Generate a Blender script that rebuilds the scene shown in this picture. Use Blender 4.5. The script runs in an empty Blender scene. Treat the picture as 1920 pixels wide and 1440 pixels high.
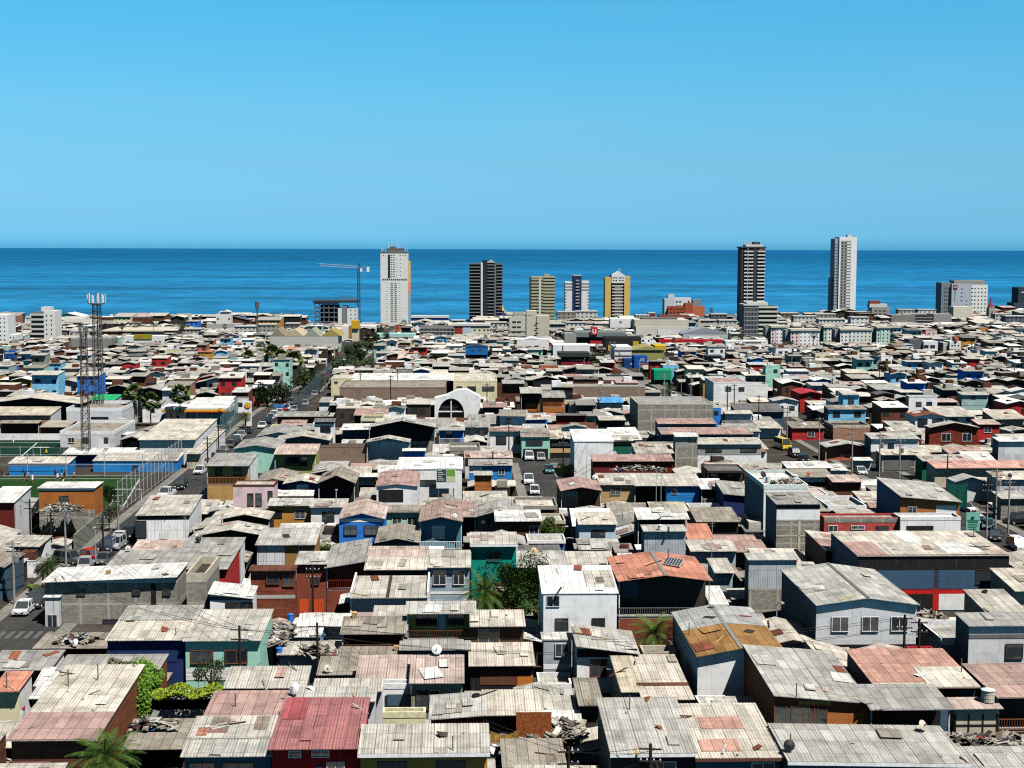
import bpy, math, random
from mathutils import Vector, Matrix, Euler
random.seed(11)
R_ = random.Random(5)
C = bpy.context.scene.collection
rad = math.radians
# ---------------------------------------------------------------- camera
F = 2800.0
PITCH, ROLL, CAMZ = rad(5.19), rad(0.16), 42.0
CM = (Euler((math.pi/2 - PITCH, 0, 0)).to_matrix() @ Matrix.Rotation(ROLL, 3, 'Z'))
CMI = CM.transposed()
CO = Vector((0, 0, CAMZ))
cam = bpy.data.cameras.new('camera'); cam.sensor_width = 36; cam.lens = F/1920*36
cam.clip_start = 1; cam.clip_end = 200000
camo = bpy.data.objects.new('camera', cam); C.objects.link(camo)
camo.location = CO; camo.rotation_euler = CM.to_euler()
bpy.context.scene.camera = camo

def zg(Y):
    if Y < 380: return 0.0
    return -0.028*(min(Y, 1400.0) - 380)
def proj(P):
    v = CMI @ (Vector(P) - CO)
    return (960 + F*v.x/(-v.z), 720 - F*v.y/(-v.z), -v.z)
def unproj(px, py, h=0.0):
    d = CM @ Vector(((px-960)/F, (720-py)/F, -1.0))
    lo, hi = 10.0, 6000.0
    for _ in range(50):
        m = (lo+hi)/2; p = CO + d*m
        if p.z > zg(p.y) + h: lo = m
        else: hi = m
    return CO + d*lo
def at_dist(px, py, Y):
    d = CM @ Vector(((px-960)/F, (720-py)/F, -1.0))
    return CO + d*(Y/d.y)
YAW = rad(2.0)
GU = Vector((math.cos(YAW), math.sin(YAW), 0)); GV = Vector((-math.sin(YAW), math.cos(YAW), 0))
def g2(P): return (P[0]*GU.x + P[1]*GU.y, P[0]*GV.x + P[1]*GV.y)
def w2(u, v): return (GU.x*u + GV.x*v, GU.y*u + GV.y*v)
# ---------------------------------------------------------------- colours
COL = dict(bone=(.50,.475,.42), cream=(.60,.55,.47), white=(.72,.72,.69), lgrey=(.46,.45,.415), grey=(.34,.335,.315),
 dgrey=(.15,.15,.15), taupe=(.31,.28,.235), pink=(.42,.28,.25), blush=(.53,.42,.37), salmon=(.58,.25,.17), red=(.36,.15,.15), osb=(.33,.18,.06),
 brown=(.13,.05,.03), dark=(.05,.04,.035), black=(.015,.015,.017), mint=(.35,.66,.54), lblue=(.22,.56,.80), blue=(.02,.17,.62),
 sky=(.02,.23,.60), navy=(.015,.03,.12), yellow=(.66,.45,.10), ochre=(.52,.25,.05), orange=(.52,.17,.03), maroon=(.14,.018,.015),
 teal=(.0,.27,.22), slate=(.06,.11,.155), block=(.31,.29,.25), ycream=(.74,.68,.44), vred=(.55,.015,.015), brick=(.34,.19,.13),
 wallw=(.84,.84,.84), wgrey=(.64,.65,.67), beige=(.55,.49,.38), tan=(.56,.38,.18), steel=(.42,.46,.50), green=(.02,.45,.17),
 olive=(.34,.34,.12), lilac=(.45,.38,.60), terra=(.48,.13,.07), pinkw=(.74,.55,.58), rust=(.22,.07,.035), gold=(.85,.45,.02),
 yel=(.85,.60,.05), silver=(.60,.62,.64), dgreen=(.01,.12,.08), pgreen=(.55,.66,.50), lbw=(.55,.70,.80))
def col(c): return COL[c] if isinstance(c, str) else c
# ---------------------------------------------------------------- materials
MATS = {}
def newmat(name, rough=.8, spec=.3):
    m = bpy.data.materials.new(name); m.use_nodes = True
    nt = m.node_tree; b = nt.nodes['Principled BSDF']
    b.inputs['Roughness'].default_value = rough
    b.inputs['Specular IOR Level'].default_value = spec
    MATS[name] = m
    return m, nt, b
class N:
    def __init__(s, nt): s.nt = nt
    def n(s, t, **kw):
        x = s.nt.nodes.new('ShaderNode' + t)
        for k, v in kw.items(): setattr(x, k, v)
        return x
    def l(s, a, b): s.nt.links.new(a, b)
    def set(s, sock, v):
        if hasattr(v, 'links'): s.l(v, sock)
        else: sock.default_value = v
    def mix(s, f, a, b, mode='MIX'):
        x = s.n('MixRGB', blend_type=mode)
        s.set(x.inputs[0], f); s.set(x.inputs[1], a); s.set(x.inputs[2], b)
        return x.outputs[0]
    def math(s, op, a, b=0.0, c=0.0):
        x = s.n('Math', operation=op); s.set(x.inputs[0], a); s.set(x.inputs[1], b); s.set(x.inputs[2], c); return x.outputs[0]
    def ramp(s, f, stops, interp='LINEAR'):
        x = s.n('ValToRGB'); r = x.color_ramp; r.interpolation = interp
        while len(r.elements) < len(stops): r.elements.new(.5)
        for e, (p, c) in zip(r.elements, stops):
            e.position = p; e.color = (*c, 1) if len(c) == 3 else c
        s.set(x.inputs[0], f); return x.outputs[0]
    def noise(s, v, scale, detail=3, rough=.55):
        x = s.n('TexNoise'); s.l(v, x.inputs['Vector']); x.inputs['Scale'].default_value = scale
        x.inputs['Detail'].default_value = detail; x.inputs['Roughness'].default_value = rough
        return x.outputs['Fac']
G3 = lambda v: (v, v, v)
def uvrand(q):
    """uv in metres shifted by a per-object random offset"""
    uv = q.n('UVMap').outputs[0]
    oi = q.n('ObjectInfo')
    cx = q.n('CombineXYZ'); r = oi.outputs['Random']
    q.l(q.math('MULTIPLY', r, 91.7), cx.inputs[0]); q.l(q.math('MULTIPLY', r, 53.3), cx.inputs[1]); q.l(q.math('MULTIPLY', r, 17.1), cx.inputs[2])
    va = q.n('VectorMath', operation='ADD'); q.l(uv, va.inputs[0]); q.l(cx.outputs[0], va.inputs[1])
    return uv, va.outputs[0], oi
def brick(q, v, c1, c2, cm, w, h, mortar, off=.5, bias=0):
    b = q.n('TexBrick'); b.offset = off; q.l(v, b.inputs['Vector'])
    for i, c in zip(('Color1', 'Color2', 'Mortar'), (c1, c2, cm)): q.set(b.inputs[i], c if hasattr(c, 'links') else (*c, 1))
    b.inputs['Scale'].default_value = 1; b.inputs['Mortar Size'].default_value = mortar; b.inputs['Mortar Smooth'].default_value = .1
    b.inputs['Bias'].default_value = bias; b.inputs['Brick Width'].default_value = w; b.inputs['Row Height'].default_value = h
    return b
def hsvvar(q, c, oi, amt=.12): return c

def mk_roof(name, bump):
    m, nt, b = newmat(name, .75, .25); q = N(nt)
    uv, v, oi = uvrand(q)
    base = oi.outputs['Color']
    bk = brick(q, v, G3(.80), G3(1.14), G3(.34), .86, 2.3, .026, 0)
    c = q.mix(1.0, base, bk.outputs['Color'], 'MULTIPLY')
    # weathering: broad patches, streaks down the slope, specks
    n1 = q.noise(v, .35, 4, .6)
    c = q.mix(1.0, c, q.ramp(n1, [(.28, G3(.60)), (.5, G3(1)), (.72, G3(1.2))]), 'MULTIPLY')
    mp = q.n('Mapping'); q.l(v, mp.inputs[0]); mp.inputs['Scale'].default_value = (3.2, .35, 1)
    st = q.noise(mp.outputs[0], 1.0, 4, .65)
    c = q.mix(q.ramp(st, [(.5, G3(0)), (.78, G3(.45))]), c, (.17, .105, .065, 1))
    sp = q.noise(v, 5.5, 2, .5)
    c = q.mix(q.ramp(sp, [(.70, G3(0)), (.76, G3(.8))]), c, (.05, .04, .035, 1))
    sp2 = q.noise(v, 2.1, 5, .7)
    c = q.mix(1.0, c, q.ramp(sp2, [(.30, G3(.72)), (.46, G3(1)), (.7, G3(1.08))]), 'MULTIPLY')
    q.l(c, b.inputs['Base Color'])
    sx = q.n('SeparateXYZ'); q.l(v, sx.inputs[0])
    w = q.math('SINE', q.math('MULTIPLY', sx.outputs[0], 2*math.pi/.2))
    bp = q.n('Bump'); bp.inputs['Strength'].default_value = bump; bp.inputs['Distance'].default_value = .03
    hh = q.math('ADD', w, q.math('MULTIPLY', sp2, 1.2)); q.l(hh, bp.inputs['Height']); q.l(bp.outputs[0], b.inputs['Normal'])
mk_roof('roof_sheet', .4); mk_roof('roof_ribbed', .15)

def mk_wall(name, kind):
    m, nt, b = newmat(name, .85, .2); q = N(nt)
    uv, v, oi = uvrand(q); base = oi.outputs['Color']; bump = None
    if kind == 'block':
        bk = brick(q, v, G3(.74), G3(1.15), G3(.50), .40, .20, .018)
        c = q.mix(1.0, base, bk.outputs['Color'], 'MULTIPLY')
        frm = brick(q, v, G3(0), G3(0), G3(1), 3.1, 2.5, .13, 0)
        c = q.mix(frm.outputs['Fac'], c, (.40, .375, .32, 1)); bump = bk.outputs['Fac']
    elif kind == 'brick':
        bk = brick(q, v, G3(.75), G3(1.2), G3(1.45), .30, .11, .012)
        c = q.mix(1.0, base, bk.outputs['Color'], 'MULTIPLY'); bump = bk.outputs['Fac']
    elif kind == 'plank':
        bk = brick(q, v, G3(.70), G3(1.22), G3(.30), 2.7, .17, .010)
        c = q.mix(1.0, base, bk.outputs['Color'], 'MULTIPLY'); bump = bk.outputs['Fac']
    elif kind == 'sheet':
        bk = brick(q, v, G3(.88), G3(1.1), G3(.40), 1.0, 2.44, .018, 0)
        c = q.mix(1.0, base, bk.outputs['Color'], 'MULTIPLY')
        sx = q.n('SeparateXYZ'); q.l(v, sx.inputs[0]); bump = q.math('SINE', q.math('MULTIPLY', sx.outputs[0], 2*math.pi/.2))
    else:
        bk = brick(q, v, G3(.96), G3(1.03), G3(.72), 2.44, 1.22, .012, 0)
        c = q.mix(1.0, base, bk.outputs['Color'], 'MULTIPLY')
    n1 = q.noise(v, .6, 5, .65)
    c = q.mix(1.0, c, q.ramp(n1, [(.3, G3(.78)), (.5, G3(1)), (.75, G3(1.06))]), 'MULTIPLY')
    mp = q.n('Mapping'); q.l(v, mp.inputs[0]); mp.inputs['Scale'].default_value = (4, .5, 1)
    st = q.noise(mp.outputs[0], .8, 4, .7)
    c = q.mix(q.ramp(st, [(.56, G3(0)), (.8, G3(.5))]), c, (.16, .12, .085, 1))
    q.l(c, b.inputs['Base Color'])
    bp = q.n('Bump'); bp.inputs['Strength'].default_value = .4; bp.inputs['Distance'].default_value = .02
    if bump is None: bump = n1
    if kind in ('block', 'brick', 'plank'): bump = q.math('SUBTRACT', 1.0, bump)
    q.l(bump, bp.inputs['Height']); q.l(bp.outputs[0], b.inputs['Normal'])
for k in ('block', 'brick', 'plank', 'sheet', 'plaster'): mk_wall('wall_' + k, k)

def mk_simple(name, rough=.6, spec=.3, metal=0, var=.12, obj=True, c0=(1, 1, 1), scale=3):
    m, nt, b = newmat(name, rough, spec); q = N(nt); b.inputs['Metallic'].default_value = metal
    oi = q.n('ObjectInfo'); tc = q.n('TexCoord')
    base = oi.outputs['Color'] if obj else (*c0, 1)
    n = q.noise(tc.outputs['Object'], scale, 4, .6)
    c = q.mix(1.0, base, q.ramp(n, [(.3, G3(1-var*2)), (.7, G3(1+var))]), 'MULTIPLY')
    q.l(c, b.inputs['Base Color'])
mk_simple('paint', .6, .3); mk_simple('car_paint', .25, .6, var=.02); mk_simple('metal', .45, .5, .5)
mk_simple('concrete', .9, .1, var=.15); mk_simple('timber', .85, .1, var=.3, scale=6); mk_simple('cloth', .9, .1, var=.15)
mk_simple('rubber', .8, .2, obj=False, c0=(.02, .02, .02)); mk_simple('bark', .9, .1, obj=False, c0=(.10, .07, .045), var=.3)
mk_simple('tower_face', .8, .2, var=.05, scale=.3)
m, nt, b = newmat('glass', .08, .8); q = N(nt); oi = q.n('ObjectInfo')
c = q.mix(q.ramp(oi.outputs['Random'], [(0, G3(0)), (1, G3(.6))]), (.012, .018, .025, 1), (.10, .12, .13, 1)); q.l(c, b.inputs['Base Color'])
# far mass: colour attribute
m, nt, b = newmat('town', .85, .2); q = N(nt); ca = q.n('VertexColor', layer_name='Col')
tc = q.n('TexCoord'); n = q.noise(tc.outputs['Object'], .25, 5, .7)
n2 = q.noise(tc.outputs['Object'], 1.1, 3, .7)
c = q.mix(1.0, ca.outputs[0], q.ramp(n, [(.3, G3(.7)), (.5, G3(1)), (.7, G3(1.12))]), 'MULTIPLY')
c = q.mix(1.0, c, q.ramp(n2, [(.32, G3(.6)), (.48, G3(1)), (.7, G3(1.1))]), 'MULTIPLY'); q.l(c, b.inputs['Base Color'])
# foliage
m, nt, b = newmat('leaf', .6, .25); q = N(nt); oi = q.n('ObjectInfo'); geo = q.n('NewGeometry')
rr = geo.outputs['Random Per Island']
c = q.mix(1.0, oi.outputs['Color'], q.ramp(rr, [(0, (.55, .6, .5)), (.5, G3(1)), (1, (1.55, 1.45, .9))]), 'MULTIPLY'); q.l(c, b.inputs['Base Color'])
b.inputs['Transmission Weight'].default_value = 0
# ground
def mk_ground(name, c1, c2, c3, sc):
    m, nt, b = newmat(name, .95, .1); q = N(nt); tc = q.n('TexCoord'); v = tc.outputs['Object']
    n1 = q.noise(v, sc, 6, .65); n2 = q.noise(v, sc*9, 4, .7)
    c = q.ramp(n1, [(.3, c1), (.5, c2), (.72, c3)])
    c = q.mix(1.0, c, q.ramp(n2, [(.3, G3(.6)), (.5, G3(1)), (.7, G3(1.2))]), 'MULTIPLY'); q.l(c, b.inputs['Base Color'])
mk_ground('dirt', (.03, .026, .022), (.055, .048, .04), (.11, .095, .075), .12)
mk_ground('asphalt', (.035, .035, .036), (.052, .051, .05), (.075, .072, .066), .15)
mk_ground('pavement', (.16, .15, .135), (.22, .21, .19), (.28, .26, .23), .3)
mk_ground('turf', (.011, .036, .008), (.016, .05, .011), (.024, .062, .014), .08)
mk_ground('turf_dark', (.004, .026, .016), (.006, .034, .02), (.008, .04, .025), .08)
mk_ground('scrap', (.04, .035, .03), (.28, .22, .16), (.5, .47, .42), 1.3)
# sea
m, nt, b = newmat('sea', .55, .12); q = N(nt); tc = q.n('TexCoord')
mp = q.n('Mapping'); q.l(tc.outputs['Object'], mp.inputs[0]); mp.inputs['Scale'].default_value = (.0009, .0040, 1)
n1 = q.noise(mp.outputs[0], 1.0, 7, .62)
mp2 = q.n('Mapping'); q.l(tc.outputs['Object'], mp2.inputs[0]); mp2.inputs['Scale'].default_value = (.014, .0085, 1)
n2 = q.noise(mp2.outputs[0], 1.0, 7, .78)
sx = q.n('SeparateXYZ'); q.l(tc.outputs['Object'], sx.inputs[0])
lg = q.math('LOGARITHM', q.math('MAXIMUM', sx.outputs[1], 100.0), 10.0)
dist = q.math('DIVIDE', q.math('SUBTRACT', lg, 3.1), 1.5)
c = q.ramp(dist, [(0, (.02, .21, .43)), (.3, (.01, .175, .38)), (.55, (.001, .12, .28)), (.75, (.0, .098, .25)), (1, (.0, .115, .29))])
c = q.mix(1.0, c, q.ramp(n1, [(.30, G3(.52)), (.45, G3(.9)), (.56, G3(1.05)), (.72, G3(1.35))]), 'MULTIPLY')
c = q.mix(1.0, c, q.ramp(n2, [(.36, G3(.66)), (.5, G3(.97)), (.58, G3(1.15)), (.66, (1.8, 1.35, 1.22))]), 'MULTIPLY')
q.l(c, b.inputs['Base Color'])
# ---------------------------------------------------------------- mesh builder
class MB:
    def __init__(s): s.v = []; s.f = []; s.c = []; s.cur = None
    def face(s, pts, colr=None):
        i = len(s.v); s.v += [tuple(p) for p in pts]; s.f.append(tuple(range(i, i+len(pts)))); s.c.append(colr or s.cur)
    def grid(s, rows):
        i = len(s.v); nr, nc = len(rows), len(rows[0])
        for r in rows: s.v += [tuple(p) for p in r]
        for a in range(nr-1):
            for c_ in range(nc-1):
                k = i + a*nc + c_; s.f.append((k, k+1, k+nc+1, k+nc)); s.c.append(s.cur)
    def box(s, x0, x1, y0, y1, z0, z1, M=None):
        p = [(x0,y0,z0),(x1,y0,z0),(x1,y1,z0),(x0,y1,z0),(x0,y0,z1),(x1,y0,z1),(x1,y1,z1),(x0,y1,z1)]
        if M is not None: p = [tuple(M @ Vector(a)) for a in p]
        i = len(s.v); s.v += p
        for f in ((0,1,5,4),(1,2,6,5),(2,3,7,6),(3,0,4,7),(4,5,6,7),(3,2,1,0)): s.f.append(tuple(i+k for k in f)); s.c.append(s.cur)
    def tube(s, pts, r, n=6, r2=None, cap=True):
        pts = [Vector(p) for p in pts]; i = len(s.v); L = len(pts)
        for k, p in enumerate(pts):
            t = (pts[min(k+1, L-1)] - pts[max(k-1, 0)]).normalized()
            a = t.cross(Vector((0, 0, 1)))
            if a.length < .05: a = t.cross(Vector((1, 0, 0)))
            a.normalize(); b_ = t.cross(a)
            rr = r if r2 is None else r + (r2-r)*k/max(1, L-1)
            for j in range(n):
                q_ = 2*math.pi*j/n; s.v.append(tuple(p + a*rr*math.cos(q_) + b_*rr*math.sin(q_)))
        for k in range(L-1):
            for j in range(n):
                s.f.append((i+k*n+j, i+k*n+(j+1) % n, i+(k+1)*n+(j+1) % n, i+(k+1)*n+j)); s.c.append(s.cur)
        if cap:
            s.f.append(tuple(i+j for j in range(n))[::-1]); s.c.append(s.cur); s.f.append(tuple(i+(L-1)*n+j for j in range(n))); s.c.append(s.cur)
    def lathe(s, prof, n=12, o=(0, 0, 0)):
        i = len(s.v)
        for r, z in prof:
            for j in range(n):
                a = 2*math.pi*j/n; s.v.append((o[0]+r*math.cos(a), o[1]+r*math.sin(a), o[2]+z))
        for k in range(len(prof)-1):
            for j in range(n):
                s.f.append((i+k*n+j, i+k*n+(j+1) % n, i+(k+1)*n+(j+1) % n, i+(k+1)*n+j)); s.c.append(s.cur)
        s.f.append(tuple(i+j for j in range(n))[::-1]); s.c.append(s.cur); s.f.append(tuple(i+(len(prof)-1)*n+j for j in range(n))); s.c.append(s.cur)
    def mesh(s, name, mat, uv=True, cols=False, smooth=False):
        me = bpy.data.meshes.new(name); me.from_pydata(s.v, [], s.f)
        me.materials.append(MATS[mat])
        if uv:
            ul = me.uv_layers.new(name='UVMap'); data = [0.0]*(2*len(me.loops))
            for p in me.polygons:
                n = p.normal; ax, ay, az = abs(n.x), abs(n.y), abs(n.z)*1.3
                for li in p.loop_indices:
                    x, y, z = s.v[me.loops[li].vertex_index]
                    if az >= ax and az >= ay: a, b_ = x, y
                    elif ay >= ax: a, b_ = x, z
                    else: a, b_ = y, z
                    data[2*li] = a; data[2*li+1] = b_
            ul.data.foreach_set('uv', data)
        if cols:
            at = me.color_attributes.new('Col', 'FLOAT_COLOR', 'CORNER'); d = []
            for p, cc in zip(me.polygons, s.c):
                for _ in p.loop_indices: d += [*cc, 1]
            at.data.foreach_set('color', d)
        if smooth: me.polygons.foreach_set('use_smooth', [True]*len(me.polygons))
        return me
    def build(s, name, mat, parent=None, color=None, **kw):
        return link(s.mesh(name, mat, **kw), name, parent, color)
def link(me, name, parent=None, color=None, loc=None, rz=None):
    o = bpy.data.objects.new(name, me); C.objects.link(o)
    if parent is not None: o.parent = parent
    if color is not None: o.color = (*col(color), 1)
    if loc is not None: o.location = loc
    if rz is not None: o.rotation_euler = (0, 0, rz)
    return o
LABELS = set()
def tag(o, label, cat, group=None, kind=None):
    if label:
        o['label'] = label; LABELS.add(label)
    if cat: o['category'] = cat
    if group: o['group'] = group
    if kind: o['kind'] = kind
    return o
def empty(name, loc, rz=0.0):
    o = bpy.data.objects.new(name, None); C.objects.link(o); o.location = loc; o.rotation_euler = (0, 0, rz); return o
CACHE = {}
def cached(key, fn):
    if key not in CACHE: CACHE[key] = fn()
    return CACHE[key]
LAND = []            # (x, y, label) of named buildings
def near_label(P, behind_ok=True, skip=None):
    best = None
    for x, y, L, x0 in LAND:
        if L is skip: continue
        dx, dy = P[0]-x, P[1]-y
        q_ = abs(dx) + abs(dy)*.8
        if best is None or q_ < best[0]: best = (q_, dx, dy, L)
    return best
ORD = ['', 'second ', 'third ', 'fourth ', 'fifth ', 'sixth ', 'seventh ', 'eighth ', 'ninth ', 'tenth ', 'eleventh ', 'twelfth ']
def autolabel(base, P, rel=None):
    b_ = near_label(P)
    _, dx, dy, L = b_
    if rel is None:
        if abs(dy) > abs(dx)*.9: rel = 'seaward of' if dy > 0 else 'in front of'
        else: rel = 'beside'
    ws = L.split()
    def mk(pre, rl): return ' '.join((pre + base + ' ' + rl + ' the ' + L).split()[:16])
    for rl in (rel, 'close to', 'a little way from', 'some way off from'):
        t = mk('', rl)
        if t not in LABELS: LABELS.add(t); return t
    for k in range(1, 12):
        t = mk(ORD[k], rel)
        if t not in LABELS: LABELS.add(t); return t
    t = mk('yet another ', rel); LABELS.add(t); return t
# ---------------------------------------------------------------- houses
OCC = []   # (u0,u1,v0,v1)
PROT = []  # (x0,x1,y0,y1,dist)
def occ_hit(a, m=.15):
    for b_ in OCC:
        if a[0] < b_[1]-m and a[1] > b_[0]+m and a[2] < b_[3]-m and a[3] > b_[2]+m: return True
    return False
def win_mesh(w, h, kind):
    def f():
        mb = MB(); t = .07
        mb.box(-w/2-t, w/2+t, -.06, .02, h/2, h/2+t); mb.box(-w/2-t, w/2+t, -.10, .02, -h/2-t, -h/2)
        mb.box(-w/2-t, -w/2, -.06, .02, -h/2, h/2); mb.box(w/2, w/2+t, -.06, .02, -h/2, h/2)
        if w > .8: mb.box(-.03, .03, -.05, .02, -h/2, h/2)
        return mb.mesh('window_frame', 'paint')
    def g():
        mb = MB(); mb.box(-w/2, w/2, -.025, .015, -h/2, h/2); return mb.mesh('pane', 'glass')
    return cached(('wf', w, h), f), cached(('wp', w, h), g)
def add_window(par, x, y, z, w, h, fc='wallw', detail=True):
    w = round(w*5)/5 or .2; h = round(h*5)/5 or .2
    a, b_ = win_mesh(w, h, 0)
    if detail:
        o = link(a, 'window', par, fc, (x, y, z)); link(b_, 'pane', o)
    else: link(b_, 'window', par, None, (x, y-.02, z))
def railing(par, x0, x1, y, z0, h, c):
    mb = MB(); n = max(3, int((x1-x0)/.22))
    for i in range(n+1):
        x = x0 + (x1-x0)*i/n; mb.box(x-.02, x+.02, y-.02, y+.02, z0, z0+h)
    mb.box(x0, x1, y-.035, y+.035, z0+h, z0+h+.07); mb.box(x0, x1, y-.03, y+.03, z0+.02, z0+.08)
    return mb.build('railing', 'paint', par, c)
NH = [0]
def build_house(P, yaw, w, d, h, typ, rc, wc, wm, label, opt, sc, tilt=0.0, name='house', cat='house', group=None):
    """P = centre of the front eave line on the ground (x,y)."""
    D = Vector((-math.sin(yaw), math.cos(yaw), 0))
    cx, cy = P[0]+D.x*d/2, P[1]+D.y*d/2
    z0 = zg(cy)
    root = empty(name, (cx, cy, z0), yaw)
    tag(root, label, cat, group)
    slope = opt.get('s', .10 if typ == 's' else .22)
    def Z(x, y):
        if typ == 's': return h + slope*(y+d/2) + tilt*x
        if typ == 'g': return h + slope*(w/2-abs(x)) + tilt*x
        if typ == 'r': return h + slope*(d/2-abs(y))
        return h
    pd = opt.get('P', 0.0); ovf = opt.get('L', 1.0 if typ != 'f' else 0); ov = .18 if typ != 'f' else 0
    yf = -d/2 + pd
    # walls
    mb = MB()
    xs = [-w/2, 0, w/2] if typ == 'g' else [-w/2, w/2]
    ys = [yf, 0, d/2] if typ == 'r' and yf < 0 else [yf, d/2]
    zb = -.6
    mb.grid([[(x, y, Z(x, y)-.02) for x in xs] for y in ys])
    for y, fl in ((ys[0], 1), (ys[-1], 0)):
        pts = [(x, y, Z(x, y)-.02) for x in xs]; lo = [(x, y, zb) for x in xs]
        mb.grid([lo, pts] if fl else [pts, lo])
    for x, fl in ((xs[0], 1), (xs[-1], 0)):
        pts = [(x, y, Z(x, y)-.02) for y in ys]; lo = [(x, y, zb) for y in ys]
        mb.grid([pts, lo] if fl else [lo, pts])
    mb.build('wall', 'wall_'+wm, root, wc)
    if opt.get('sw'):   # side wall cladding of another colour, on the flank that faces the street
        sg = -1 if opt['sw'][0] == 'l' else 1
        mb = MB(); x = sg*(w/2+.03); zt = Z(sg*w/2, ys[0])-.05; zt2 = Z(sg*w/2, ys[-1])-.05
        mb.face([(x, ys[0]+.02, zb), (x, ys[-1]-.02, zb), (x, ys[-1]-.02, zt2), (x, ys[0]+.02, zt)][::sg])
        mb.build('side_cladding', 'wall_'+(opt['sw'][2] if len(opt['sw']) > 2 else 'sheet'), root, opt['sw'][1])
    # roof
    t = .07
    rm = 'roof_sheet'
    if typ == 'f':
        T = opt.get('T', (.35, wc)); pc = T[1]; ph = T[0]
        mb = MB(); mb.box(-w/2+.16, w/2-.16, -d/2+.16, d/2-.16, h-.01, h+.05); mb.build('roof', 'roof_ribbed', root, rc)
        mb = MB(); e = .04
        mb.box(-w/2-e, w/2+e, -d/2-e, -d/2+.16, h-.12, h+ph); mb.box(-w/2-e, w/2+e, d/2-.16, d/2+e, h-.12, h+ph)
        mb.box(-w/2-e, -w/2+.16, -d/2+.16, d/2-.16, h-.12, h+ph); mb.box(w/2-.16, w/2+e, -d/2+.16, d/2-.16, h-.12, h+ph)
        mb.build('parapet', 'concrete', root, pc)
    else:
        x0, x1, y0, y1 = -w/2-ov, w/2+ov, -d/2-ovf, d/2+ov
        mb = MB(); wv = .025
        if opt.get('c') and typ in 's':
            rm = 'roof_ribbed'
            n = int((x1-x0)/.24)*4; xs2 = [x0+(x1-x0)*i/n for i in range(n+1)]
            wz = [wv*math.sin(i*math.pi/2) for i in range(n+1)]
            ny = max(1, int((y1-y0)/2.2)); rows = []
            for j in range(ny+1):
                y = y0+(y1-y0)*j/ny
                if j > 0: rows.append([(x, y, Z(x, y)+t+wz[i]+.03) for i, x in enumerate(xs2)])
                rows.append([(x, y+(.02 if j else 0), Z(x, y)+t+wz[i]) for i, x in enumerate(xs2)])
            mb.grid(rows[:-1] if ny else rows)
            mb.grid([[(x, y0, Z(x, y0)+t+wz[i]-.05) for i, x in enumerate(xs2)], [(x, y0, Z(x, y0)+t+wz[i]) for i, x in enumerate(xs2)]])
            mb.grid([[(x0, y1, Z(x0, y1)), (x1, y1, Z(x1, y1))], [(x0, y0, Z(x0, y0)), (x1, y0, Z(x1, y0))]])
            for x in (x0, x1): mb.face([(x, y0, Z(x, y0)), (x, y1, Z(x, y1)), (x, y1, Z(x, y1)+t), (x, y0, Z(x, y0)+t)])
        else:
            xs2 = [x0, 0, x1] if typ == 'g' else [x0, x1]
            ys2 = [y0, 0, y1] if typ == 'r' else [y0, y1]
            top = [[(x, y, Z(x, y)+t) for x in xs2] for y in ys2]; bot = [[(x, y, Z(x, y)) for x in xs2] for y in ys2]
            mb.grid(top); mb.grid([list(reversed(r)) for r in bot])
            mb.grid([bot[0], top[0]]); mb.grid([top[-1], bot[-1]])
            mb.grid([[r[0] for r in top], [r[0] for r in bot]]); mb.grid([[r[-1] for r in bot], [r[-1] for r in top]])
        mb.build('roof', rm, root, rc)
        for (u0, u1, v0, v1, pc) in opt.get('p', []):
            mb = MB(); xa, xb = x0+(x1-x0)*u0, x0+(x1-x0)*u1; ya, yb_ = y0+(y1-y0)*v0, y0+(y1-y0)*v1; e = .035 if not opt.get('c') else .085
            xx = [xa, 0, xb] if typ == 'g' and xa < 0 < xb else [xa, xb]
            top = [[(x, y, Z(x, y)+t+e) for x in xx] for y in (ya, yb_)]; bot = [[(x, y, Z(x, y)+t+.005) for x in xx] for y in (ya, yb_)]
            mb.grid(top); mb.grid([bot[0], top[0]]); mb.grid([[r[0] for r in top], [r[0] for r in bot]]); mb.grid([[r[-1] for r in bot], [r[-1] for r in top]])
            mb.build('roof_patch', 'roof_sheet', root, pc)
        if sc > 8 and typ in 'sgr' and w > 3 and d > 3:
            for _k in range(R_.choice([0, 1, 2, 3, 4]) if not opt.get('c') else R_.choice([0, 1, 1, 2])):
                sw_, sl_ = R_.choice([.85, .85, 1.7]), R_.uniform(1.6, 2.8); sx_ = R_.uniform(x0+sw_/2, x1-sw_/2); sy_ = R_.uniform(y0+.9, y1-sl_/2-.1)
                if typ == 'g' and abs(sx_) < sw_/2+.15: continue
                if typ == 'r' and abs(sy_) < sl_/2+.2: continue
                an = R_.gauss(0, .09); ca_, sa_ = math.cos(an), math.sin(an); lf = R_.uniform(.0, .10)
                mb = MB(); P4 = []
                for (qx, qy) in ((-sw_/2, -sl_/2), (sw_/2, -sl_/2), (sw_/2, sl_/2), (-sw_/2, sl_/2)):
                    X_, Y_ = sx_+qx*ca_-qy*sa_, sy_+qx*sa_+qy*ca_; X_ = max(x0, min(x1, X_)); Y_ = max(y0, min(y1, Y_)); P4.append((X_, Y_, Z(X_, Y_)+t+(.06 if not opt.get('c') else .11)+(lf if qy < 0 else 0)))
                mb.face(P4); lo4 = [(p[0], p[1], p[2]-.02) for p in P4]
                for k_ in range(4): mb.face([lo4[k_], lo4[(k_+1) % 4], P4[(k_+1) % 4], P4[k_]])
                k2 = R_.choice([.7, .85, 1.15, 1.3, 1.0]); bc_ = col(rc) if R_.random() < .6 else col(R_.choice(['bone', 'taupe', 'lgrey', 'grey', 'pink', 'rust', 'white']))
                mb.build('loose_roof_sheet', 'roof_sheet', root, tuple(min(.75, v_*k2) for v_ in bc_))
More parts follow.
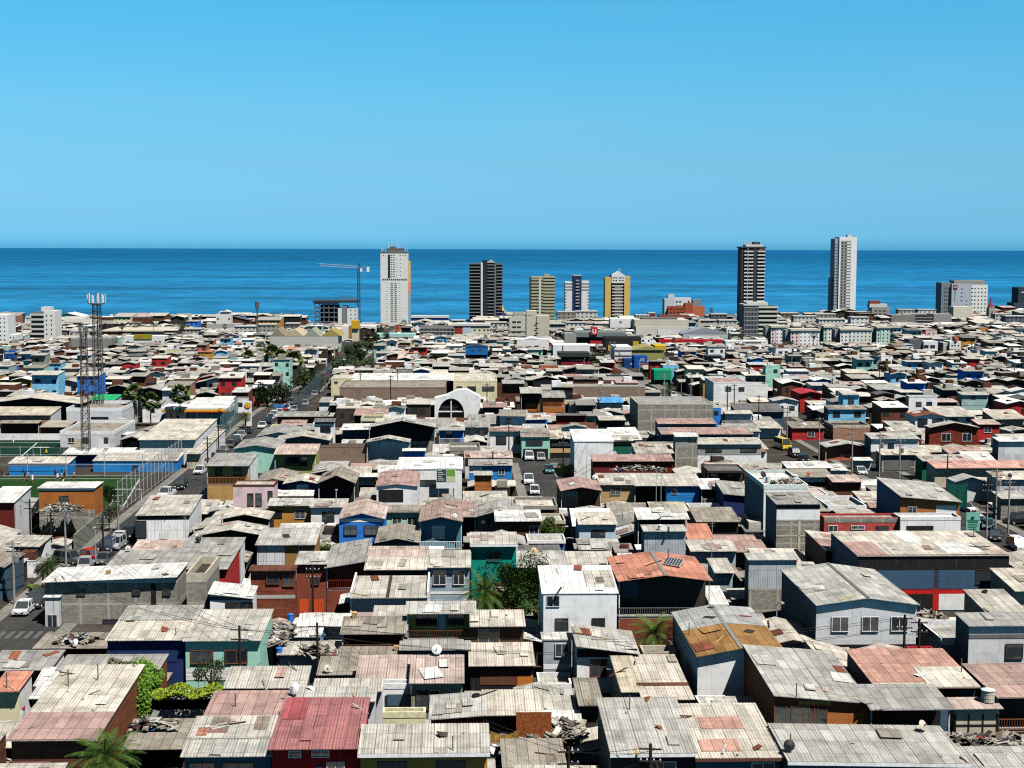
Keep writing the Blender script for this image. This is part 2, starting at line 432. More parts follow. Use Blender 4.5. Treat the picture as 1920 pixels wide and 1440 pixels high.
        if opt.get('F'):
            mb = MB(); a, b_ = Z(x0, y0), Z(x1, y0); y = y0-.04
            if typ == 's': 
                for (p0, p1) in [((x0, a), (x1, b_))]:
                    pts = [(p0[0], y, p0[1]-.22), (p1[0], y, p1[1]-.22), (p1[0], y, p1[1]+.02), (p0[0], y, p0[1]+.02)]
                    mb.face(pts); mb.face([(q_[0], y+.035, q_[2]) for q_ in pts][::-1]); mb.face([pts[3], pts[2], (pts[2][0], y+.035, pts[2][2]), (pts[3][0], y+.035, pts[3][2])])
                    mb.build('fascia', 'paint', root, opt['F'])
        if opt.get('K'):  # ridge capping
            mb = MB(); zr = Z(0, 0)+t+.03
            if typ == 'g': mb.box(-.18, .18, y0, y1, zr-.06, zr+.02)
            elif typ == 'r': mb.box(x0, x1, -.18, .18, zr-.06, zr+.02)
            else: zr = 0
            if mb.v: mb.build('ridge_cap', 'metal', root, opt['K'])
    if opt.get('T') and typ != 'f':
        ph, pc = opt['T']; mb = MB()
        for x in (-w/2-.1, w/2+.1):
            a = [(x-.1, -d/2-.1, zb), (x+.1, -d/2-.1, zb), (x+.1, d/2, zb), (x-.1, d/2, zb)]
            b2 = [(p[0], p[1], Z(max(-w/2, min(w/2, p[0])), p[1])+ph) for p in a]
            for k in range(4): mb.face([a[k], a[(k+1) % 4], b2[(k+1) % 4], b2[k]])
            mb.face(b2)
        mb.build('party_wall', 'wall_plaster', root, pc)
    zf = lambda x: Z(x, yf)
    for (t0, t1, bc, u0, u1, bm) in opt.get('b', []):
        xa, xb = -w/2+w*u0, -w/2+w*u1; zt = h
        if typ == 's': zt = h + slope*pd
        mb = MB(); y = yf if bm != '!' else -d/2
        mb.box(xa+.01, xb-.01, y-.05, y-.003, zt-t1, zt-t0); mb.build('wall_panel', 'wall_plaster' if bm in ('', '!') else 'wall_'+bm, root, bc)
    det = sc > 8.5
    for (u, tt, ww, wh, fc) in opt.get('w', []):
        add_window(root, -w/2+w*u, yf-.065 if any(bb[3] <= u <= bb[4] for bb in opt.get('b', [])) else yf-.02, h+slope*pd*(typ == 's')-tt-wh/2, ww, wh, fc, det)
    for (u, tt, ww, wh, dc) in opt.get('d', []):
        x = -w/2+w*u; mb = MB(); zt = h-tt; mb.box(x-ww/2, x+ww/2, yf-.09, yf-.005, zt-wh, zt)
        if wh > 1.5:
            mb.box(x-ww/2-.06, x-ww/2, yf-.11, yf-.005, zt-wh, zt+.06); mb.box(x+ww/2, x+ww/2+.06, yf-.11, yf-.005, zt-wh, zt+.06)
        mb.build('door', 'paint', root, dc)
    for (tt, hh, rc_) in opt.get('R', []):
        railing(root, -w/2+.05, w/2-.05, -d/2-.02, h-tt-hh, hh, rc_)
        if pd:
            mb = MB(); mb.box(-w/2, w/2, -d/2, yf, h-tt-hh-.15, h-tt-hh); mb.build('balcony_floor', 'concrete', root, 'grey')
            mb = MB(); mb.box(-w/2, w/2, -d/2, -d/2+.12, -.5, h-tt-hh-.15); mb.build('lower_front', 'wall_plaster', root, opt.get('lf', wc))
    if pd and not opt.get('np'):
        for x in (-w/2+.07, w/2-.07): 
            mb = MB(); mb.box(x-.06, x+.06, -d/2, -d/2+.12, -.3, Z(x, -d/2)-.03); mb.build('post', 'timber', root, opt.get('pc', 'wgrey'))
    if opt.get('k'):
        mb = MB(); x, y = w*.2, d*.1; mb.tube([(x, y, Z(x, y)), (x, y, Z(x, y)+.9)], .09, 8); mb.tube([(x, y, Z(x, y)+.95), (x, y, Z(x, y)+1.05)], .17, 8); mb.build('flue', 'metal', root, 'silver')
    NH[0] += 1
    return root, Z, (cx, cy, z0)
def gb(P, yaw, w, d):
    """bounds in the street-grid frame"""
    D = Vector((-math.sin(yaw), math.cos(yaw), 0)); U = Vector((math.cos(yaw), math.sin(yaw), 0))
    us, vs = [], []
    for a in (-w/2, w/2):
        for b_ in (0, d):
            p = Vector((P[0], P[1], 0)) + U*a + D*b_; g = g2(p); us.append(g[0]); vs.append(g[1])
    return (min(us), max(us), min(vs), max(vs))
ROOFS = []  # for roof clutter: (root, Z, w, d, scale, label)
def place(xl, xr, ye, yb, h, typ, rc, wc, wm, label, opt):
    yaw = YAW + rad(opt.get('y', 0))
    D = Vector((-math.sin(yaw), math.cos(yaw), 0))
    tl = None
    if isinstance(ye, tuple): yl, yr = ye; ye = (yl+yr)/2; tl = yr-yl
    slope = opt.get('s', .10 if typ == 's' else .22)
    hh = h
    while True:
        P = unproj((xl+xr)/2, ye, hh)
        dist = proj(P)[2]; w = (xr-xl)*dist/F
        rise = lambda d: {'s': slope*d, 'g': slope*w/2, 'r': slope*d/2, 'f': 0}[typ]
        lo, hi = 1.2, 60.0
        for _ in range(30):
            m = (lo+hi)/2
            q_ = P + D*(m/2 if typ == 'r' else m)
            py = proj((q_.x, q_.y, zg(q_.y)+hh+rise(m) + (P.z-hh-zg(P.y))))[1]
            if py > yb: lo = m
            else: hi = m
        d = lo
        if opt.get('dm'): d = opt['dm']
        d = min(d, opt.get('dx', 34))
        b_ = gb(P, yaw, w, d)
        if opt.get('fix') or not occ_hit(b_, .4) or hh <= max(2.1, h-1.6): break
        hh -= .2
    sc = F/dist; tilt = 0.0
    if tl is not None: tilt = -(tl/sc)/w
    OCC.append(b_)
    vis = opt.get('v', 1.7)
    PROT.append((xl, xr, yb, ye+vis*sc, dist))
    if 'w' not in opt and 'nw' not in opt:
        n = max(1, int(w/3.2)); opt = dict(opt)
        opt['w'] = [((k+.5+R_.uniform(-.12, .12))/n, .75, R_.choice([.8, 1.0, 1.2, 1.4]), R_.choice([.8, 1.0]), R_.choice(['wallw', 'wallw', 'dark', 'silver'])) for k in range(n)]
    nm = opt.get('nm', 'house')
    if 'L' not in opt and typ != 'f': opt = dict(opt); opt['L'] = .55 if vis > 2 else .8
    root, Z, cc = build_house(P, yaw, w, d, hh, typ, rc, wc, wm, label, opt, sc, tilt, nm, opt.get('cat', nm.replace('_', ' ')))
    LAND.append((cc[0], cc[1], label, xl))
    ROOFS.append((root, Z, w, d, sc, label, typ))
    return root
ROWS = '''
22 182 1382 1249 5 s cream brown plank | s=.05 c p=0,1,0,.33,pink b=1.9,3.4,red,0,.45, sw=r,rust,plank nw | cream and pink corrugated roof house with slatted flank
-20 95 1252 1221 5 s grey dark plank | s=.08 sw=r,wallw,plaster nw | grey roofed house at the road bend
112 298 1252 1229 5 s grey brown plank | s=.06 sw=r,rust,plank nw | flat grey roof house behind the ivy
-10 36 1291 1261 4.6 s salmon ycream plaster | sw=r,wallw,plaster nw | small salmon roof house with cream wall
62 92 1304 1282 3 s white wgrey sheet | nw | tiny white sheet metal shed roof
70 112 1279 1256 3 s white wgrey sheet | s=.2 nw | crooked white tin lean-to
256 410 1307 1296 3.2 s white black plank | P=2 b=1.3,2.6,wgrey,.1,1,! nw v=2.5 | white tin shelter draped with creeper
215 360 1374 1350 2.9 s taupe brown plank | nw | junk covered brown tin roof
236 350 1398 1376 2.5 s taupe brown plank | nw P=2 | brown patio roof behind the lower palm
383 541 1348 1297 4.7 s pink grey plaster | s=.05 nw | dusty pink flat roof house
346 508 1411 1347 4.9 s lgrey slate plaster | c p=0,1,.42,1,bone p=.2,.42,.55,.98,salmon p=.7,.86,.62,.98,salmon p=.08,.2,.48,.7,salmon w=.2,.8,1.8,1.2,dark w=.62,.8,2.2,1.2,dark | grey and pink patchwork corrugated roof house
510 675 1398 1311 5.5 s red vred plaster | c s=.06 p=.05,.3,.55,.99,crim w=.26,.35,.9,.5,wallw w=.55,.35,1.3,.5,wallw b=1.7,3.4,black,.13,.18, b=1.7,3.4,black,.25,.29, b=1.7,3.4,black,.36,.4, b=1.4,3.4,navy,.51,.57, w=.72,1.3,1.2,1.4,silver | faded red corrugated roof house with red walls
676 914 1408 1361 5.5 s bone ochre plaster | c s=.14 F=wallw w=.25,.8,2,1.4,dark w=.71,.8,2,1.4,dark L=.5 | bone corrugated roof house with ochre walls
555 702 1310 1291 5 s lgrey wgrey plaster | c nw | pale grey corrugated roof behind the red roof
590 715 1291 1275 5 s bone wgrey plaster | c nw | ribbed bone roof above the grey one
425 572 1284 1252 5.2 s bone slate plaster | c s=.12 nw | bone corrugated roof house with dark teal wall
668 766 1284 1231 5 s blush wallw plaster | c nw | blush corrugated roof house
771 867 1277 1231 5.4 s blush olive2 plaster | c w=.22,.9,1.0,1.5,dark w=.45,.9,.9,1.5,silver v=3.4 L=.6 | blush corrugated roof house with grey green wall
530 600 1191 1172 2.9 s white wgrey plaster | nw s=.03 | white tin roof under the wooden pole wires
560 652 1170 1152 3.4 s white wallw plaster | nw b=.2,1.5,wallw,0,1, | white sheet roof above the blue barrel
524 640 1224 1204 2.8 s bone wgrey plaster | nw s=.02 | pale patched yard roof by the blue barrel
705 769 1289 1283 5 f white wallw plaster | d=.7,.6,2,3,slate v=3 | narrow white walled yard building
718 797 1343 1339 5.2 f cream ycream plaster | nw v=1.2 | pale yellow parapet wall building
808 908 1346/1339 1302 5.2 s lgrey maroon plank | s=.03 nw L=.5 | tilted pale grey roof house with maroon wall
598 680 1260 1232 3.6 s taupe slate plaster | nw | weathered brown flat roof annex
637 752 1231 1214 3 s taupe brown plank | nw | brown sheet roof below the wooden balcony
641 757 1187 1157 5 s taupe maroon plank | P=2 R=1.2,.8,brown nw v=2 L=.4 | taupe roof wooden house with dark balcony
752 880 1214 1201 3.6 s grey slate plaster | b=.6,1.4,wallw,.04,.14, b=.6,1.4,wallw,.2,.3, b=.6,1.4,wallw,.37,.47, b=.6,1.4,wallw,.6,.72, b=.6,1.4,wallw,.78,.9, nw v=1.5 | grey roof shop with row of white panels
763 890 1148 1129 5.8 s lgrey gold2 plaster | P=1.2 R=1.9,.9,brown w=.3,.3,2.2,1.4,dark w=.72,.3,1.6,1.4,dark b=.2,2.2,lbw,.44,.56, v=2.8 pc=wallw | yellow house with grey roof and balcony
884 982 1171 1146 5.4 s cream brown plaster | c w=.33,.5,1.9,1.4,beige L=.7 v=2 | brown walled house with cream roof and wide window
882 1000 1245 1207 3.0 s cream black sheet | c L=.6 b=.6,2,brown,.15,.75, b=1.1,2.4,orange,.72,1, v=2 nw | cream corrugated carport with iron grille gate
908 1012 1335 1296 3 s cream black plank | c nw | low cream corrugated roof beside the scrap yard
1019 1157 1113 1062 7.5 s wallw wallw plaster | sw=r,steel,plaster s=.12 p=.6,.98,.2,.8,bone L=.08 w=.25,2.6,1.25,1.15,dark w=.75,2.6,1.25,1.15,dark w=.13,.25,1.2,1,silver v=5.5 | tall white three level house with black windows
1019 1072 1200 1197 4 s white steel plaster | L=.1 dm=2.4 w=.65,.4,1.2,1.2,silver b=2.4,2.9,wallw,0,1, v=3 s=.03 | small steel blue annex of the white house
1082 1195 1207/1222 1178 5.8 s lgrey wallw plaster | s=.05 L=.9 b=.1,.9,black,0,1, w=.36,1.2,1.4,1.5,rust v=4 | white plaster house under tilted grey roof
1205 1297 1307 1230 3.2 s cream slate plaster | c s=.04 p=0,1,.28,.34,brown nw | low cream corrugated roof beside white wall
1166 1204 1293 1232 3.3 s beige beige plaster | s=.05 c nw | narrow olive beige corrugated strip roof
1087 1128 1318 1274 3.2 s taupe dark plank | s=.05 c nw | small olive grey corrugated lean-to
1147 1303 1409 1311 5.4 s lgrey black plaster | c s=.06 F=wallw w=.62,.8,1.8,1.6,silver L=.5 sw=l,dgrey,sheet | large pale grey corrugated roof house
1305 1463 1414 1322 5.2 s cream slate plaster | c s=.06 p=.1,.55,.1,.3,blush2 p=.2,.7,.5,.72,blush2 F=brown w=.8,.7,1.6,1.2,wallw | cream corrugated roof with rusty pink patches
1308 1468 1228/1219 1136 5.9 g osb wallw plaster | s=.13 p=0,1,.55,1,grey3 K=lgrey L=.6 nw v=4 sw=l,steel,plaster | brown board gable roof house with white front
1452 1630 1301/1317 1217 5.5 s lgrey rust plaster | s=.04 p=.56,1,0,1,grey4 c0 w=.12,.6,1.8,1.6,rust w=.3,.6,1.8,1.6,rust w=.46,.6,1.4,1.6,rust b=.2,.6,ochre,.25,.6, b=1.3,2.4,orange2,.55,.95, v=2.6 L=.5 | broad pale roof house with brown shutters
1560 1640 1262/1283 1207 5.2 s cream beige plaster | s=.02 nw | cream sloping roof behind the broad pale roof
1640 1830 1285 1219 4.9 s blush2 slate plaster | c s=.06 p=.52,1,0,.5,cream p=0,.5,0,.1,beige w=.4,.3,1.2,1.3,dark w=.75,.3,1.6,1.3,dark v=2 | wide pink corrugated roof house
1632 1783 1327 1285 5.0 s grey black plaster | s=.08 P=2.4 nw v=3 | dark grey sheet roof over open porch
1477 1813 1421/1429 1362 5.2 s lgrey slate plaster | c s=.06 F=wallw L=.6 w=.15,.8,1.8,1.2,silver w=.6,.8,2,1.2,silver | long grey corrugated roof at the bottom
1815 1990 1434 1403 4.6 s lgrey maroon plaster | c nw | pale ribbed roof with maroon wall
1868 2000 1305 1246 5 s pink2 dark plaster | s=.04 p=0,1,0,.35,pink P=1.5 R=2,.9,rust nw v=3.2 | dusty pink roof house with brown picket balcony
1790 1874 1325 1310 4.4 s blush beige plaster | b=.6,2.8,black,0,.04, b=.6,2.8,black,.3,.34, b=.6,2.8,black,.62,.66, b=.6,2.8,black,.94,1, b=1.5,1.65,black,0,1, nw v=3.2 | half timbered house under the water tank
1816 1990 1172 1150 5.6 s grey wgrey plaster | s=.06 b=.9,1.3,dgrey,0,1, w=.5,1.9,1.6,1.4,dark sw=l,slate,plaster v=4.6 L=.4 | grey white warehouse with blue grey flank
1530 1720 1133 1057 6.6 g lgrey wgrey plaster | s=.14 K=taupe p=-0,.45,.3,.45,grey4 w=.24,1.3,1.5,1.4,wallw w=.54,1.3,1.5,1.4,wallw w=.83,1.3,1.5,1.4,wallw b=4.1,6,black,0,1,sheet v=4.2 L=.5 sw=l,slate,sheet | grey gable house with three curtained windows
1608 1894 1042 997 6.6 s cream slate plaster | s=.03 p=0,.2,0,.55,pink p=.24,.42,0,.5,bone p=.6,.85,.1,.5,white p=.85,1,0,.4,blush p=.42,.55,.5,1,white b=-.15,1.7,black,0,1, b=1.7,3.9,bluew,0,.99, b=4,4.5,vred,.2,.88, b=1.5,6.4,vred,.5,.54, b=1.5,6.4,vred,.82,.87, b=4.5,6.4,wallw,.54,.82, b=4.5,6.4,black,.3,.5, b=1.5,4,vred,.97,1, w=.85,1.7,2.4,1.6,dark nw0 v=7 L=.25 | blue and red shop hall with black fascia
1548 1640 1030/1040 1000 6.2 s pink dark plaster | s=.02 nw p=0,1,.6,1,cream | pink and white roof west wing hall
1850 1925 1148 1107 4.2 s bone beige plaster | c nw | ribbed bone roof by the red pillar
1900 1990 1105 1067 4.5 s cream beige plaster | c nw | cream ribbed roof right behind the shop hall
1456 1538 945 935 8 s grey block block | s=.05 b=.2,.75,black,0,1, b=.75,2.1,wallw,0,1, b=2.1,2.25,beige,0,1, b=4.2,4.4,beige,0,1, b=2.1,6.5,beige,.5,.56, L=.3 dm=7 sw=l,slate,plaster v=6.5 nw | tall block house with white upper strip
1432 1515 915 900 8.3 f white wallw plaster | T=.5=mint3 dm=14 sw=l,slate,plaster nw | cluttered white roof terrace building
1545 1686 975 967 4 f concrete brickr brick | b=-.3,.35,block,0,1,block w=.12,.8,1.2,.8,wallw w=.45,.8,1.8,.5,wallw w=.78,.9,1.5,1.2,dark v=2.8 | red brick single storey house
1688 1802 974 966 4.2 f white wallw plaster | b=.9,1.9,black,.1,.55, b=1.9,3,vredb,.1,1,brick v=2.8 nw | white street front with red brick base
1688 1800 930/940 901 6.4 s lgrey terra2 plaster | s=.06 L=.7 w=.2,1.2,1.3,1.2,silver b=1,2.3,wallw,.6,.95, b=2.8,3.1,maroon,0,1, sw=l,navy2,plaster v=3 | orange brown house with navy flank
1877 1940 934 922 3.6 s lgrey block block | nw v=2.8 | low concrete block house by parked cars
1160 1332 1087 1035 7.8 g salmon dark plaster | s=.13 P=2.8 R=3,.95,dgrey w=.3,4.8,1.3,1.2,wallw v=6.3 L=.8 lf=brownr b=.8,2.6,slate,.07,.25, pc=wallw K=lgrey | salmon gable house with deep balcony
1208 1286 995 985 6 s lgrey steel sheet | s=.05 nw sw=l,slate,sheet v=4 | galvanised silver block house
1196 1290 971 953 6.3 s white black plaster | s=.12 P=2 p=.6,1,.5,1,bone nw v=1.4 | white roof open loft behind the silver block
1086 1155 982 961 4.6 s cream lbw plaster | s=.08 w=.52,.9,1.8,1.4,black v=2.6 | pale blue house with cream roof
930 1014 975 957 4.6 s white brown plank | w=.85,.9,1.1,1.1,wallw nw0 v=2 | black brown timber house with white window
1125 1189 908 888 4.3 s bone tan plank | w=.45,.5,1.6,1.2,beige v=2.4 | light pine plank house
1190 1249 909 888 4.3 s bone black plaster | P=1.2 nw v=2 | dark glazed porch house between planks and blue
1250 1316 910 889 4.3 s bone sky plank | w=.22,.5,.9,.9,beige nw0 v=3 | bright sky blue timber house
1315 1358 916 898 4.3 s white black plaster | P=1.2 R=1.7,.9,wallw nw v=2.4 | white roof porch with white balusters
1357 1410 925/930 903 4.4 s grey navy plaster | sw=l,navy,plaster nw v=3 | grey roof navy walled corner house
1052 1127 919 894 5 g pink brown plank | P=1.5 s=.18 nw v=2 b=.4,3,pink,.03,.45,plank | dusty pink gable over open lattice porch
1222 1289 956 942 3.2 s beige wgrey plaster | nw | low beige sheet roof
1306 1385 976 952 3.4 s taupe black plank | nw v=2 | patchy taupe roof by the tall block house
1086 1139 1028 1011 3.4 s lgrey maroon plank | nw p=0,.1,0,1,taupe | small grey roof beside orange tarp
970 1061 1061 1034 4 s lgrey slate plaster | nw | pale grey sheet roof beside the leafy tree
1066 1150 1056 1035 3.9 s bone slate plaster | nw | patchwork bone roof behind white house
1295 1380 1031 1013 3.6 s bone steel plaster | nw | bone roof with skylight hatch
1340 1374 1071 1048 3.6 s bone tealw sheet | nw v=1.8 | tiny bone roof with pale teal wall
1332 1362 1130 1100 3 s white wallw block | nw | narrow white flat roof passage
1290 1336 1008 983 4 s salmon cream plaster | s=.15 nw | steep faded salmon roof
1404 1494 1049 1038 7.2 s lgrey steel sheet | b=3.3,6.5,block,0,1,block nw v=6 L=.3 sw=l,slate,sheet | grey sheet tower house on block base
660 800 1118 1081 5 s bone pinkw plaster | T=.5=wallw s=.04 b=.1,1.3,wgrey,.42,.7, nw v=1.4 p=.46,.5,0,1,dark | double bone roof between white party walls
702 763 1154 1137 4.2 s bone wgrey plaster | nw | small bone roof with torn corner
686 798 1065 1026 6 s cream black plaster | p=0,1,.55,1,blush w=.25,.6,1.6,1.2,dark w=.7,.6,1.6,1.2,dark v=2 | cream and blush roof over black wall
800 880 1062 1033 6 s bone steelb plank | w=.3,.4,1.4,1.7,wallw w=.75,.4,1.1,1.7,wallw b=2.9,3.2,wallw,0,1, v=3.6 | pale blue plank house with two white windows
884 968 1018 999 7 s bone teal plaster | w=.5,1,1.6,1.2,teal L=.8 p=0,.5,.5,.7,pink v=4.6 F=wallw | teal green two storey house
612 686 1062/1050 1016 6 s grey brownr plank | s=.06 nw v=2 P=1.2 R=2,1,maroon | slanting grey roof brown house with stairs
556 612 1056 1035 6 s lgrey brownr plaster | p=.4,.7,.2,.5,steel nw w=.62,1.6,.9,.9,brown b=4.2,5.9,vredo,.08,.4, b=4.2,5.9,vredo,.5,.9, v=5.6 | brown red house with orange garage doors
470 553 1068 1061 6 s brown brownr plank | w=.5,.6,1.4,1,brown w=.85,.6,1.1,1.3,rust b=2.9,3.3,lgrey,0,1, b=3.8,5.6,rust,.1,.85,plank v=5.4 | dark brown timber front house
482 590 1020 991 5.2 s lgrey osb plaster | b=.1,3.1,wgrey,0,.48,sheet w=.76,.15,.5,.9,wallw nw0 v=3 | grey roof house of white panels and particle board
636 720 972 936 6 g blush bluef plaster | s=.25 b=0,.5,wallw,0,1, w=.25,1,1.6,1.2,navy w=.72,1,1.8,1.2,navy v=2.9 L=.5 | blue house with pale pink hipped roof
720 790 959 948 5.5 s taupe mint plaster | w=.35,.9,1.2,1.1,wallw w=.75,.9,1.2,1.1,wallw v=2.4 | mint green house with barred windows
787 866 977 941 6 g pink2 slateb plaster | s=.22 P=1 R=2.8,1,wallw b=.8,2.6,wallw,.28,.6, nw v=4 | slate blue gable house with white railing
705 785 1016 981 4.6 g taupe slate plaster | s=.2 nw | taupe gable roof seen from its corner
706 782 912 881 5.6 g pink wallw plaster | s=.12 b=.5,2.4,black,.05,.66, nw v=3.4 L=.3 | dusty pink gable hall with white front
503 582 947 935 4.7 s lgrey ochre plaster | w=.2,.8,1.4,1,black w=.75,.7,1.4,1.3,silver v=2.6 | ochre house with two dark windows
583 648 950 936 4.7 s bone wallw plaster | w=.5,.8,1.6,1.4,dark v=2.2 | small white house by lamp mast
437 514 911 903 6 f bone pinkw plaster | w=.42,1.2,.7,1.8,brown w=.62,1.2,.7,1.8,brown T=.2=brown w=.9,.8,.6,2.5,black v=3.4 | pinkish white modern house with slit windows
515 586 928 919 3.2 s white black plank | P=2 nw v=1.6 | white carport roof over black opening
257 354 966 929 6 s bone wallw sheet | y=3 s=.03 b=.1,.6,black,0,1, w=.08,.8,1.4,2.2,dark v=3.6 L=.3 | white panelled warehouse beside parked cars
85 331 1089/1080 1061 6.8 s white block block | s=.02 L=.8 b=0,.5,wgrey,.3,1, w=.27,1.3,.9,.6,dark w=.69,1.2,.9,.6,dark w=.92,1.3,.8,.6,dark w=.5,4.7,1.8,.4,black b=.6,3.6,black,.8,.84, v=7.2 | unfinished concrete block building with white roof
84 110 1120 1113 4.9 s white wgrey plaster | s=.02 L=.2 w=.5,2,1,1.4,silver v=4.6 dm=3 | small balcony block at building corner
290 425 1066 1026 5.6 s grey vredb plaster | s=.05 w=.8,.8,1.1,1.4,wgrey nw0 v=2.8 | long grey roof house with red end wall
203 288 1060 1033 5.2 s grey slate plaster | s=.04 sw=r,wallw,plaster nw | smooth blue grey roof
245 345 1036 1014 4.6 s blush wallw plaster | nw | pale blush roof beneath warehouse
345 450 1026 1009 5.2 s grey wgrey plaster | nw sw=r,wallw,plaster | flat grey roof with water dish
73 177 915 904 7 s white oranged plaster | s=.02 b=-.1,.35,wallw,0,1, w=.45,1.2,1.1,1.2,dark b=3.2,6.5,block,0,1,block v=7 L=.3 | orange wooden house over block wall
-25 26 941 913 6.2 s white maroon plaster | sw=r,wgrey,plaster nw v=3 | white roof house with maroon front beside the street
394 472 1112/1121 1096 4.6 s white wallw plaster | b=.1,.5,slate,0,1, w=.7,.8,2.8,1.4,dark v=2.6 L=.4 | small white hut with tilted roof
350 386 1090 1072 6 f dark block block | T=.9=beige dm=9 nw v=4 | roofless concrete block enclosure
202 346 1198 1138 5.2 s cream navy plaster | c s=.07 p=0,1,.55,1,grey4 nw v=2.6 b=.4,2.2,navy,0,.9, | cream corrugated roof over navy wall
348 487 1199 1144 5.2 s bone mint plaster | s=.06 w=.22,1,1.9,1.3,rust w=.68,1,1.9,1.3,rust b=2.8,3.9,wallw,0,1,plank v=5.6 | beige roof mint house with brown windows
68 200 1212 1188 2.8 s taupe brown plank | nw s=.03 | rubbish strewn low brown roof
375 492 1002 977 4.3 g bone black plaster | s=.18 P=1.5 nw | bone gable roof with black shadow gap
415 505 972 952 4.3 g cream black plaster | s=.2 P=1.5 nw | cream gable roof near pinkish house
388 466 873 850 6 s grey orange3 plaster | s=.05 P=1.4 R=2,1.2,terra2 w=.25,.4,1.2,1.6,ochre w=.7,.4,1.4,1.6,ochre sw=r,wallw,plaster v=5 | orange balcony house with grey roof
262 366 824 786 6.6 s cream white plaster | s=.04 sw=r,wallw,plaster nw | long cream roof depot with white flank wall
266 350 829 810 5.6 s bone navy plaster | nw b=.1,2.5,navy,0,1, v=2.5 | ribbed bone porch roof over navy doors
113 214 814 793 4.4 f taupe wgrey plaster | T=.7=wallw b=1,3.5,beige,.2,.4, b=1,3.8,wallw,.7,.9, v=3.6 | flat club building with white parapet
120 266 851 840 3 s white navy plaster | nw v=1 | white awning roof beside lattice mast
350 376 850 806 4.6 s cream beige plaster | s=.03 sw=r,wallw,plaster nw | narrow depot wing with white street flank
17 128 869 857 3.1 s cream sky plaster | b=-.2,.35,wallw,0,1, nw v=3 L=.2 | blue changing cabin with cream roof
175 332 864 849 3.1 s bone sky plaster | b=-.1,.3,wallw,0,1, w=.5,.9,.9,1,dark v=3 L=.2 | long blue changing cabin beside the pitch
-30 152 757 737 7 g cream black plaster | s=.13 P=3 nw v=1.5 | huge cream gable hall over dark opening
-20 94 778 763 4.5 s beige brick brick | sw=r,wgrey,plaster nw v=4 | beige roof long brick shed
0 72 793 788 3 s taupe brown plaster | P=2 nw v=3 | low dark carport by pitch
125 228 771 757 4.4 f taupe wgrey plaster | T=.8=wallw w=.6,1.3,4,1,dark v=2.5 | white rimmed station kiosk
168 217 749 740 4.5 s green wgrey plaster | nw | bright green sheet roof shed
352 430 763 750 4 s white steel plaster | nw v=1.5 | white roof garage behind fuel canopy
621 662 709 707 6 f cream ycream plaster | T=.2=ycream v=6 dm=12 | pale yellow corner block
637 836 726 717 5 f taupe brickb brick | T=.3=brickb v=3.4 nw | long brown brick walled yard building
660 870 712 701 5.6 s white maroon plank | P=2 nw v=1.6 | long white canopy over brown classrooms
850 932 713 703 6.6 f cream ycream plaster | T=.3=ycream w=.14,1.3,1.6,1.4,silver w=.42,1.3,2.4,1.4,silver w=.8,1.3,3.4,1.4,silver w=.6,4.2,1.6,1.2,dark v=6 | pale yellow school with long windows
692 815 801 783 6.4 g lgrey black plaster | s=.2 P=5 nw v=5.6 L=.3 b=3.4,6.3,block,.62,.98,block pc=steel K=lgrey | open black shed under wide grey gable
688 768 829 816 4.4 g bone wgrey plaster | s=.2 P=1.5 b=.1,.8,wallw,.3,.9, nw v=4 | small gable kiosk with blue tent
590 627 790 785 6 s dgrey wallw plaster | b=0,.5,black,0,1, w=.55,1,2.1,1.2,dark s=.2 v=4 | white cube house with black eaves
566 589 806 796 4 s grey bluef plaster | nw v=2 | small blue shed by white cube
515 592 851 833 4.4 s blush olive plaster | P=1 s=.1 w=.5,.8,4,1.6,black v=4 | blush roof shop with olive verandah
592 690 838 834 3.4 f dark brickb brick | T=.3=brickb nw v=3.2 | long brown brick courtyard wall building
440 520 841 819 4.6 g grey mint plaster | s=.16 sw=r,wgrey,plaster nw v=3 | grey gable roof mint house
482 566 818 795 5 g grey wgrey plaster | s=.2 nw v=1.5 | broad grey gable by the street
518 618 825 808 4.4 g bone dgrey plaster | s=.17 P=1 nw v=2 | white edged gable carport
520 612 780 772 4.4 s grey brown plaster | nw v=1.5 | grey roof with dark upper wall
527 572 796 788 4 s pink wallw plaster | nw v=2 | slim rose roof house
745 866 880 858 6 s wallw wallw plaster | s=.02 w=.35,1.8,2.4,.8,dark w=.55,1.8,2.2,.8,dark v=4.6 L=.1 sw=r,wallw,plaster | white trading hall with billboard
480 546 904 878 4.8 g taupe navy plaster | s=.22 nw v=1.5 | taupe gable roof first of three
533 598 906 888 4.8 g cream navy plaster | s=.2 nw b=.2,.9,lbw,.35,.7, v=1.5 | cream double ridge gable roof
597 665 905 874 5 g taupe black plaster | s=.42 P=2 nw v=3 | steep taupe gable over black carport
663 704 893 888 3 s white black plaster | P=1 b=.4,1.8,wallw,.1,.9, nw v=2.4 | small white porch with barred front
756 797 844 843 4.4 s white bluef plaster | nw v=2 | small blue fronted cabin with white roof
823 870 806 801 4.8 s lgrey bluef plaster | P=1 R=1.8,1,wallw w=.4,.5,1.2,1.4,black v=3 | blue house with crowded white balcony
872 918 800 789 4.6 s grey wgrey plaster | w=.3,.6,1,1.4,dark w=.7,.6,1,1.4,dark v=2 | grey house with paired windows
918 980 808 801 5 s pink wallw plaster | w=.35,1.1,2,1.6,black w=.85,1.1,1.6,1.6,black v=3.4 | white house with big dark windows
880 960 872 862 4 s grey sky plaster | w=.75,.7,1,1,wallw v=2.4 b=.2,1.4,wallw,0,.3, | faded sky blue row house
890 922 890 884 4 s lgrey orange2 plank | nw v=3 | varnished orange timber hut
872 960 857 846 4 s blush wgrey plaster | nw | long blush sheet roof
1196 1337 758 757 7.2 f grey block block | T=.2=beige nw v=6 dm=16 | big unplastered concrete block hall
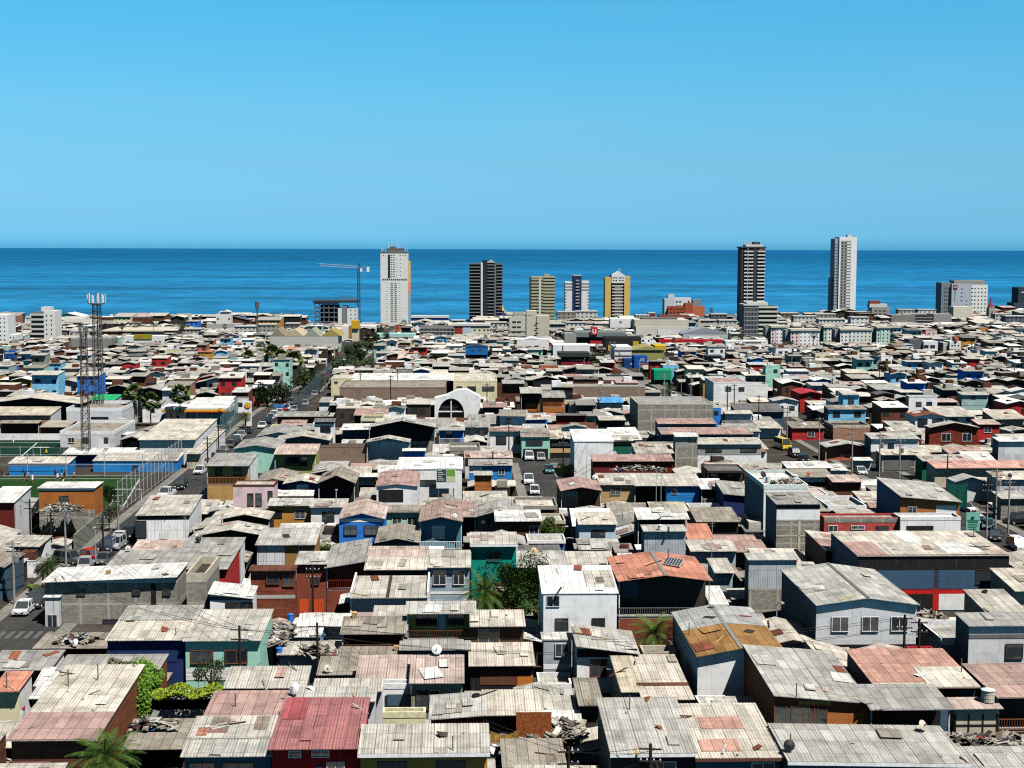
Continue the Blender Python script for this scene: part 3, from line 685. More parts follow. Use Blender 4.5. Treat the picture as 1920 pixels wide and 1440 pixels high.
1337 1352 764 762 6 f white bluef plaster | T=.5=white dm=5 v=4 | narrow royal blue block
1234 1342 794 785 5.2 s pink slate plaster | b=.8,2,wallw,.05,.95, nw v=2.2 | long rose roof with white shutters
1240 1405 813 802 4.4 s pink slate plaster | nw v=1.6 sw=r,wallw,plaster | long low rose roof
1266 1308 818 812 7.4 s white block block | b=.1,2,grey,0,.55, b=2,2.1,beige,0,1, v=6 nw | slim grey block tower
1308 1428 832 821 5.4 s bone wallw plaster | b=.3,2.1,grey,0,1, w=.25,.9,3,.6,dark w=.8,.9,3,.6,dark v=3.4 | long bone roof house with grey band
1077 1150 828 826 7 s wallw wallw plaster | nw v=6 L=.1 dm=10 | tall plain white gable block
1112 1262 864 853 4.6 s pink maroon sheet | nw v=3.6 | long maroon sheet metal wall hall
978 1031 819 804 5.6 s taupe mint plaster | w=.45,.6,3.2,1,dark b=2.4,5.4,black,.06,.94, v=5.4 L=.4 | mint house with garage below
1031 1076 822 810 5.4 s cream black plaster | b=2,2.9,tan,0,1, w=.5,.7,4,.8,dark v=4.6 | cream roof shop with tan awning
1018 1060 745 733 6 s grey orange2 plaster | P=2 R=1,1.3,orange4 nw v=4 np | grey roof house with bright orange balcony
977 1017 737 727 5.6 s lgrey black plaster | P=1.5 b=3,5,orange2,.2,.9, nw v=4.4 | grey canopy with brown shutters
1125 1168 754 745 4 s skyr wgrey plaster | nw | flat sky blue roof
1073 1210 724 722 5 f cream brickb brick | T=.3=bone nw v=3.6 dx=8 | long brown compound wall building
1054 1100 801 794 4.6 g grey wallw plaster | s=.2 v=1.6 | small grey gable with white front
1043 1099 778 776 4.4 s dgrey maroon plaster | nw v=2 | long black eaved shed with maroon wall
1124 1172 787 780 4 s bone black plaster | nw v=2 | bone roof over black shed
1147 1186 826 816 4.4 s bone dgreen plaster | nw v=2.4 | bone roof dark green shack
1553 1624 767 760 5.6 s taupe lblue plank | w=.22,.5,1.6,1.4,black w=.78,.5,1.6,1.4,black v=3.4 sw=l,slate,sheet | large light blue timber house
1581 1611 740 733 7.4 s bone lblue plaster | w=.5,.9,1.4,1.4,black v=3 | light blue tower house with terrace
1704 1758 744 742 6.6 f lgrey wallw plaster | T=.2=white w=.35,1.2,1.4,1.2,dark w=.72,1.2,1.4,1.2,dark v=3.6 sw=l,wgrey,plaster | plain white cube upper storey house
1716 1772 781 769 5.6 g rust wallw plaster | s=.2 w=.25,.5,2,1.6,black w=.75,.5,2,1.6,black b=3,3.4,wgrey,0,1, v=5.2 | white house with dark rust gable
1757 1828 780 762 5 s bone wallw plaster | w=.45,.4,1.6,1.4,black w=.85,.4,1.4,.8,black v=2 | white walled house with broad bone roof
1742 1834 801 789 5 g bone maroonb plank | s=.2 w=.35,1.3,1.8,1.6,wallw w=.78,1.3,1.8,1.6,wallw v=4 L=.8 | maroon timber house with white windows
1834 1875 795 787 4.8 s blush redb plaster | w=.45,.8,1.6,1,wallw v=3 | bright red house beside dark netting
1633 1723 822 812 6.6 s lgrey wallw plaster | w=.42,1,1,1.4,black sw=l,slate,plaster b=2.6,6,dark,0,1, v=4.6 | long white upper floor house at the corner
1562 1631 801 793 4.4 f dark brick brick | T=.5=beige nw v=3.6 | tan brick roofless house
1450 1497 752 743 5.6 g lgrey wallw plaster | s=.2 w=.3,1.2,1.4,1.2,dark w=.75,1.2,1.4,1.2,dark v=3.2 | white gable house with twin windows
1500 1540 737 728 5 g redr redb plank | s=.2 v=2 | crimson roofed timber house
1803 1853 740 735 6 s lgrey tealw plaster | w=.45,.4,1.2,.8,dark b=1.2,2.6,tealw,0,1,sheet v=4 | pale teal house with glazed gallery
1872 1940 827 820 5.4 s white wgrey sheet | nw v=5 sw=l,slate,plaster | white sheet metal garage
1548 1628 838 824 4.4 g lgrey terra plank | s=.17 P=.8 w=.5,.9,2,1,orange2 v=2.6 | grey gable house with orange boards
1752 1950 876 864 4.4 s salmonp beige plaster | nw | long washed out pink roof
1729 1826 863 853 4.6 s bone dgreen plaster | nw | bone sheet roof beside green netting
1485 1545 802 791 4.4 s taupe redb plaster | v=2.4 b=.6,2,vredb,0,1, w=.6,.8,1.4,1.2,wallw | taupe roof house with red front
1653 1745 852 843 5 s cream dgrey block | v=3.4 b=.8,3,dgrey,.05,.6, nw | cream eaved house with gridded dark glass
1600 1634 862 858 3.4 s white wgrey plaster | nw v=1.6 | white slatted roof by street
1440 1560 893 880 4 s taupe black plaster | nw v=1.5 b=.3,1,wallw,0,.9,sheet | taupe roof above white fence pales
1560 1615 902 891 4 s blush brown plaster | nw v=2 | blush roof beside the yard
1475 1558 876 866 4.4 s white slate plaster | nw | slim white roofs by pale wall
1870 1940 898 884 4.6 s cream wgrey block | nw v=3.6 | cream roof block house near the utility pole
1790 1850 903 888 5 g lgrey wgrey plaster | s=.3 P=.5 nw v=4 | pale gable shed with white front
1338 1400 716 710 7 f pink wallw plaster | T=.2=wallw w=.45,1.2,1.6,1.2,dark w=.85,1.2,1.6,1.2,dark v=5.6 | white two storey house with square windows
1338 1440 722 719 5 f lgrey wallw plaster | T=.3=wallw nw v=4 | white L shaped lower block
1360 1410 775 770 4.8 s bone wgrey plaster | nw | bone roof near market stalls
1380 1470 771 757 5 s dgrey slate plaster | s=.14 nw | dark glass roof house
'''
COL.update(crim=(.38,.09,.10), olive2=(.30,.31,.24), gold2=(.60,.44,.12), blush2=(.52,.30,.24), grey3=(.42,.43,.42), grey4=(.37,.36,.33),
 orange2=(.42,.15,.04), orange3=(.50,.30,.10), orange4=(.80,.22,.06), oranged=(.42,.14,.03), bluew=(.045,.10,.17), brickr=(.45,.07,.06),
 vredb=(.42,.03,.03), terra2=(.42,.15,.04), navy2=(.05,.12,.24), brownr=(.24,.06,.035), tealw=(.36,.52,.50), steelb=(.36,.46,.54),
 bluef=(.03,.20,.68), slateb=(.08,.24,.34), vredo=(.62,.08,.02), brickb=(.24,.17,.13), maroonb=(.20,.035,.02), redb=(.45,.03,.03), redr=(.50,.04,.06),
 skyr=(.10,.36,.72), salmonp=(.62,.36,.30), pink2=(.38,.27,.23), mint3=(.70,.80,.74), concrete=(.36,.35,.32))
def parse_rows():
    for ln in ROWS.strip().split('\n'):
        a, o, label = [x.strip() for x in ln.split('|')]
        f = a.split(); ye = tuple(map(float, f[2].split('/'))) if '/' in f[2] else float(f[2])
        opt = {}
        def cv(x):
            try: return float(x)
            except ValueError: return x
        for t in o.split():
            if '=' not in t: opt[t] = True; continue
            k, v = t.split('=', 1)
            if k == 'T': v = v.split('='); opt['T'] = (float(v[0]), v[1]); continue
            v = v.replace('-0,', '0,') if k == 'p' else v
            v = [cv(x) for x in v.split(',')]
            if k in 'pbwdR': opt.setdefault(k, []).append(tuple(v))
            elif k == 'sw': opt[k] = v
            else: opt[k] = v[0]
        if 'nw' in opt and 'w' not in opt: opt['w'] = []
        yield float(f[0]), float(f[1]), ye, float(f[3]), float(f[4]), f[5], f[6], f[7], f[8], label, opt
# ---- streets first, so that buildings and in-fill keep clear of them (frame of the street grid)
def street_pts():
    a, b_ = unproj(45, 1190), unproj(440, 832)
    return g2(a), g2(b_)
# ---------------------------------------------------------------- ground, sea, streets
COAST = lambda x: 1400 + .5*x + 14*math.sin(x/90.) + 8*math.sin(x/37.)
def build_ground():
    mb = MB(); xs = [-60000, -3000, -900] + [-700 + 50*i for i in range(30)] + [1500, 4000, 60000]
    ts = [-.2, 0, .08, .16, .2714, .4, .55, .7, .85, .97, 1.0]
    rows = []
    for t in ts:
        r = []
        for x in xs:
            xc = max(-700, min(900, x)); Y = t*COAST(xc) if t > .28 else t*1400
            r.append((x, Y, zg(Y)))
        rows.append(r)
    rows.append([(x, COAST(max(-700, min(900, x)))+12, -33.5) for x in xs])
    rows.append([(x, 2600, -60) for x in xs]); rows.append([(x, 110000, -60) for x in xs])
    mb.grid(rows); o = mb.build('ground', 'dirt', uv=False); o['kind'] = 'structure'
    mb = MB(); mb.face([(-90000, 900, -31.6), (90000, 900, -31.6), (90000, 110000, -31.6), (-90000, 110000, -31.6)])
    o = mb.build('sea', 'sea', uv=False); o['kind'] = 'structure'
def strip(name, u0, u1, v0, v1, e, mat, color=None, kind='structure'):
    mb = MB(); vs = [v0]; 
    while vs[-1] < v1: vs.append(min(v1, vs[-1]+20))
    rows = []
    for v in vs:
        r = []
        for u in (u0, u1):
            x, y = w2(u, v); r.append((x, y, zg(y)+e))
        rows.append(r)
    mb.grid(rows); o = mb.build(name, mat, uv=False, color=color)
    if kind: o['kind'] = kind
    return o
build_ground()
(sa, sb) = street_pts(); SU = (sa[0]+sb[0])/2
STREETS = [(SU, 7.4, 120, 470), (SU, 6.2, 470, 1330)]
u2 = g2(unproj(1012, 900))[0]; STREETS.append((u2, 6.2, 238, 290))
u3 = g2(unproj(1880, 1012))[0]; STREETS.append((u3, 7.4, 150, 400))
u4 = g2(unproj(1268, 752))[0]; STREETS.append((u4, 7, 395, 1000))
u5 = g2(unproj(1160, 700))[0]; STREETS.append((u5, 6, 470, 1050))
for i, (u, w, v0, v1) in enumerate(STREETS):
    strip('road', u-w/2, u+w/2, v0, v1, .012, 'asphalt')
    for sg in (-1, 1):
        a, b_ = sorted((u+sg*w/2, u+sg*(w/2+1.6)))
        mb = MB(); rows = []; v = v0; vs = []
        while v < v1: vs.append(v); v += 20
        vs.append(v1)
        top = [[(*w2(q_, v), zg(w2(q_, v)[1])+.13) for q_ in (a, b_)] for v in vs]
        lo = [[(*w2(a if sg > 0 else b_, v), zg(w2(a, v)[1])-.1), (*w2(a if sg > 0 else b_, v), zg(w2(a, v)[1])+.13)] for v in vs]
        mb.grid(top); mb.grid(lo); o = mb.build('pavement', 'pavement', uv=False); o['kind'] = 'structure'
    OCC.append((u-w/2-1.7, u+w/2+1.7, v0, v1))
    continue
    n = 0; mb = MB(); v = v0+4
    while v < min(v1, 420):
        x, y = w2(u, v)
        a, b_ = w2(u-.07, v), w2(u+.07, v); c_, d_ = w2(u+.07, v+2.2), w2(u-.07, v+2.2)
        mb.face([(*a, zg(y)+.017), (*b_, zg(y)+.017), (*c_, zg(y)+.017), (*d_, zg(y)+.017)]); v += 6
    o = mb.build('road_marking', 'paint', uv=False, color='wgrey'); o['kind'] = 'structure'
mbz = MB(); za = g2(unproj(60, 1190))
for k_ in range(7):
    u_ = SU-3.2+k_*1.0; q4 = [w2(u_, za[1]-1.6), w2(u_+.5, za[1]-1.6), w2(u_+.5, za[1]+1.4), w2(u_, za[1]+1.4)]; mbz.face([(*p_, .017) for p_ in q4])
o = mbz.build('crossing_stripes', 'concrete', uv=False, color=(.13, .13, .125)); o['kind'] = 'structure'
# cross street between the middle street and the mint house
cv = g2(unproj(1010, 866))[1]
mbx = MB(); a, b_, c_, d_ = w2(u2-6, cv-4), w2(u2+16, cv-4), w2(u2+16, cv+4), w2(u2-6, cv+4)
mbx.face([(*a, .008), (*b_, .008), (*c_, .008), (*d_, .008)]); o = mbx.build('side_road', 'asphalt', uv=False); o['kind'] = 'structure'
OCC.append((u2-6, u2+16, cv-5, cv+5))
PROT.append((990, 1044, 863, 926, 300)); PROT.append((0, 88, 1120, 1235, 170)); PROT.append((150, 265, 985, 1070, 230)); PROT.append((300, 520, 790, 940, 300))
PROT.append((1590, 1640, 868, 905, 300)); PROT.append((1790, 1920, 940, 1040, 240)); PROT.append((1440, 1530, 828, 870, 330)); PROT.append((1225, 1310, 738, 762, 400))
PROT.append((640, 702, 600, 690, 900)); PROT.append((520, 600, 715, 790, 430))
# sports pitches
def area(name, px, mat, e):
    pts = [unproj(*p) for p in px]; mb = MB(); mb.face([(p.x, p.y, e) for p in pts]); o = mb.build(name, mat, uv=False); o['kind'] = 'structure'
    g = [g2(p) for p in pts]; OCC.append((min(a[0] for a in g), max(a[0] for a in g), min(a[1] for a in g), max(a[1] for a in g))); return pts
lp = area('turf_pitch', [(-60, 894), (268, 894), (222, 965), (-110, 965)], 'turf', .02)
dp = area('dark_turf_pitch', [(-60, 826), (114, 826), (120, 856), (-60, 856)], 'turf_dark', .02)
PROT.append((0, 282, 893, 935, 300)); PROT.append((0, 114, 825, 857, 340)); PROT.append((15, 335, 845, 893, 300))
def line(pts, w, label=None):
    mb = MB()
    for (p, q_) in pts:
        a, b_ = unproj(*p), unproj(*q_); d = (b_-a).normalized(); n = Vector((-d.y, d.x, 0))*w/2
        mb.face([(a.x-n.x, a.y-n.y, .03), (b_.x-n.x, b_.y-n.y, .03), (b_.x+n.x, b_.y+n.y, .03), (a.x+n.x, a.y+n.y, .03)])
    o = mb.build('pitch_marking', 'paint', uv=False, color='wgrey'); o['kind'] = 'structure'
line([((-40, 898), (262, 898)), ((262, 898), (226, 958)), ((120, 898), (85, 960)), ((-40, 830), (112, 830)), ((70, 830), (40, 856))], .25)
# ---------------------------------------------------------------- named houses
rows = sorted(parse_rows(), key=lambda r: -(r[2] if not isinstance(r[2], tuple) else sum(r[2])/2))
for r in rows:
    o = r[-1]
    if 'b' in o: o['b'] = [tuple(list(x)+['']*(6-len(x))) for x in o['b']]
    place(*r)
# ---------------------------------------------------------------- towers and other tall buildings
TXT = []
def text(s, name, parent, loc, size, color, rx=math.pi/2, ext=.03):
    cu = bpy.data.curves.new(name, 'FONT'); cu.body = s; cu.size = size; cu.extrude = ext; cu.align_x = 'CENTER'; cu.align_y = 'CENTER'
    cu.materials.append(MATS['paint'])
    cu.offset = size*.012
    t_ = bpy.data.objects.new('t', cu); C.objects.link(t_); me = bpy.data.meshes.new_from_object(t_); bpy.data.objects.remove(t_)
    o = bpy.data.objects.new(name, me); C.objects.link(o); o.parent = parent; o.location = loc; o.rotation_euler = (rx, 0, 0); o.color = (*col(color), 1)
    return o
def tall(name, cat, label, xc, yb, dep, els, h0=0.0, group=None, yaw=0.0, occ=True):
    P = unproj(xc, yb, h0); s = F/proj(P)[2]
    yw = YAW+rad(yaw)
    root = empty(name, (P.x, P.y, zg(P.y)), yw); tag(root, label, cat, group)
    X = lambda px: (px-xc)/s
    Zp = lambda py: (yb-py)/s + h0
    xs = [xc]
    nwin = [0]
    for e in els:
        k = e[0]
        if k == 'B':
            _, xl, xr, yt, y2, a, b_, c_, pn, mat = e; mb = MB(); z0 = Zp(y2) if y2 is not None else -1
            mb.box(X(xl), X(xr), a, b_, z0, Zp(yt)); mb.build(pn, mat, root, c_); xs += [xl, xr]
        elif k == 'R':
            _, pn, xl, xr, y0, st, n, hp, a, b_, c_, mat = e
            me = None
            for i in range(n):
                if me is None:
                    mb = MB(); mb.box(X(xl), X(xr), a, b_, -hp/2/s, hp/2/s); me = mb.mesh(pn, mat)
                link(me, pn, root, c_, (0, 0, Zp(y0+st*i)))
        elif k == 'W':
            _, cols_, y0, st, n, wp, hp, yy = e
            me = cached(('tw', round(wp/s, 2), round(hp/s, 2)), lambda: (lambda m_: (m_.box(-wp/2/s, wp/2/s, -.06, .05, -hp/2/s, hp/2/s), m_.mesh('window', 'glass'))[1])(MB()))
            rest = []
            for i in range(n):
                for cx in cols_:
                    if nwin[0] < 98: link(me, 'window', root, None, (X(cx), yy, Zp(y0+st*i))); nwin[0] += 1
                    else: rest.append((X(cx), yy, Zp(y0+st*i)))
            if rest:
                mb = MB()
                for x, y, z in rest: mb.box(x-wp/2/s, x+wp/2/s, y-.06, y+.05, z-hp/2/s, z+hp/2/s)
                o = mb.build('window_grid', 'glass', root); o['kind'] = 'stuff'
        elif k == 'A':
            _, x, y0, y1, c_ = e; mb = MB(); mb.tube([(X(x), dep*.4, Zp(y1)), (X(x), dep*.4, Zp(y0))], .28, 4, .14); mb.build('aerial', 'paint', root, c_)
        elif k == 'G':   # gable cap
            _, xl, xr, y0, y1, c_ = e; mb = MB(); m_ = (X(xl)+X(xr))/2
            for yy in (0, dep): pass
            f = [(X(xl), -.1, Zp(y1)), (X(xr), -.1, Zp(y1)), (m_, -.1, Zp(y0))]; b_ = [(p[0], dep, p[2]) for p in f]
            mb.face(f); mb.face(b_[::-1]); mb.face([f[1], b_[1], b_[2], f[2]]); mb.face([f[2], b_[2], b_[0], f[0]]); mb.build('gable_top', 'tower_face', root, c_)
        elif k == 'T':
            _, tx, px, py, hp, c_, pn = e[:7]; text(tx, pn, root, (X(px), e[7] if len(e) > 7 else -.2, Zp(py)), hp/s*1.35, c_)
    d = dep; x0, x1 = min(xs), max(xs)
    if occ:
        g = g2(P); OCC.append((g[0]+X(x0)-1, g[0]+X(x1)+1, g[1]-2, g[1]+d+2))
    LAND.append((P.x, P.y+d/2, label, xc)); PROT.append((x0, x1, min(e[3] for e in els if e[0] == 'B'), yb-2, proj(P)[2]))
    return root, X, Zp, s
TF, GL = 'tower_face', 'glass'
cr = (.72, .72, .68)
tall('apartment_tower', 'apartment tower', 'tall cream white tower with dark belt halfway and roof aerials', 740, 611, 20, [
 ('B', 714, 765, 473, None, 0, 19, cr, 'wall', TF), ('B', 765, 769, 490, None, 6, 20, (.72, .52, .20), 'side_wing', TF), ('B', 765, 769.3, 530, 552, 5.8, 20.1, (.75, .32, .28), 'pink_cladding', TF),
 ('B', 765, 769.3, 552, 605, 5.8, 20.1, (.25, .42, .55), 'blue_cladding', TF), ('B', 728, 732, 478, 522, -.12, .1, (.02, .02, .02), 'stair_slot', TF), ('B', 713.5, 765.5, 471.5, 474, -.4, 19.4, (.2, .2, .2), 'cornice', TF),
 ('B', 726, 757, 466, 473, 3, 14, (.14, .12, .11), 'plant_room', TF), ('B', 731, 742, 463, 467, 4, 10, (.12, .12, .12), 'lift_housing', TF),
 ('W', [719+3.9*i for i in range(12)], 524.5, 1, 1, 2.6, 3.0, 0), ('W', [726, 750], 532, 7.4, 11, 1.3, 1.5, 0), ('W', [735, 742], 532, 3.75, 20, 4.6, 1.7, 0),
 ('W', [734.5, 739], 479, 4.4, 10, 3, 1.7, 0), ('W', [744.5, 751], 487, 7.4, 5, 1.3, 1.5, 0), ('W', [720, 751, 756, 761], 479.5, 1, 1, 2, 1.6, 0),
 ('R', 'balustrade_post', 716, 717, 469.5, 0, 1, 5, 0, .5, 'wallw', 'paint'), ('A', 728, 455, 468, 'wallw'), ('A', 733, 457, 468, 'wallw'), ('A', 744, 454, 468, 'wallw'), ('A', 748, 456, 468, 'wallw'), ('A', 751, 459, 468, 'wgrey'), ('A', 718, 466, 473, 'wallw'), ('A', 722, 466, 473, 'wallw'), ('A', 760, 466, 473, 'wallw'), ('A', 764, 466, 473, 'wallw')])
dk = (.028, .03, .034); gr = (.22, .22, .22)
tall('apartment_tower', 'apartment tower', 'dark grey tower with white vertical fin and stacked balconies', 911, 598, 20, [
 ('B', 880, 901, 494, None, 1.5, 18, dk, 'glazed_wing', TF), ('B', 901.5, 905, 493, None, -.8, 18, (.75, .75, .75), 'fin', TF), ('B', 905, 913, 488, None, -.4, 19, dk, 'core', TF), ('G', 913, 929, 487, 493, (.45, .45, .45)),
 ('B', 913, 927, 493, None, 1.2, 18, (.07, .07, .07), 'wall', TF), ('B', 927, 930, 493, None, .2, 18, (.16, .16, .16), 'pilaster', TF), ('B', 930, 942, 494, None, 1.6, 18, (.06, .06, .06), 'wall', TF),
 ('R', 'balcony', 879, 901, 495, 6.05, 17, 1.7, 0, 1.6, gr, TF), ('R', 'balcony', 913.5, 927, 497, 6.05, 17, 1.7, -.2, 1.3, gr, TF), ('R', 'balcony', 930.5, 942, 495.5, 6.05, 17, 1.8, 0, 1.7, gr, TF),
 ('W', [917, 922], 500.5, 6.05, 16, 2.6, 2, 1.1), ('W', [934, 938.5], 499, 6.05, 16, 2.6, 2, 1.5)])
ol = (.40, .40, .26)
tall('apartment_tower', 'apartment tower', 'olive beige tower with banded floors and small roof turret', 1017, 606, 18, [
 ('B', 994, 1018, 522, None, .5, 17, (.10, .10, .08), 'wall', TF), ('B', 1018.3, 1040, 519, None, .8, 17, (.10, .10, .08), 'wall', TF), ('B', 1020, 1031, 514, 521, 3, 9, ol, 'roof_turret', TF), ('B', 996, 1040, 518.5, 521, 0, 16, ol, 'parapet', TF),
 ('R', 'floor_band', 996, 1018, 524, 5.9, 14, 3.2, 0, .6, ol, TF), ('R', 'floor_band', 1018.3, 1040, 525, 5.9, 14, 3.6, .1, .9, ol, TF), ('B', 1010, 1014, 521, 600, -.15, .5, (.62, .60, .50), 'window_column', TF),
 ('W', [1000, 1005], 526.8, 5.9, 12, 3, 1.8, .45), ('W', [1024, 1034], 528, 5.9, 12, 3.5, 1.6, .75)])
tall('apartment_tower', 'apartment tower', 'white tower with navy central shaft', 1081, 586, 18, [
 ('B', 1059, 1074, 528, None, .5, 16, (.70, .72, .74), 'wall', TF), ('B', 1088, 1104, 527, None, .5, 16, (.74, .75, .76), 'wall', TF), ('B', 1074, 1090, 517, None, -.5, 14, (.02, .03, .09), 'core', TF), ('B', 1073.6, 1090.4, 516, 517, -.7, 14.2, (.6, .6, .6), 'roof_cap', TF),
 ('R', 'balcony', 1079, 1086, 526, 6, 9, 2.6, -1.4, -.4, (.35, .36, .38), TF), ('W', [1060.5, 1103], 532.5, 5.6, 9, 2.6, 2.0, .45), ('W', [1068, 1096], 532.5, 5.6, 3, 12, 1.8, .45)])
yl = (.66, .45, .14)
tall('apartment_tower', 'apartment tower', 'yellow tower with white balconies and pointed white top', 1158, 598, 18, [
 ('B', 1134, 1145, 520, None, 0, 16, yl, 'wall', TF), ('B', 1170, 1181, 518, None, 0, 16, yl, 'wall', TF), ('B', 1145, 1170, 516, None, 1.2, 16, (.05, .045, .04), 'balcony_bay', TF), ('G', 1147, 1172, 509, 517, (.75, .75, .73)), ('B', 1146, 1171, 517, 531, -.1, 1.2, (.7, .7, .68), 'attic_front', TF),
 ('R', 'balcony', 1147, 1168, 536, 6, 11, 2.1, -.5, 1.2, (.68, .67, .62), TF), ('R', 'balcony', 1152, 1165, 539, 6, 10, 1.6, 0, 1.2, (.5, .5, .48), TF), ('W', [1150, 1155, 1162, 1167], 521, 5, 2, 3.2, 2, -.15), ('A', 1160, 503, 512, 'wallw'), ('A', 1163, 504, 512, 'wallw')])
tall('apartment_tower', 'apartment tower', 'tall black tower with two columns of white balconies', 1410, 612, 20, [
 ('B', 1388, 1432, 464, None, 0, 18, (.045, .045, .05), 'wall', TF), ('B', 1386, 1434, 463, 465.5, -.8, 19, (.05, .05, .05), 'cornice', TF), ('B', 1396, 1428, 459, 463, 1, 14, (.62, .62, .60), 'attic', TF), ('B', 1411, 1424, 454, 459, 3, 10, (.07, .08, .09), 'plant_room', TF), ('B', 1421, 1430, 465, 470, -.5, 0, (.32, .1, .07), 'red_loggia', TF),
 ('R', 'balcony', 1393, 1410, 472, 6.6, 16, 2.4, -1.3, 0, (.70, .70, .68), TF), ('R', 'balcony', 1418, 1432, 472, 6.6, 16, 2.4, -1.3, 0, (.70, .70, .68), TF), ('B', 1411, 1417, 466, 572, -.5, 0, (.05, .055, .05), 'stair_shaft', TF), ('B', 1399, 1400, 466, 572, -1.5, -1.3, (.4, .45, .5), 'glass_edge', TF),
 ('A', 1396, 452, 460, 'wallw'), ('A', 1400, 452, 460, 'wallw'), ('A', 1404, 453, 460, 'wallw'), ('A', 1408, 452, 460, 'wallw')])
bg = (.58, .56, .48)
tall('apartment_block', 'apartment block', 'beige stepped block in front of the black tower', 1426, 636, 18, [
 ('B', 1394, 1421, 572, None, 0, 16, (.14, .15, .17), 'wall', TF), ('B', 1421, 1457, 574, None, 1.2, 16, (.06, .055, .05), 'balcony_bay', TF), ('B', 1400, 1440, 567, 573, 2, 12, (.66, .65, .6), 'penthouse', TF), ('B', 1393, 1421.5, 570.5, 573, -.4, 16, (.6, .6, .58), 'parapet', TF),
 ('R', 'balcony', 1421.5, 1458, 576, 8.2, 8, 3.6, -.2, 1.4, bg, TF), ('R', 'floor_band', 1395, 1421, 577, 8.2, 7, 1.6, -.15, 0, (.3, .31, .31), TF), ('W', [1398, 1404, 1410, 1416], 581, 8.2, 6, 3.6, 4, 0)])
wt = (.82, .82, .81)
tall('apartment_tower', 'apartment tower', 'tallest slim white tower with gridded window strip', 1588, 584, 24, [
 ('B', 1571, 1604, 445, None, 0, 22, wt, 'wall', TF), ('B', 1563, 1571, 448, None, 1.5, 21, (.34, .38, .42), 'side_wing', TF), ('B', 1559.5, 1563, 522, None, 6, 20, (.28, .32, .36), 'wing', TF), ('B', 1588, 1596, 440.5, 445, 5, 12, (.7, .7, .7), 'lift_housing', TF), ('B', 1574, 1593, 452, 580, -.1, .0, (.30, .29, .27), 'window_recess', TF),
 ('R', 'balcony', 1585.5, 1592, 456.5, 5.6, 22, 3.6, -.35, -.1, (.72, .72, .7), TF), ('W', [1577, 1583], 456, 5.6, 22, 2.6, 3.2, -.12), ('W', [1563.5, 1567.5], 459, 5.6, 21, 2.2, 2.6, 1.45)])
rt, X, Zp, s = tall('hotel_building', 'hotel', 'white hotel with red square sign and curved grey roof', 1806, 588, 26, [
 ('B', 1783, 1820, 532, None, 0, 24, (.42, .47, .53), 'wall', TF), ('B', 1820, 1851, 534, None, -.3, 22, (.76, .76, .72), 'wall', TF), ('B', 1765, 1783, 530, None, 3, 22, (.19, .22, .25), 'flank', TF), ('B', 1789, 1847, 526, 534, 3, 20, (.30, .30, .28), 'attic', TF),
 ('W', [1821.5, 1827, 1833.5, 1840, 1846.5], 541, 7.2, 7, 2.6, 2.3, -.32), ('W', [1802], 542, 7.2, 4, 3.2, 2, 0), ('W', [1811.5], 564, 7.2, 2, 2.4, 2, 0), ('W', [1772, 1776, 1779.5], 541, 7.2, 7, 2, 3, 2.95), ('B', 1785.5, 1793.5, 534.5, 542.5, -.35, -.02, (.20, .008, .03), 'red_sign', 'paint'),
 ('T', 'ibis', 1789.5, 538, 3.4, 'wallw', 'lettering', -.42)] + [('T', ch, 1789, 545.5+4.6*i, 3.4, 'black', 'lettering', -.1) for i, ch in enumerate('HOTEL')])
tall('apartment_block', 'apartment block', 'white balcony block on the far left shore', 82, 640, 16, [
 ('B', 83, 104, 583, None, 0, 15, (.74, .72, .68), 'wall', TF), ('B', 59, 83, 586, None, 1, 14, (.16, .155, .15), 'balcony_bay', TF), ('B', 76, 94, 576, 584, 3, 10, (.72, .71, .68), 'lift_housing', TF),
 ('R', 'balcony', 58, 83, 590, 9, 6, 3.6, -.6, 1.2, (.55, .53, .5), TF), ('W', [88, 97], 592, 8.6, 5, 2.4, 3, 0)])
tall('apartment_block', 'apartment block', 'white block cut by the left edge of the view', 2, 648, 14, [('B', -14, 16, 590, None, 0, 14, (.78, .78, .77), 'wall', TF), ('B', 16, 30, 628, None, 0, 14, (.76, .76, .75), 'wing', TF), ('W', [2, 9], 597, 8, 6, 2.2, 2.6, 0), ('W', [20, 26], 633, 8, 2, 2.2, 2.6, 0)])
rt, X, Zp, s = tall('construction_site', 'unfinished building', 'unfinished concrete building with open dark floors', 630, 612, 20, [
 ('B', 600, 634, 572, None, 6, 18, (.03, .035, .045), 'core', TF), ('B', 634, 641, 578, None, -1, 16, (.72, .72, .7), 'stair_wall', TF), ('B', 641, 651, 574, None, 0, 18, (.20, .22, .24), 'grey_wall', TF), ('B', 651, 669, 578, None, -.5, 18, (.72, .72, .7), 'white_wall', TF),
 ('R', 'floor_slab', 589, 634, 569, 8.6, 5, 1.6, 0, 17, (.16, .17, .18), TF), ('B', 587, 672, 564, 567.5, -1, 18, (.04, .04, .045), 'formwork', TF), ('W', [658, 666], 582, 7.5, 3, 2, 3, -.5)]
 + [('R', 'column', x, x+1.6, 585, 0, 1, 42, .3, 1.2, (.14, .14, .15), TF) for x in (590, 598, 607, 616, 626)] + [('A', 590+3.7*i, 556+3*(i % 3 == 0), 565, 'dgrey') for i in range(22)])
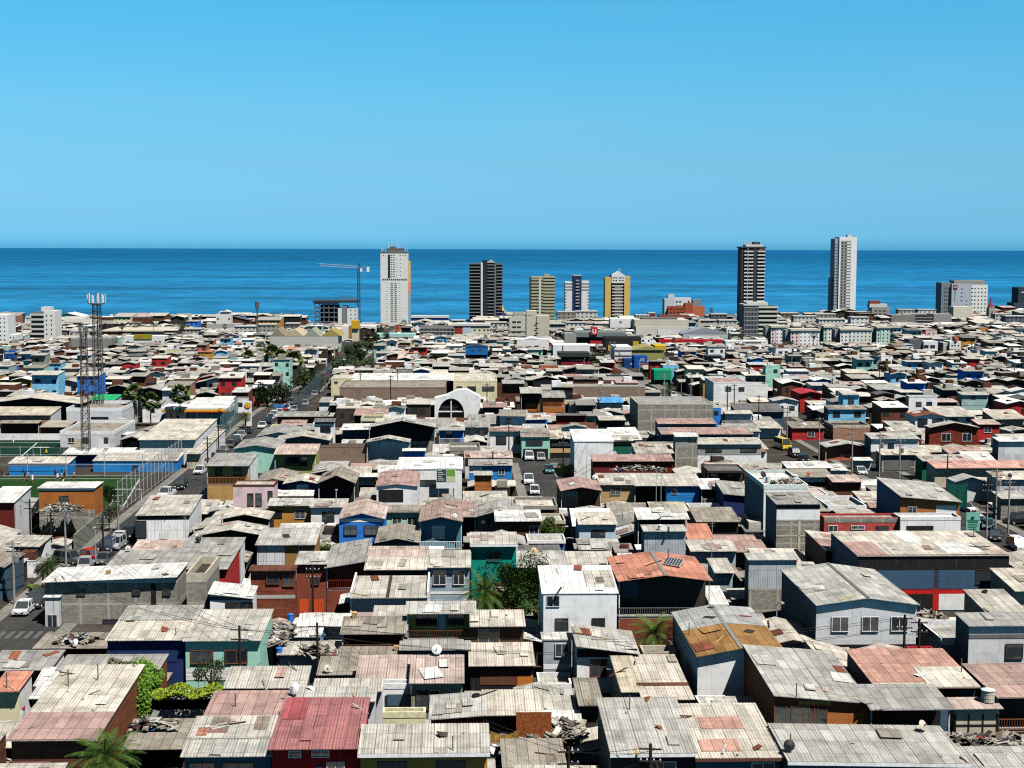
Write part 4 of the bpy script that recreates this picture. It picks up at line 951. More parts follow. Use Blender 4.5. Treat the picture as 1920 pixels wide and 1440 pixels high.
tall('office_building', 'office building', 'white and brick red offices with rooftop dishes', 1284, 593, 22, [
 ('B', 1246, 1264, 560, None, 2, 18, (.52, .56, .60), 'wall', TF), ('B', 1258, 1297, 559, None, 4, 18, (.62, .66, .70), 'white_wing', TF), ('B', 1253, 1265, 552, 560, 5, 12, (.6, .62, .65), 'lift_housing', TF), ('B', 1252, 1283, 574, None, -2, 6, (.36, .075, .035), 'brick_wing', TF), ('B', 1283, 1298, 568, None, -2.5, 6, (.38, .085, .04), 'brick_core', TF), ('B', 1298, 1321, 574, None, -1, 6, (.50, .14, .07), 'brick_wing', TF), ('B', 1300, 1316, 562, 574, 4, 14, (.2, .25, .3), 'glazed_attic', TF),
 ('W', [1270, 1276, 1292], 566, 8, 2, 3.2, 3, 3.9), ('W', [1257, 1264, 1271, 1278], 579, 6.5, 2, 5, 2, -2.1)])
tall('apartment_block', 'apartment block', 'pale beige block with narrow slit windows', 1008, 636, 18, [
 ('B', 987, 1006, 583, None, 0, 14, (.56, .54, .44), 'wall', TF), ('B', 1006, 1030, 592, None, -.6, 14, (.54, .50, .39), 'wall', TF), ('W', [1006], 606, 9.5, 3, 7, 1.6, -.66), ('W', [991, 996], 592, 1, 1, 3.6, 1.2, 0)])
tall('apartment_block', 'apartment block', 'low beige block with wide curtained windows', 972, 638, 16, [
 ('B', 955, 985, 594, None, 0, 14, (.55, .53, .45), 'wall', TF), ('B', 963, 983, 586, 594, 3, 10, (.4, .38, .34), 'attic', TF), ('W', [964, 973], 604, 9.5, 3, 7.5, 3.4, 0), ('R', 'floor_band', 955, 986, 620, 9.5, 2, 2, -.4, 0, (.5, .48, .4), TF)])
tall('house_tower', 'corner building', 'small white tower house by the water', 417, 622, 10, [('B', 405, 433, 589, None, 0, 9, (.72, .70, .64), 'wall', TF), ('B', 411, 431, 584, 590, 1, 8, (.74, .73, .68), 'attic', TF), ('G', 414, 432, 581.5, 585, (.7, .68, .62)), ('W', [409, 430], 598, 1, 1, 3, 3.4, 0), ('B', 388, 452, 607, None, -1, 12, (.4, .4, .39), 'terrace_base', TF)])
tall('glass_office', 'office building', 'dark glass office at the right edge', 1912, 585, 22, [('B', 1908, 1950, 539, None, 0, 20, (.035, .05, .07), 'wall', TF), ('B', 1899, 1950, 568, None, -2, 20, (.05, .07, .10), 'podium', TF), ('B', 1914, 1930, 547, 549, -.2, 0, (.75, .75, .75), 'white_bar', TF)])
# 4-storey flats
def flats(xl, xr, yt, yb, cL, cR, label):
    n = 4; cols_ = [xl+(xr-xl)*(k+.5)/max(2, int((xr-xl)/7)) for k in range(max(2, int((xr-xl)/7)))]
    tall('flat_block', 'flat block', label, (xl+xr)/2, yb, 12, [('B', xl, xl+(xr-xl)*.3, yt+3, None, 0, 11, cL, 'wall', TF), ('B', xl+(xr-xl)*.3, xr, yt+3, None, -.2, 11, cR, 'main_wall', TF), ('B', xl-1, xr+1, yt, yt+3.2, -.8, 12, (.55, .50, .42), 'roof', TF), ('B', xl-8, xl-1, yt+2, None, 3, 11, (.30, .29, .28), 'stair_tower', TF),
      ('W', cols_, yt+8, 6.6, 4, 2.0, 2.2, -.25)], group='four storey flats in rows')
pk, mn, wh = (.78, .60, .61), (.50, .68, .60), (.84, .84, .82)
flats(1445, 1476, 611, 648, pk, wh, 'pink and white flat block standing leftmost of its row')
flats(1482, 1536, 617, 652, pk, wh, 'wide pink and white flat block with a palm at its door')
flats(1544, 1566, 611, 645, mn, wh, 'narrow mint and white flat block behind the wide one')
flats(1575, 1634, 616, 648, wh, (.70, .73, .68), 'longest white flat block of the row')
flats(1643, 1668, 612, 648, mn, mn, 'plain mint flat block ending the row')
# other named buildings near the shore
tall('market_hall', 'hall', 'grey concrete hall with faded name on its wall', 1694, 612, 20, [('B', 1671, 1716, 591, None, 0, 20, (.22, .21, .20), 'wall', TF), ('T', 'GALENO', 1686, 603, 5.2, (.42, .41, .39), 'lettering', -.12)])
tall('glazed_hall', 'hall', 'dark glazed hall between two grey concrete cubes', 1732, 611, 20, [('B', 1716, 1750, 591, None, 1, 20, (.04, .05, .055), 'wall', TF), ('R', 'floor_band', 1717, 1749, 596, 5, 3, .9, .7, 1, (.5, .5, .5), TF)])
tall('concrete_hall', 'hall', 'square grey concrete hall under the hotel', 1767, 611, 20, [('B', 1750, 1784, 589, None, 0, 20, (.30, .29, .28), 'wall', TF)])
tall('cream_annex', 'hall', 'cream blank annex at the hotel foot', 1803, 602, 16, [('B', 1787, 1822, 575, None, 0, 14, (.66, .62, .50), 'wall', TF)])
tall('office_building', 'office building', 'small grey office with red attic by the slim tower', 1650, 596, 16, [('B', 1634, 1669, 576, None, 0, 14, (.30, .29, .27), 'wall', TF), ('B', 1631, 1664, 570, 577, 2, 12, (.6, .6, .58), 'attic', TF), ('B', 1632, 1652, 564, 570, 4, 10, (.25, .06, .05), 'red_attic', TF), ('W', [1642, 1650, 1658], 583, 6, 2, 5, 2.4, 0)])
tall('blue_pavilion', 'pavilion', 'long navy pavilion with white roof on the shore', 805, 607, 14, [('B', 769, 841, 596, None, 0, 14, (.01, .03, .16), 'wall', TF), ('B', 768, 842, 592.5, 596, -.5, 14.5, (.6, .6, .6), 'roof', TF)])
tall('school_building', 'school', 'white building with red corner and yellowish wing', 886, 632, 14, [('B', 852, 919, 611, None, 0, 14, (.68, .66, .52), 'wall', TF), ('B', 851, 920, 607, 611, -.8, 14.5, (.6, .6, .58), 'roof', TF), ('B', 853, 867, 612, 630, -.2, 0, (.30, .03, .03), 'red_corner', TF), ('B', 868, 883, 613, 630, -.25, 0, (.45, .55, .66), 'blue_panel', TF), ('W', [890, 899, 908, 915], 619, 8, 2, 3.6, 3, 0)])
tall('office_building', 'office building', 'grey three floor offices with white sills', 818, 634, 14, [('B', 787, 850, 612, None, 0, 14, (.17, .17, .165), 'wall', TF), ('R', 'floor_band', 786, 851, 615, 7, 3, 1.6, -.3, 0, (.42, .42, .40), TF), ('W', [792+7*i for i in range(9)], 619, 7, 2, 4, 3, 0)])
tall('warehouse', 'warehouse', 'concrete warehouse with three brown gables', 570, 654, 24, [('B', 507, 634, 630, None, 0, 24, (.50, .49, .45), 'wall', TF), ('G', 507, 535, 616, 630, (.26, .22, .15)), ('G', 535, 570, 617, 630, (.50, .40, .27)), ('G', 570, 600, 616, 630, (.30, .31, .25)), ('G', 602, 640, 617, 630, (.34, .27, .08)), ('R', 'pilaster', 507, 508, 642, 0, 1, 24, -.2, 0, 'block', TF)])
tall('orange_building', 'shop', 'ochre shop building at the avenue corner', 668, 640, 10, [('B', 641, 654, 612, None, 0, 10, (.70, .67, .60), 'wall', TF), ('B', 654, 660, 612, 636, -.1, 9, (.42, .18, .06), 'brown_panel', TF), ('B', 660, 672, 606, None, 1, 9, (.62, .58, .40), 'tower', TF), ('B', 659, 673, 601, 616, -.3, 8, (.60, .34, .02), 'yellow_sign', TF)])
tall('warehouse', 'warehouse', 'grey blank warehouse wall near the left shore', 170, 658, 16, [('B', 133, 208, 635, None, 0, 16, (.24, .24, .23), 'wall', TF)])
tall('supermarket', 'supermarket', 'long cream roofed supermarket with red stripe', 270, 634, 50, [('B', 192, 312, 621, None, 0, 45, (.66, .60, .44), 'wall', TF), ('B', 190, 314, 619.5, 621.5, -1, 46, (.55, .50, .40), 'roof', TF), ('B', 192, 270, 623, 627, -.2, 0, (.45, .10, .10), 'red_stripe', TF)])
tall('signed_shop', 'shop', 'olive yellow signed shop between white fronts', 268, 648, 12, [('B', 233, 310, 630, None, 0, 10, (.72, .72, .72), 'wall', TF), ('B', 252, 285, 627, 636, -.4, 1, (.30, .27, .02), 'olive_sign', TF), ('T', 'ATI', 262, 631.5, 4.5, (.5, .2, .05), 'lettering', -.5), ('W', [240, 292, 300], 641, 1, 1, 4, 3, 0)])
tall('shop_building', 'shop', 'deep blue shop with white writing near left edge', 21, 682, 10, [('B', 8, 35, 659, None, 0, 10, (.01, .07, .25), 'wall', TF), ('T', 'MM YGW', 19, 662, 3, 'wallw', 'lettering', -.15), ('W', [14, 24], 672, 1, 1, 4, 4, 0)])
rt, X, Zp, s = tall('department_store', 'department store', 'dark curved department store with red letter sign', 1120, 650, 30, [('B', 1077, 1173, 623, 632, -.5, 22, (.17, .20, .19), 'fascia', TF), ('B', 1085, 1168, 632, None, 1, 22, (.03, .03, .03), 'wall', TF), ('B', 1058, 1080, 625, None, -1, 14, (.3, .3, .28), 'wing', TF), ('B', 1107, 1120, 613, 627, -1.6, -.8, (.60, .01, .015), 'red_sign', 'paint'), ('T', 'u', 1113.5, 619.5, 13, 'wallw', 'lettering', -1.75), ('B', 1106, 1128, 639, 650, -1.2, .2, (.50, .01, .02), 'red_panel', 'paint')])
tall('red_shop', 'shop', 'black roofed pavilion over crimson wall', 1078, 690, 12, [('B', 1052, 1108, 679, None, 0, 11, (.22, .015, .025), 'wall', TF), ('B', 1054, 1106, 669, 679, 1, 10, (.02, .02, .02), 'upper_wall', TF), ('B', 1048, 1106, 662, 669, -.4, 12, (.035, .04, .04), 'roof', TF), ('W', [1060+7*i for i in range(6)], 675, 1, 1, 5, 4, .95)])
tall('white_hall', 'hall', 'long white walled hall above the crimson pavilion', 1072, 672, 14, [('B', 1037, 1106, 647, None, 0, 14, (.76, .76, .76), 'wall', TF), ('B', 1054, 1056, 648, 662, -.15, 0, (.1, .1, .1), 'drain', TF)])
tall('gable_depot', 'depot', 'olive gabled depot with black front and yellow corners', 1190, 678, 20, [('B', 1152, 1184, 650, None, 0, 18, (.72, .72, .72), 'wall', TF), ('B', 1184, 1246, 656, None, .5, 18, (.30, .28, .10), 'gable_wall', TF), ('G', 1184, 1246, 649, 656.5, (.32, .30, .12)), ('R', 'floor_band', 1152, 1184, 657, 10, 2, 2, -.2, 0, (.12, .12, .2), TF), ('B', 1230, 1250, 649, 662, 3, 18, (.60, .38, .02), 'yellow_wing', TF)])
tall('black_depot', 'depot', 'black boxy depot with yellow edge', 1166, 664, 16, [('B', 1137, 1205, 634, None, 6, 20, (.022, .022, .022), 'wall', TF), ('B', 1142, 1147, 649, 662, 5.5, 8, (.60, .36, .02), 'yellow_panel', TF), ('B', 1189, 1200, 641, 649, 5.5, 8, (.55, .35, .03), 'yellow_sign', TF)])
tall('blue_shop', 'shop', 'royal blue corner shop with pale lettering', 1196, 690, 9, [('B', 1189, 1214, 668, None, 0, 9, (.01, .08, .36), 'wall', TF), ('B', 1171, 1189, 674, None, 1, 9, (.008, .05, .20), 'side_wing', TF), ('T', 'iTi', 1204, 675, 5.5, 'wallw', 'lettering', -.15), ('T', 'KIS', 1186, 683, 4, 'wallw', 'lettering', .85)])
tall('green_shop', 'shop', 'bright green shop front by the busy street', 1242, 722, 9, [('B', 1226, 1259, 694, 712, -.2, 9, (.01, .30, .16), 'wall', TF), ('B', 1227, 1258, 712, None, 1, 9, (.05, .06, .05), 'shop_opening', TF), ('B', 1243, 1253, 712, 722, .2, 1, (.01, .28, .14), 'green_door', TF)])
tall('blue_house', 'house', 'vivid blue two storey house under far palms', 894, 677, 9, [('B', 873, 915, 651, None, 0, 9, (.01, .14, .42), 'wall', TF), ('G', 872, 916, 646, 651, (.03, .06, .10)), ('W', [886, 900], 657, 1, 1, 4, 4, 0), ('B', 874, 914, 663, 665, -1.2, 0, (.01, .13, .40), 'balcony', TF), ('B', 880, 905, 666, 675, -.1, 0, (.02, .02, .02), 'porch_opening', TF)])
tall('turquoise_roof_shed', 'shed', 'long shed with pale turquoise roof', 743, 640, 12, [('B', 706, 778, 632, None, 0, 12, (.3, .28, .26), 'wall', TF), ('B', 705, 779, 626, 633, 1, 13, (.36, .60, .57), 'roof', TF)])
tall('red_canopy', 'market canopy', 'long scarlet canopy below white sheds', 1300, 648, 6, [('B', 1235, 1355, 637, 643, 0, 6, (.42, .012, .02), 'roof', TF), ('B', 1237, 1353, 643, None, 3, 6, (.2, .19, .18), 'wall', TF)])
tall('long_shed', 'shed', 'broad cream roofed shed with white loading wall', 1250, 633, 20, [('B', 1192, 1290, 612, None, 0, 20, (.62, .60, .53), 'wall', TF), ('B', 1190, 1292, 600, 612, 2, 20, (.58, .54, .44), 'roof', TF), ('B', 1204, 1272, 596.5, 600, 6, 16, (.16, .16, .155), 'roof_ridge', TF), ('B', 1233, 1275, 618, 632, -.4, .0, (.7, .7, .7), 'loading_wall', TF)])
tall('gable_hall', 'hall', 'wide grey gabled hall with cream roof edge', 1322, 640, 20, [('B', 1280, 1366, 626, None, 0, 18, (.45, .47, .48), 'wall', TF), ('G', 1277, 1368, 614, 626, (.26, .29, .33)), ('B', 1292, 1350, 630, 640, -.2, 0, (.66, .66, .66), 'white_base', TF)])
tall('white_store', 'shop', 'white blank shop wall with small crest', 1175, 622, 12, [('B', 1144, 1184, 598, None, 0, 12, (.76, .76, .76), 'wall', TF), ('B', 1161, 1166, 602, 606, -.1, 0, (.2, .2, .2), 'crest', TF)])
tall('long_white_wall', 'hall', 'long white low hall right of the scarlet canopy', 1400, 652, 10, [('B', 1360, 1440, 639, None, 0, 10, (.74, .74, .72), 'wall', TF), ('W', [1370+8*i for i in range(9)], 642, 1, 1, 2, 1.2, 0)])
tall('white_hangar', 'hall', 'white stepped gable hall near beige blocks', 1000, 655, 12, [('B', 970, 1031, 636, None, 0, 12, (.76, .76, .76), 'wall', TF), ('G', 985, 1010, 632, 636, (.76, .76, .76))])
tall('villa', 'house', 'angular white modern villa with grey glazing', 1762, 664, 12, [('B', 1731, 1758, 640, None, 0, 11, (.74, .74, .74), 'wall', TF), ('B', 1706, 1731, 637, None, 1.5, 11, (.12, .13, .14), 'glazed_wing', TF), ('B', 1715, 1755, 655, 664, -2, 0, (.7, .7, .7), 'lower_front', TF), ('W', [1736, 1748], 650, 1, 1, 9, 6, 0)])
tall('villa', 'house', 'white villa with grid fronts and roof tank', 1788, 662, 12, [('B', 1780, 1802, 640, None, 0, 11, (.74, .74, .73), 'wall', TF), ('B', 1770, 1780, 643, None, 1.5, 11, (.5, .5, .48), 'side_wing', TF), ('W', [1785, 1790, 1797], 648, 8, 2, 3, 2.6, 0), ('B', 1793, 1801, 632, 640, 3, 7, (.4, .09, .04), 'roof_tank', TF)])
tall('pink_house', 'house', 'pale pink gabled twin house in the far rows', 1744, 632, 10, [('B', 1728, 1758, 620, None, 0, 9, (.72, .52, .55), 'wall', TF), ('G', 1726, 1760, 615, 620, (.5, .46, .40)), ('W', [1735, 1742, 1750], 625, 1, 1, 2.4, 2.4, -.02)])
# more mid-rise blocks along the shore
for i_, (px, yt, yb, wd, cc_) in enumerate([(500, 608, 628, 34, (.35, .33, .30)), (548, 606, 622, 26, (.16, .15, .14)), (460, 611, 628, 40, (.55, .54, .5)), (360, 616, 632, 36, (.4, .38, .34)), (120, 618, 634, 30, (.13, .13, .13)), (860, 600, 612, 26, (.12, .1, .09)), (1100, 583, 600, 40, (.6, .58, .54)), (1062, 584, 602, 34, (.3, .26, .22)), (1205, 590, 603, 26, (.7, .7, .68)), (1222, 586, 600, 12, (.25, .03, .05)), (1348, 588, 604, 30, (.12, .12, .12)), (1365, 600, 616, 34, (.5, .5, .42)), (1480, 586, 600, 34, (.16, .14, .12)), (1510, 592, 610, 44, (.6, .6, .58)), (1548, 588, 606, 38, (.35, .34, .33)), (1560, 598, 614, 50, (.66, .65, .62)), (1612, 594, 612, 34, (.72, .72, .71)), (1700, 580, 592, 30, (.4, .4, .38)), (1738, 580, 592, 34, (.7, .69, .66)), (1880, 588, 606, 30, (.5, .5, .48)), (1905, 592, 612, 40, (.12, .14, .17)), (1465, 604, 622, 24, (.68, .68, .66)), (1412, 640, 652, 30, (.1, .1, .09)), (1330, 600, 612, 34, (.12, .13, .14)), (930, 604, 618, 40, (.55, .53, .48)), (690, 606, 616, 26, (.3, .28, .25)), (1080, 604, 618, 40, (.6, .6, .58)), (1130, 606, 618, 30, (.2, .18, .16))]):
    P_ = unproj(px, yb); lb_ = autolabel('small ' + ('dark' if sum(cc_) < .6 else 'pale' if sum(cc_) > 1.5 else 'dun') + ' shore block', P_)
    tall('shore_block', 'low block', lb_, px, yb, 12, [('B', px-wd/2, px+wd/2, yt+1.5, None, 0, 12, cc_, 'wall', TF), ('B', px-wd/2-.5, px+wd/2+.5, yt, yt+1.6, -.5, 12.5, (.5, .49, .46), 'roof', TF), ('W', [px-wd/2+(k_+.5)*wd/max(2, int(wd/7)) for k_ in range(max(2, int(wd/7)))], yt+5, 6, max(1, int((yb-yt)/7)), 3, 2.2, 0)], group='low and middle height blocks along the shore')
# church
rt, X, Zp, s = tall('church', 'church', 'small brown church tower with pointed red spire', 1857, 598, 10, [('B', 1854, 1865, 577, None, 0, 7, (.42, .37, .30), 'tower_wall', TF), ('B', 1865, 1872, 584, None, 1, 12, (.40, .14, .10), 'nave', TF), ('B', 1858.5, 1861, 583, 590, -.08, 0, (.1, .1, .1), 'clock', TF)])
mb = MB(); mb.lathe([(3.4, 0), (1.4, 5.5), (.1, 13)], 8, (X(1859), 3.2, Zp(577))); mb.build('spire', TF, rt, (.30, .06, .07))
# pointed blue hall
rt, X, Zp, s = tall('turreted_hall', 'amusement hall', 'blue turreted hall with yellow pointed roofs', 938, 598, 10, [('B', 928, 949, 593, None, 0, 9, (.02, .08, .30), 'wall', TF)])
for x, yb_, r, yt in ((938, 593, 2.4, 562), (942, 593, 1.7, 572), (933, 593, 1.7, 574), (947, 595, 1.2, 580)):
    mb = MB(); z0, z1 = Zp(yb_), Zp(yt); zm = z0+(z1-z0)*.5; mb.lathe([(r, z0), (r, zm)], 8, (X(x), 3, 0)); t_ = mb.build('turret', TF, rt, (.02, .06, .28))
    mb = MB(); mb.lathe([(r*1.25, zm), (.08, z1)], 8, (X(x), 3, 0)); mb.build('turret_roof', TF, t_, (.72, .42, .03))
# arched white building
P = unproj(858, 786, 0); s = F/proj(P)[2]; rt = empty('arched_hall', (P.x, P.y, zg(P.y)), YAW); tag(rt, 'white hall with a huge dark semicircular window', 'hall')
X = lambda px: (px-858)/s; Zp = lambda py: (786-py)/s
mb = MB(); outer = [(815, 786), (815, 746), (837, 741), (858, 731), (878, 731), (878, 741), (901, 744), (901, 786)]
arc = [(846+24.5*math.cos(math.pi*i/24), 786-8-27*math.sin(math.pi*i/24)*1.15) for i in range(25)]
# front wall as strips round the opening
top = [(815, 746), (837, 741), (858, 731), (878, 731)]
def ytop(px):
    o_ = [(815, 746), (837, 741), (858, 731), (877.9, 731), (878, 741), (901, 744)]
    for (a, b_), (c_, d_) in zip(o_, o_[1:]):
        if a <= px <= c_: return b_+(d_-b_)*(px-a)/(c_-a)
    return 744
xs_ = [815, 821.5] + [846+24.5*math.cos(math.pi*(24-i)/24) for i in range(1, 24)] + [870.5, 877.9, 901]
for a, b_ in zip(xs_, xs_[1:]):
    def lo(px): 
        t = (px-846)/24.5
        return 786+3 if abs(t) >= 1 else 778-31*math.sqrt(1-t*t)
    la, lb = lo(a), lo(b_)
    mb.face([(X(a), 0, Zp(la)), (X(b_), 0, Zp(lb)), (X(b_), 0, Zp(ytop(b_-.01))), (X(a), 0, Zp(ytop(a+.01)))])
    mb.face([(X(a), 0, Zp(ytop(a+.01))), (X(b_), 0, Zp(ytop(b_-.01))), (X(b_), 4, Zp(ytop(b_-.01))), (X(a), 4, Zp(ytop(a+.01)))])
    mb.face([(X(a), 0, Zp(la)), (X(a), 1, Zp(la)), (X(b_), 1, Zp(lb)), (X(b_), 0, Zp(lb))])
mb.face([(X(901), 0, -1), (X(901), 4, -1), (X(901), 4, Zp(744)), (X(901), 0, Zp(744))]); mb.face([(X(815), 4, -1), (X(815), 0, -1), (X(815), 0, Zp(746)), (X(815), 4, Zp(746))])
pts_ = [(q_, ytop(q_-.01 if q_ > 877.95 else q_)) for q_ in xs_]
mb.grid([[(X(q_), 4, -1) for q_, _ in reversed(pts_)], [(X(q_), 4, Zp(y_)) for q_, y_ in reversed(pts_)]])
mb.build('wall', 'wall_plaster', rt, 'wallw')
mb = MB(); mb.box(X(821), X(871), .9, 1.1, -1, Zp(746)); mb.build('arched_window', 'glass', rt)
mb = MB(); mb.box(X(845), X(847), .3, .9, -1, Zp(747)); mb.box(X(821), X(871), .3, .8, Zp(773), Zp(771)); mb.build('mullion', 'paint', rt, 'wallw')
g = g2(P); OCC.append((g[0]+X(815), g[0]+X(901), g[1]-1, g[1]+6)); PROT.append((815, 901, 730, 784, proj(P)[2])); LAND.append((P.x, P.y+7, rt['label'], 815))
# billboard on the trading hall
P = unproj(837, 880, 6.0); s = F/proj(P)[2]; P.y -= 1.5; rt = empty('billboard', (P.x, P.y, 1.5), YAW); tag(rt, 'billboard with dark text panel and green landscape', 'billboard')
mb = MB(); mb.box(-18/s, 18/s, 0, .15, 1.6, 2.3+31/s); mb.build('panel', 'paint', rt, 'wallw')
mb = MB(); mb.box(-17/s, .5/s, -.03, 0, 2.4+3/s, 2.2+29/s); mb.build('dark_poster', 'paint', rt, (.02, .06, .07))
mb = MB(); mb.box(1.5/s, 17/s, -.03, 0, 2.4+14/s, 2.2+29/s); mb.build('landscape_poster', 'paint', rt, (.18, .36, .06))
mb = MB(); mb.box(1.5/s, 17/s, -.03, 0, 2.4+3/s, 2.4+13/s); mb.build('pale_poster', 'paint', rt, (.55, .62, .38))
mb = MB()
for i in range(6): mb.box(-15/s, (-2-3*(i % 3))/s, -.05, -.03, 2.4+(6+3.6*i)/s, 2.4+(7.2+3.6*i)/s)
mb.build('poster_lettering', 'paint', rt, 'wgrey')
for x in (-14, 14): mb = MB(); mb.box(x/s-.08, x/s+.08, .15, .3, -1.8, 3); mb.build('post', 'metal', rt, 'dgrey')
# ---------------------------------------------------------------- fuel station
def emblem(par, x, y, z, r):
    mb = MB(); mb.lathe([(r*1.12, 0), (r*1.12, .05)], 20); o = mb.build('emblem_rim', 'paint', par, (.6, .02, .01)); o.location = (x, y, z); o.rotation_euler = (math.pi/2, 0, 0)
    mb = MB(); pts = [(r*.95*math.cos(rad(a))*(1 if a % 36 else .93), -.09, r*.85*math.sin(rad(a))*(1 if a % 36 else .93)+.1*r) for a in range(-20, 201, 18)] + [(-.35*r, -.09, -.85*r), (.35*r, -.09, -.85*r)]
    mb.face(pts); o = mb.build('emblem', 'paint', par, (.85, .50, .01)); o.location = (x, y, z)
    mb = MB()
    for a in (30, 60, 90, 120, 150): mb.box(-.025*r, .025*r, -.11, -.09, -.1*r, .72*r, Matrix.Translation((0, 0, -.35*r)) @ Matrix.Rotation(rad(90-a)*.8, 4, 'Y'))
    o = mb.build('emblem_rib', 'paint', par, (.6, .05, .01)); o.location = (x, y, z)
P = unproj(367, 797); s = F/proj(P)[2]; rt = empty('fuel_canopy', (P.x, P.y, zg(P.y)), YAW); tag(rt, 'white fuel station canopy with yellow stripe and round emblem', 'fuel canopy')
X = lambda px: (px-367)/s; Zp = lambda py: (797-py)/s
mb = MB(); mb.box(X(303), X(432), 0, 9, Zp(773), Zp(764)); mb.build('canopy', 'paint', rt, 'wallw')
mb = MB(); mb.box(X(304), X(431), -.06, 0, Zp(771.5), Zp(767.5)); mb.build('yellow_stripe', 'paint', rt, (.80, .42, .01))
mb = MB(); mb.box(X(350), X(431), -.07, 0, Zp(773), Zp(771.6)); mb.build('red_stripe', 'paint', rt, (.55, .02, .02))
emblem(rt, X(413), -.12, Zp(768), 3.4/s)
for x in (310, 321, 340, 368, 395, 425):
    for y in (1.5, 7.5): mb = MB(); mb.box(X(x)-.15, X(x)+.15, y-.15, y+.15, -.3, Zp(773)); mb.build('column', 'paint', rt, 'wgrey')
for x in (330, 382): mb = MB(); mb.box(X(x)-.4, X(x)+.4, 4, 4.5, 0, 1.7); mb.build('fuel_pump', 'paint', rt, (.6, .05, .02))
LAND.append((P.x, P.y, rt['label'], 303)); g = g2(P); OCC.append((g[0]+X(303), g[0]+X(432), g[1]-4, g[1]+10)); PROT += [(244, 259, 715, 788, 370), (275, 291, 735, 794, 360), (329, 345, 715, 792, 360)]
PROT.append((303, 432, 762, 800, proj(P)[2]))
P = unproj(465, 804); s = F/proj(P)[2]; rt = empty('pylon_sign', (P.x, P.y, zg(P.y)), YAW); tag(rt, 'tall white pylon sign with yellow shell emblem beside the street', 'pylon sign')
mb = MB(); mb.box(-7/s, 7/s, 0, .5, -.2, 52/s); mb.build('slab', 'paint', rt, 'wallw'); emblem(rt, 0, -.1, 44/s, 5.2/s)
mb = MB(); mb.box(-5.5/s, 5.5/s, -.05, 0, 16/s, 31/s); mb.build('price_panel', 'paint', rt, (.55, .55, .50))
mb = MB(); mb.box(-5.5/s, 5.5/s, -.08, -.05, 27/s, 31/s); mb.build('yellow_panel', 'paint', rt, (.75, .5, .02))
PROT.append((456, 474, 750, 804, proj(P)[2]))
# green notice board
P = unproj(1823, 1022); s = F/proj(P)[2]; rt = empty('notice_board', (P.x, P.y, 0), YAW); tag(rt, 'mint green notice board on posts near parked cars', 'notice board')
mb = MB(); mb.box(-13/s, 13/s, 0, .12, 27/s, 62/s); mb.build('board', 'paint', rt, (.20, .50, .40))
mb = MB(); mb.lathe([(.01, -.05), (3.4/s, 0), (.01, .05)], 10, (0, -.06, 54/s))
for i, (a, b_) in enumerate([(-11, 11), (-10, 9), (-8, 8), (-10, 10), (-9, 6), (-7, 7)]): mb.box(a/s, b_/s, -.04, 0, (46-3.2*i)/s, (47-3.2*i+(.8 if i < 2 else 0))/s)
mb.build('board_lettering', 'paint', rt, (.03, .20, .14))
for x in (-7, 7): mb = MB(); mb.tube([(x/s, .2, -.3), (x/s, .2, 60/s)], .07, 6); mb.build('post', 'metal', rt, 'wgrey')
PROT.append((1808, 1838, 958, 1015, proj(P)[2]))
# ---------------------------------------------------------------- lattice masts and crane
def lattice(mb, x, y, z0, z1, w, step, r, taper=1.0):
    n = max(1, int((z1-z0)/step))
    for i in range(n):
        a, b_ = z0+(z1-z0)*i/n, z0+(z1-z0)*(i+1)/n; wa = w*(1+(taper-1)*i/n)/2; wb = w*(1+(taper-1)*(i+1)/n)/2
        c = [(-1, -1), (1, -1), (1, 1), (-1, 1)]
        for k in range(4):
            p, q_ = c[k], c[(k+1) % 4]
            mb.tube([(x+p[0]*wa, y+p[1]*wa, a), (x+p[0]*wb, y+p[1]*wb, b_)], r*1.5, 4, cap=False)
            mb.tube([(x+p[0]*wa, y+p[1]*wa, a), (x+q_[0]*wb, y+q_[1]*wb, b_)], r, 3, cap=False)
            mb.tube([(x+q_[0]*wa, y+q_[1]*wa, a), (x+p[0]*wb, y+p[1]*wb, b_)], r, 3, cap=False)
            mb.tube([(x+p[0]*wb, y+p[1]*wb, b_), (x+q_[0]*wb, y+q_[1]*wb, b_)], r, 3, cap=False)
P = unproj(186, 792); s = F/proj(P)[2]; H1 = (792-570)/s; rt = empty('telecom_mast', (P.x, P.y, zg(P.y)), YAW); tag(rt, 'tall lattice telecom mast crowned with white panel antennas', 'telecom mast')
mb = MB(); lattice(mb, 0, 0, 0, H1, 2.2, 1.7, .055, .75); mb.build('mast', 'metal', rt, (.11, .10, .10))
mb = MB(); mb.tube([(.1, 0, 0), (.1, 0, H1)], .13, 5); mb.build('cable_run', 'rubber', rt)
mb = MB(); mb.lathe([(.3, H1-.4), (2.1, H1), (2.1, H1+.15), (.3, H1+.15)], 12); mb.build('platform', 'metal', rt, 'dgrey')
for i in range(11):
    a = i*2*math.pi/11; mb = MB(); h_ = R_.uniform(1.6, 2.4); M = Matrix.Translation((2.1*math.cos(a), 2.1*math.sin(a), H1+.3)) @ Matrix.Rotation(a, 4, 'Z')
    mb.box(-.1, .12, -.2, .2, 0, h_, M); mb.build('antenna_panel', 'paint', rt, 'wallw' if i % 3 else 'wgrey')
mb = MB(); mb.tube([(0, 0, H1), (0, 0, H1+3)], .05, 4); mb.build('lightning_rod', 'metal', rt, 'dgrey')
PROT.append((176, 196, 700, 790, proj(P)[2]))
P = unproj(162, 872); s = F/proj(P)[2]; H1 = (872-622)/s; rt = empty('lattice_tower', (P.x, P.y, 0), YAW); tag(rt, 'slender rusty lattice tower beside the blue cabins', 'lattice tower')
mb = MB(); lattice(mb, 0, 0, 0, H1, 1.5, 1.5, .045, .7); mb.build('mast', 'metal', rt, (.08, .06, .055))
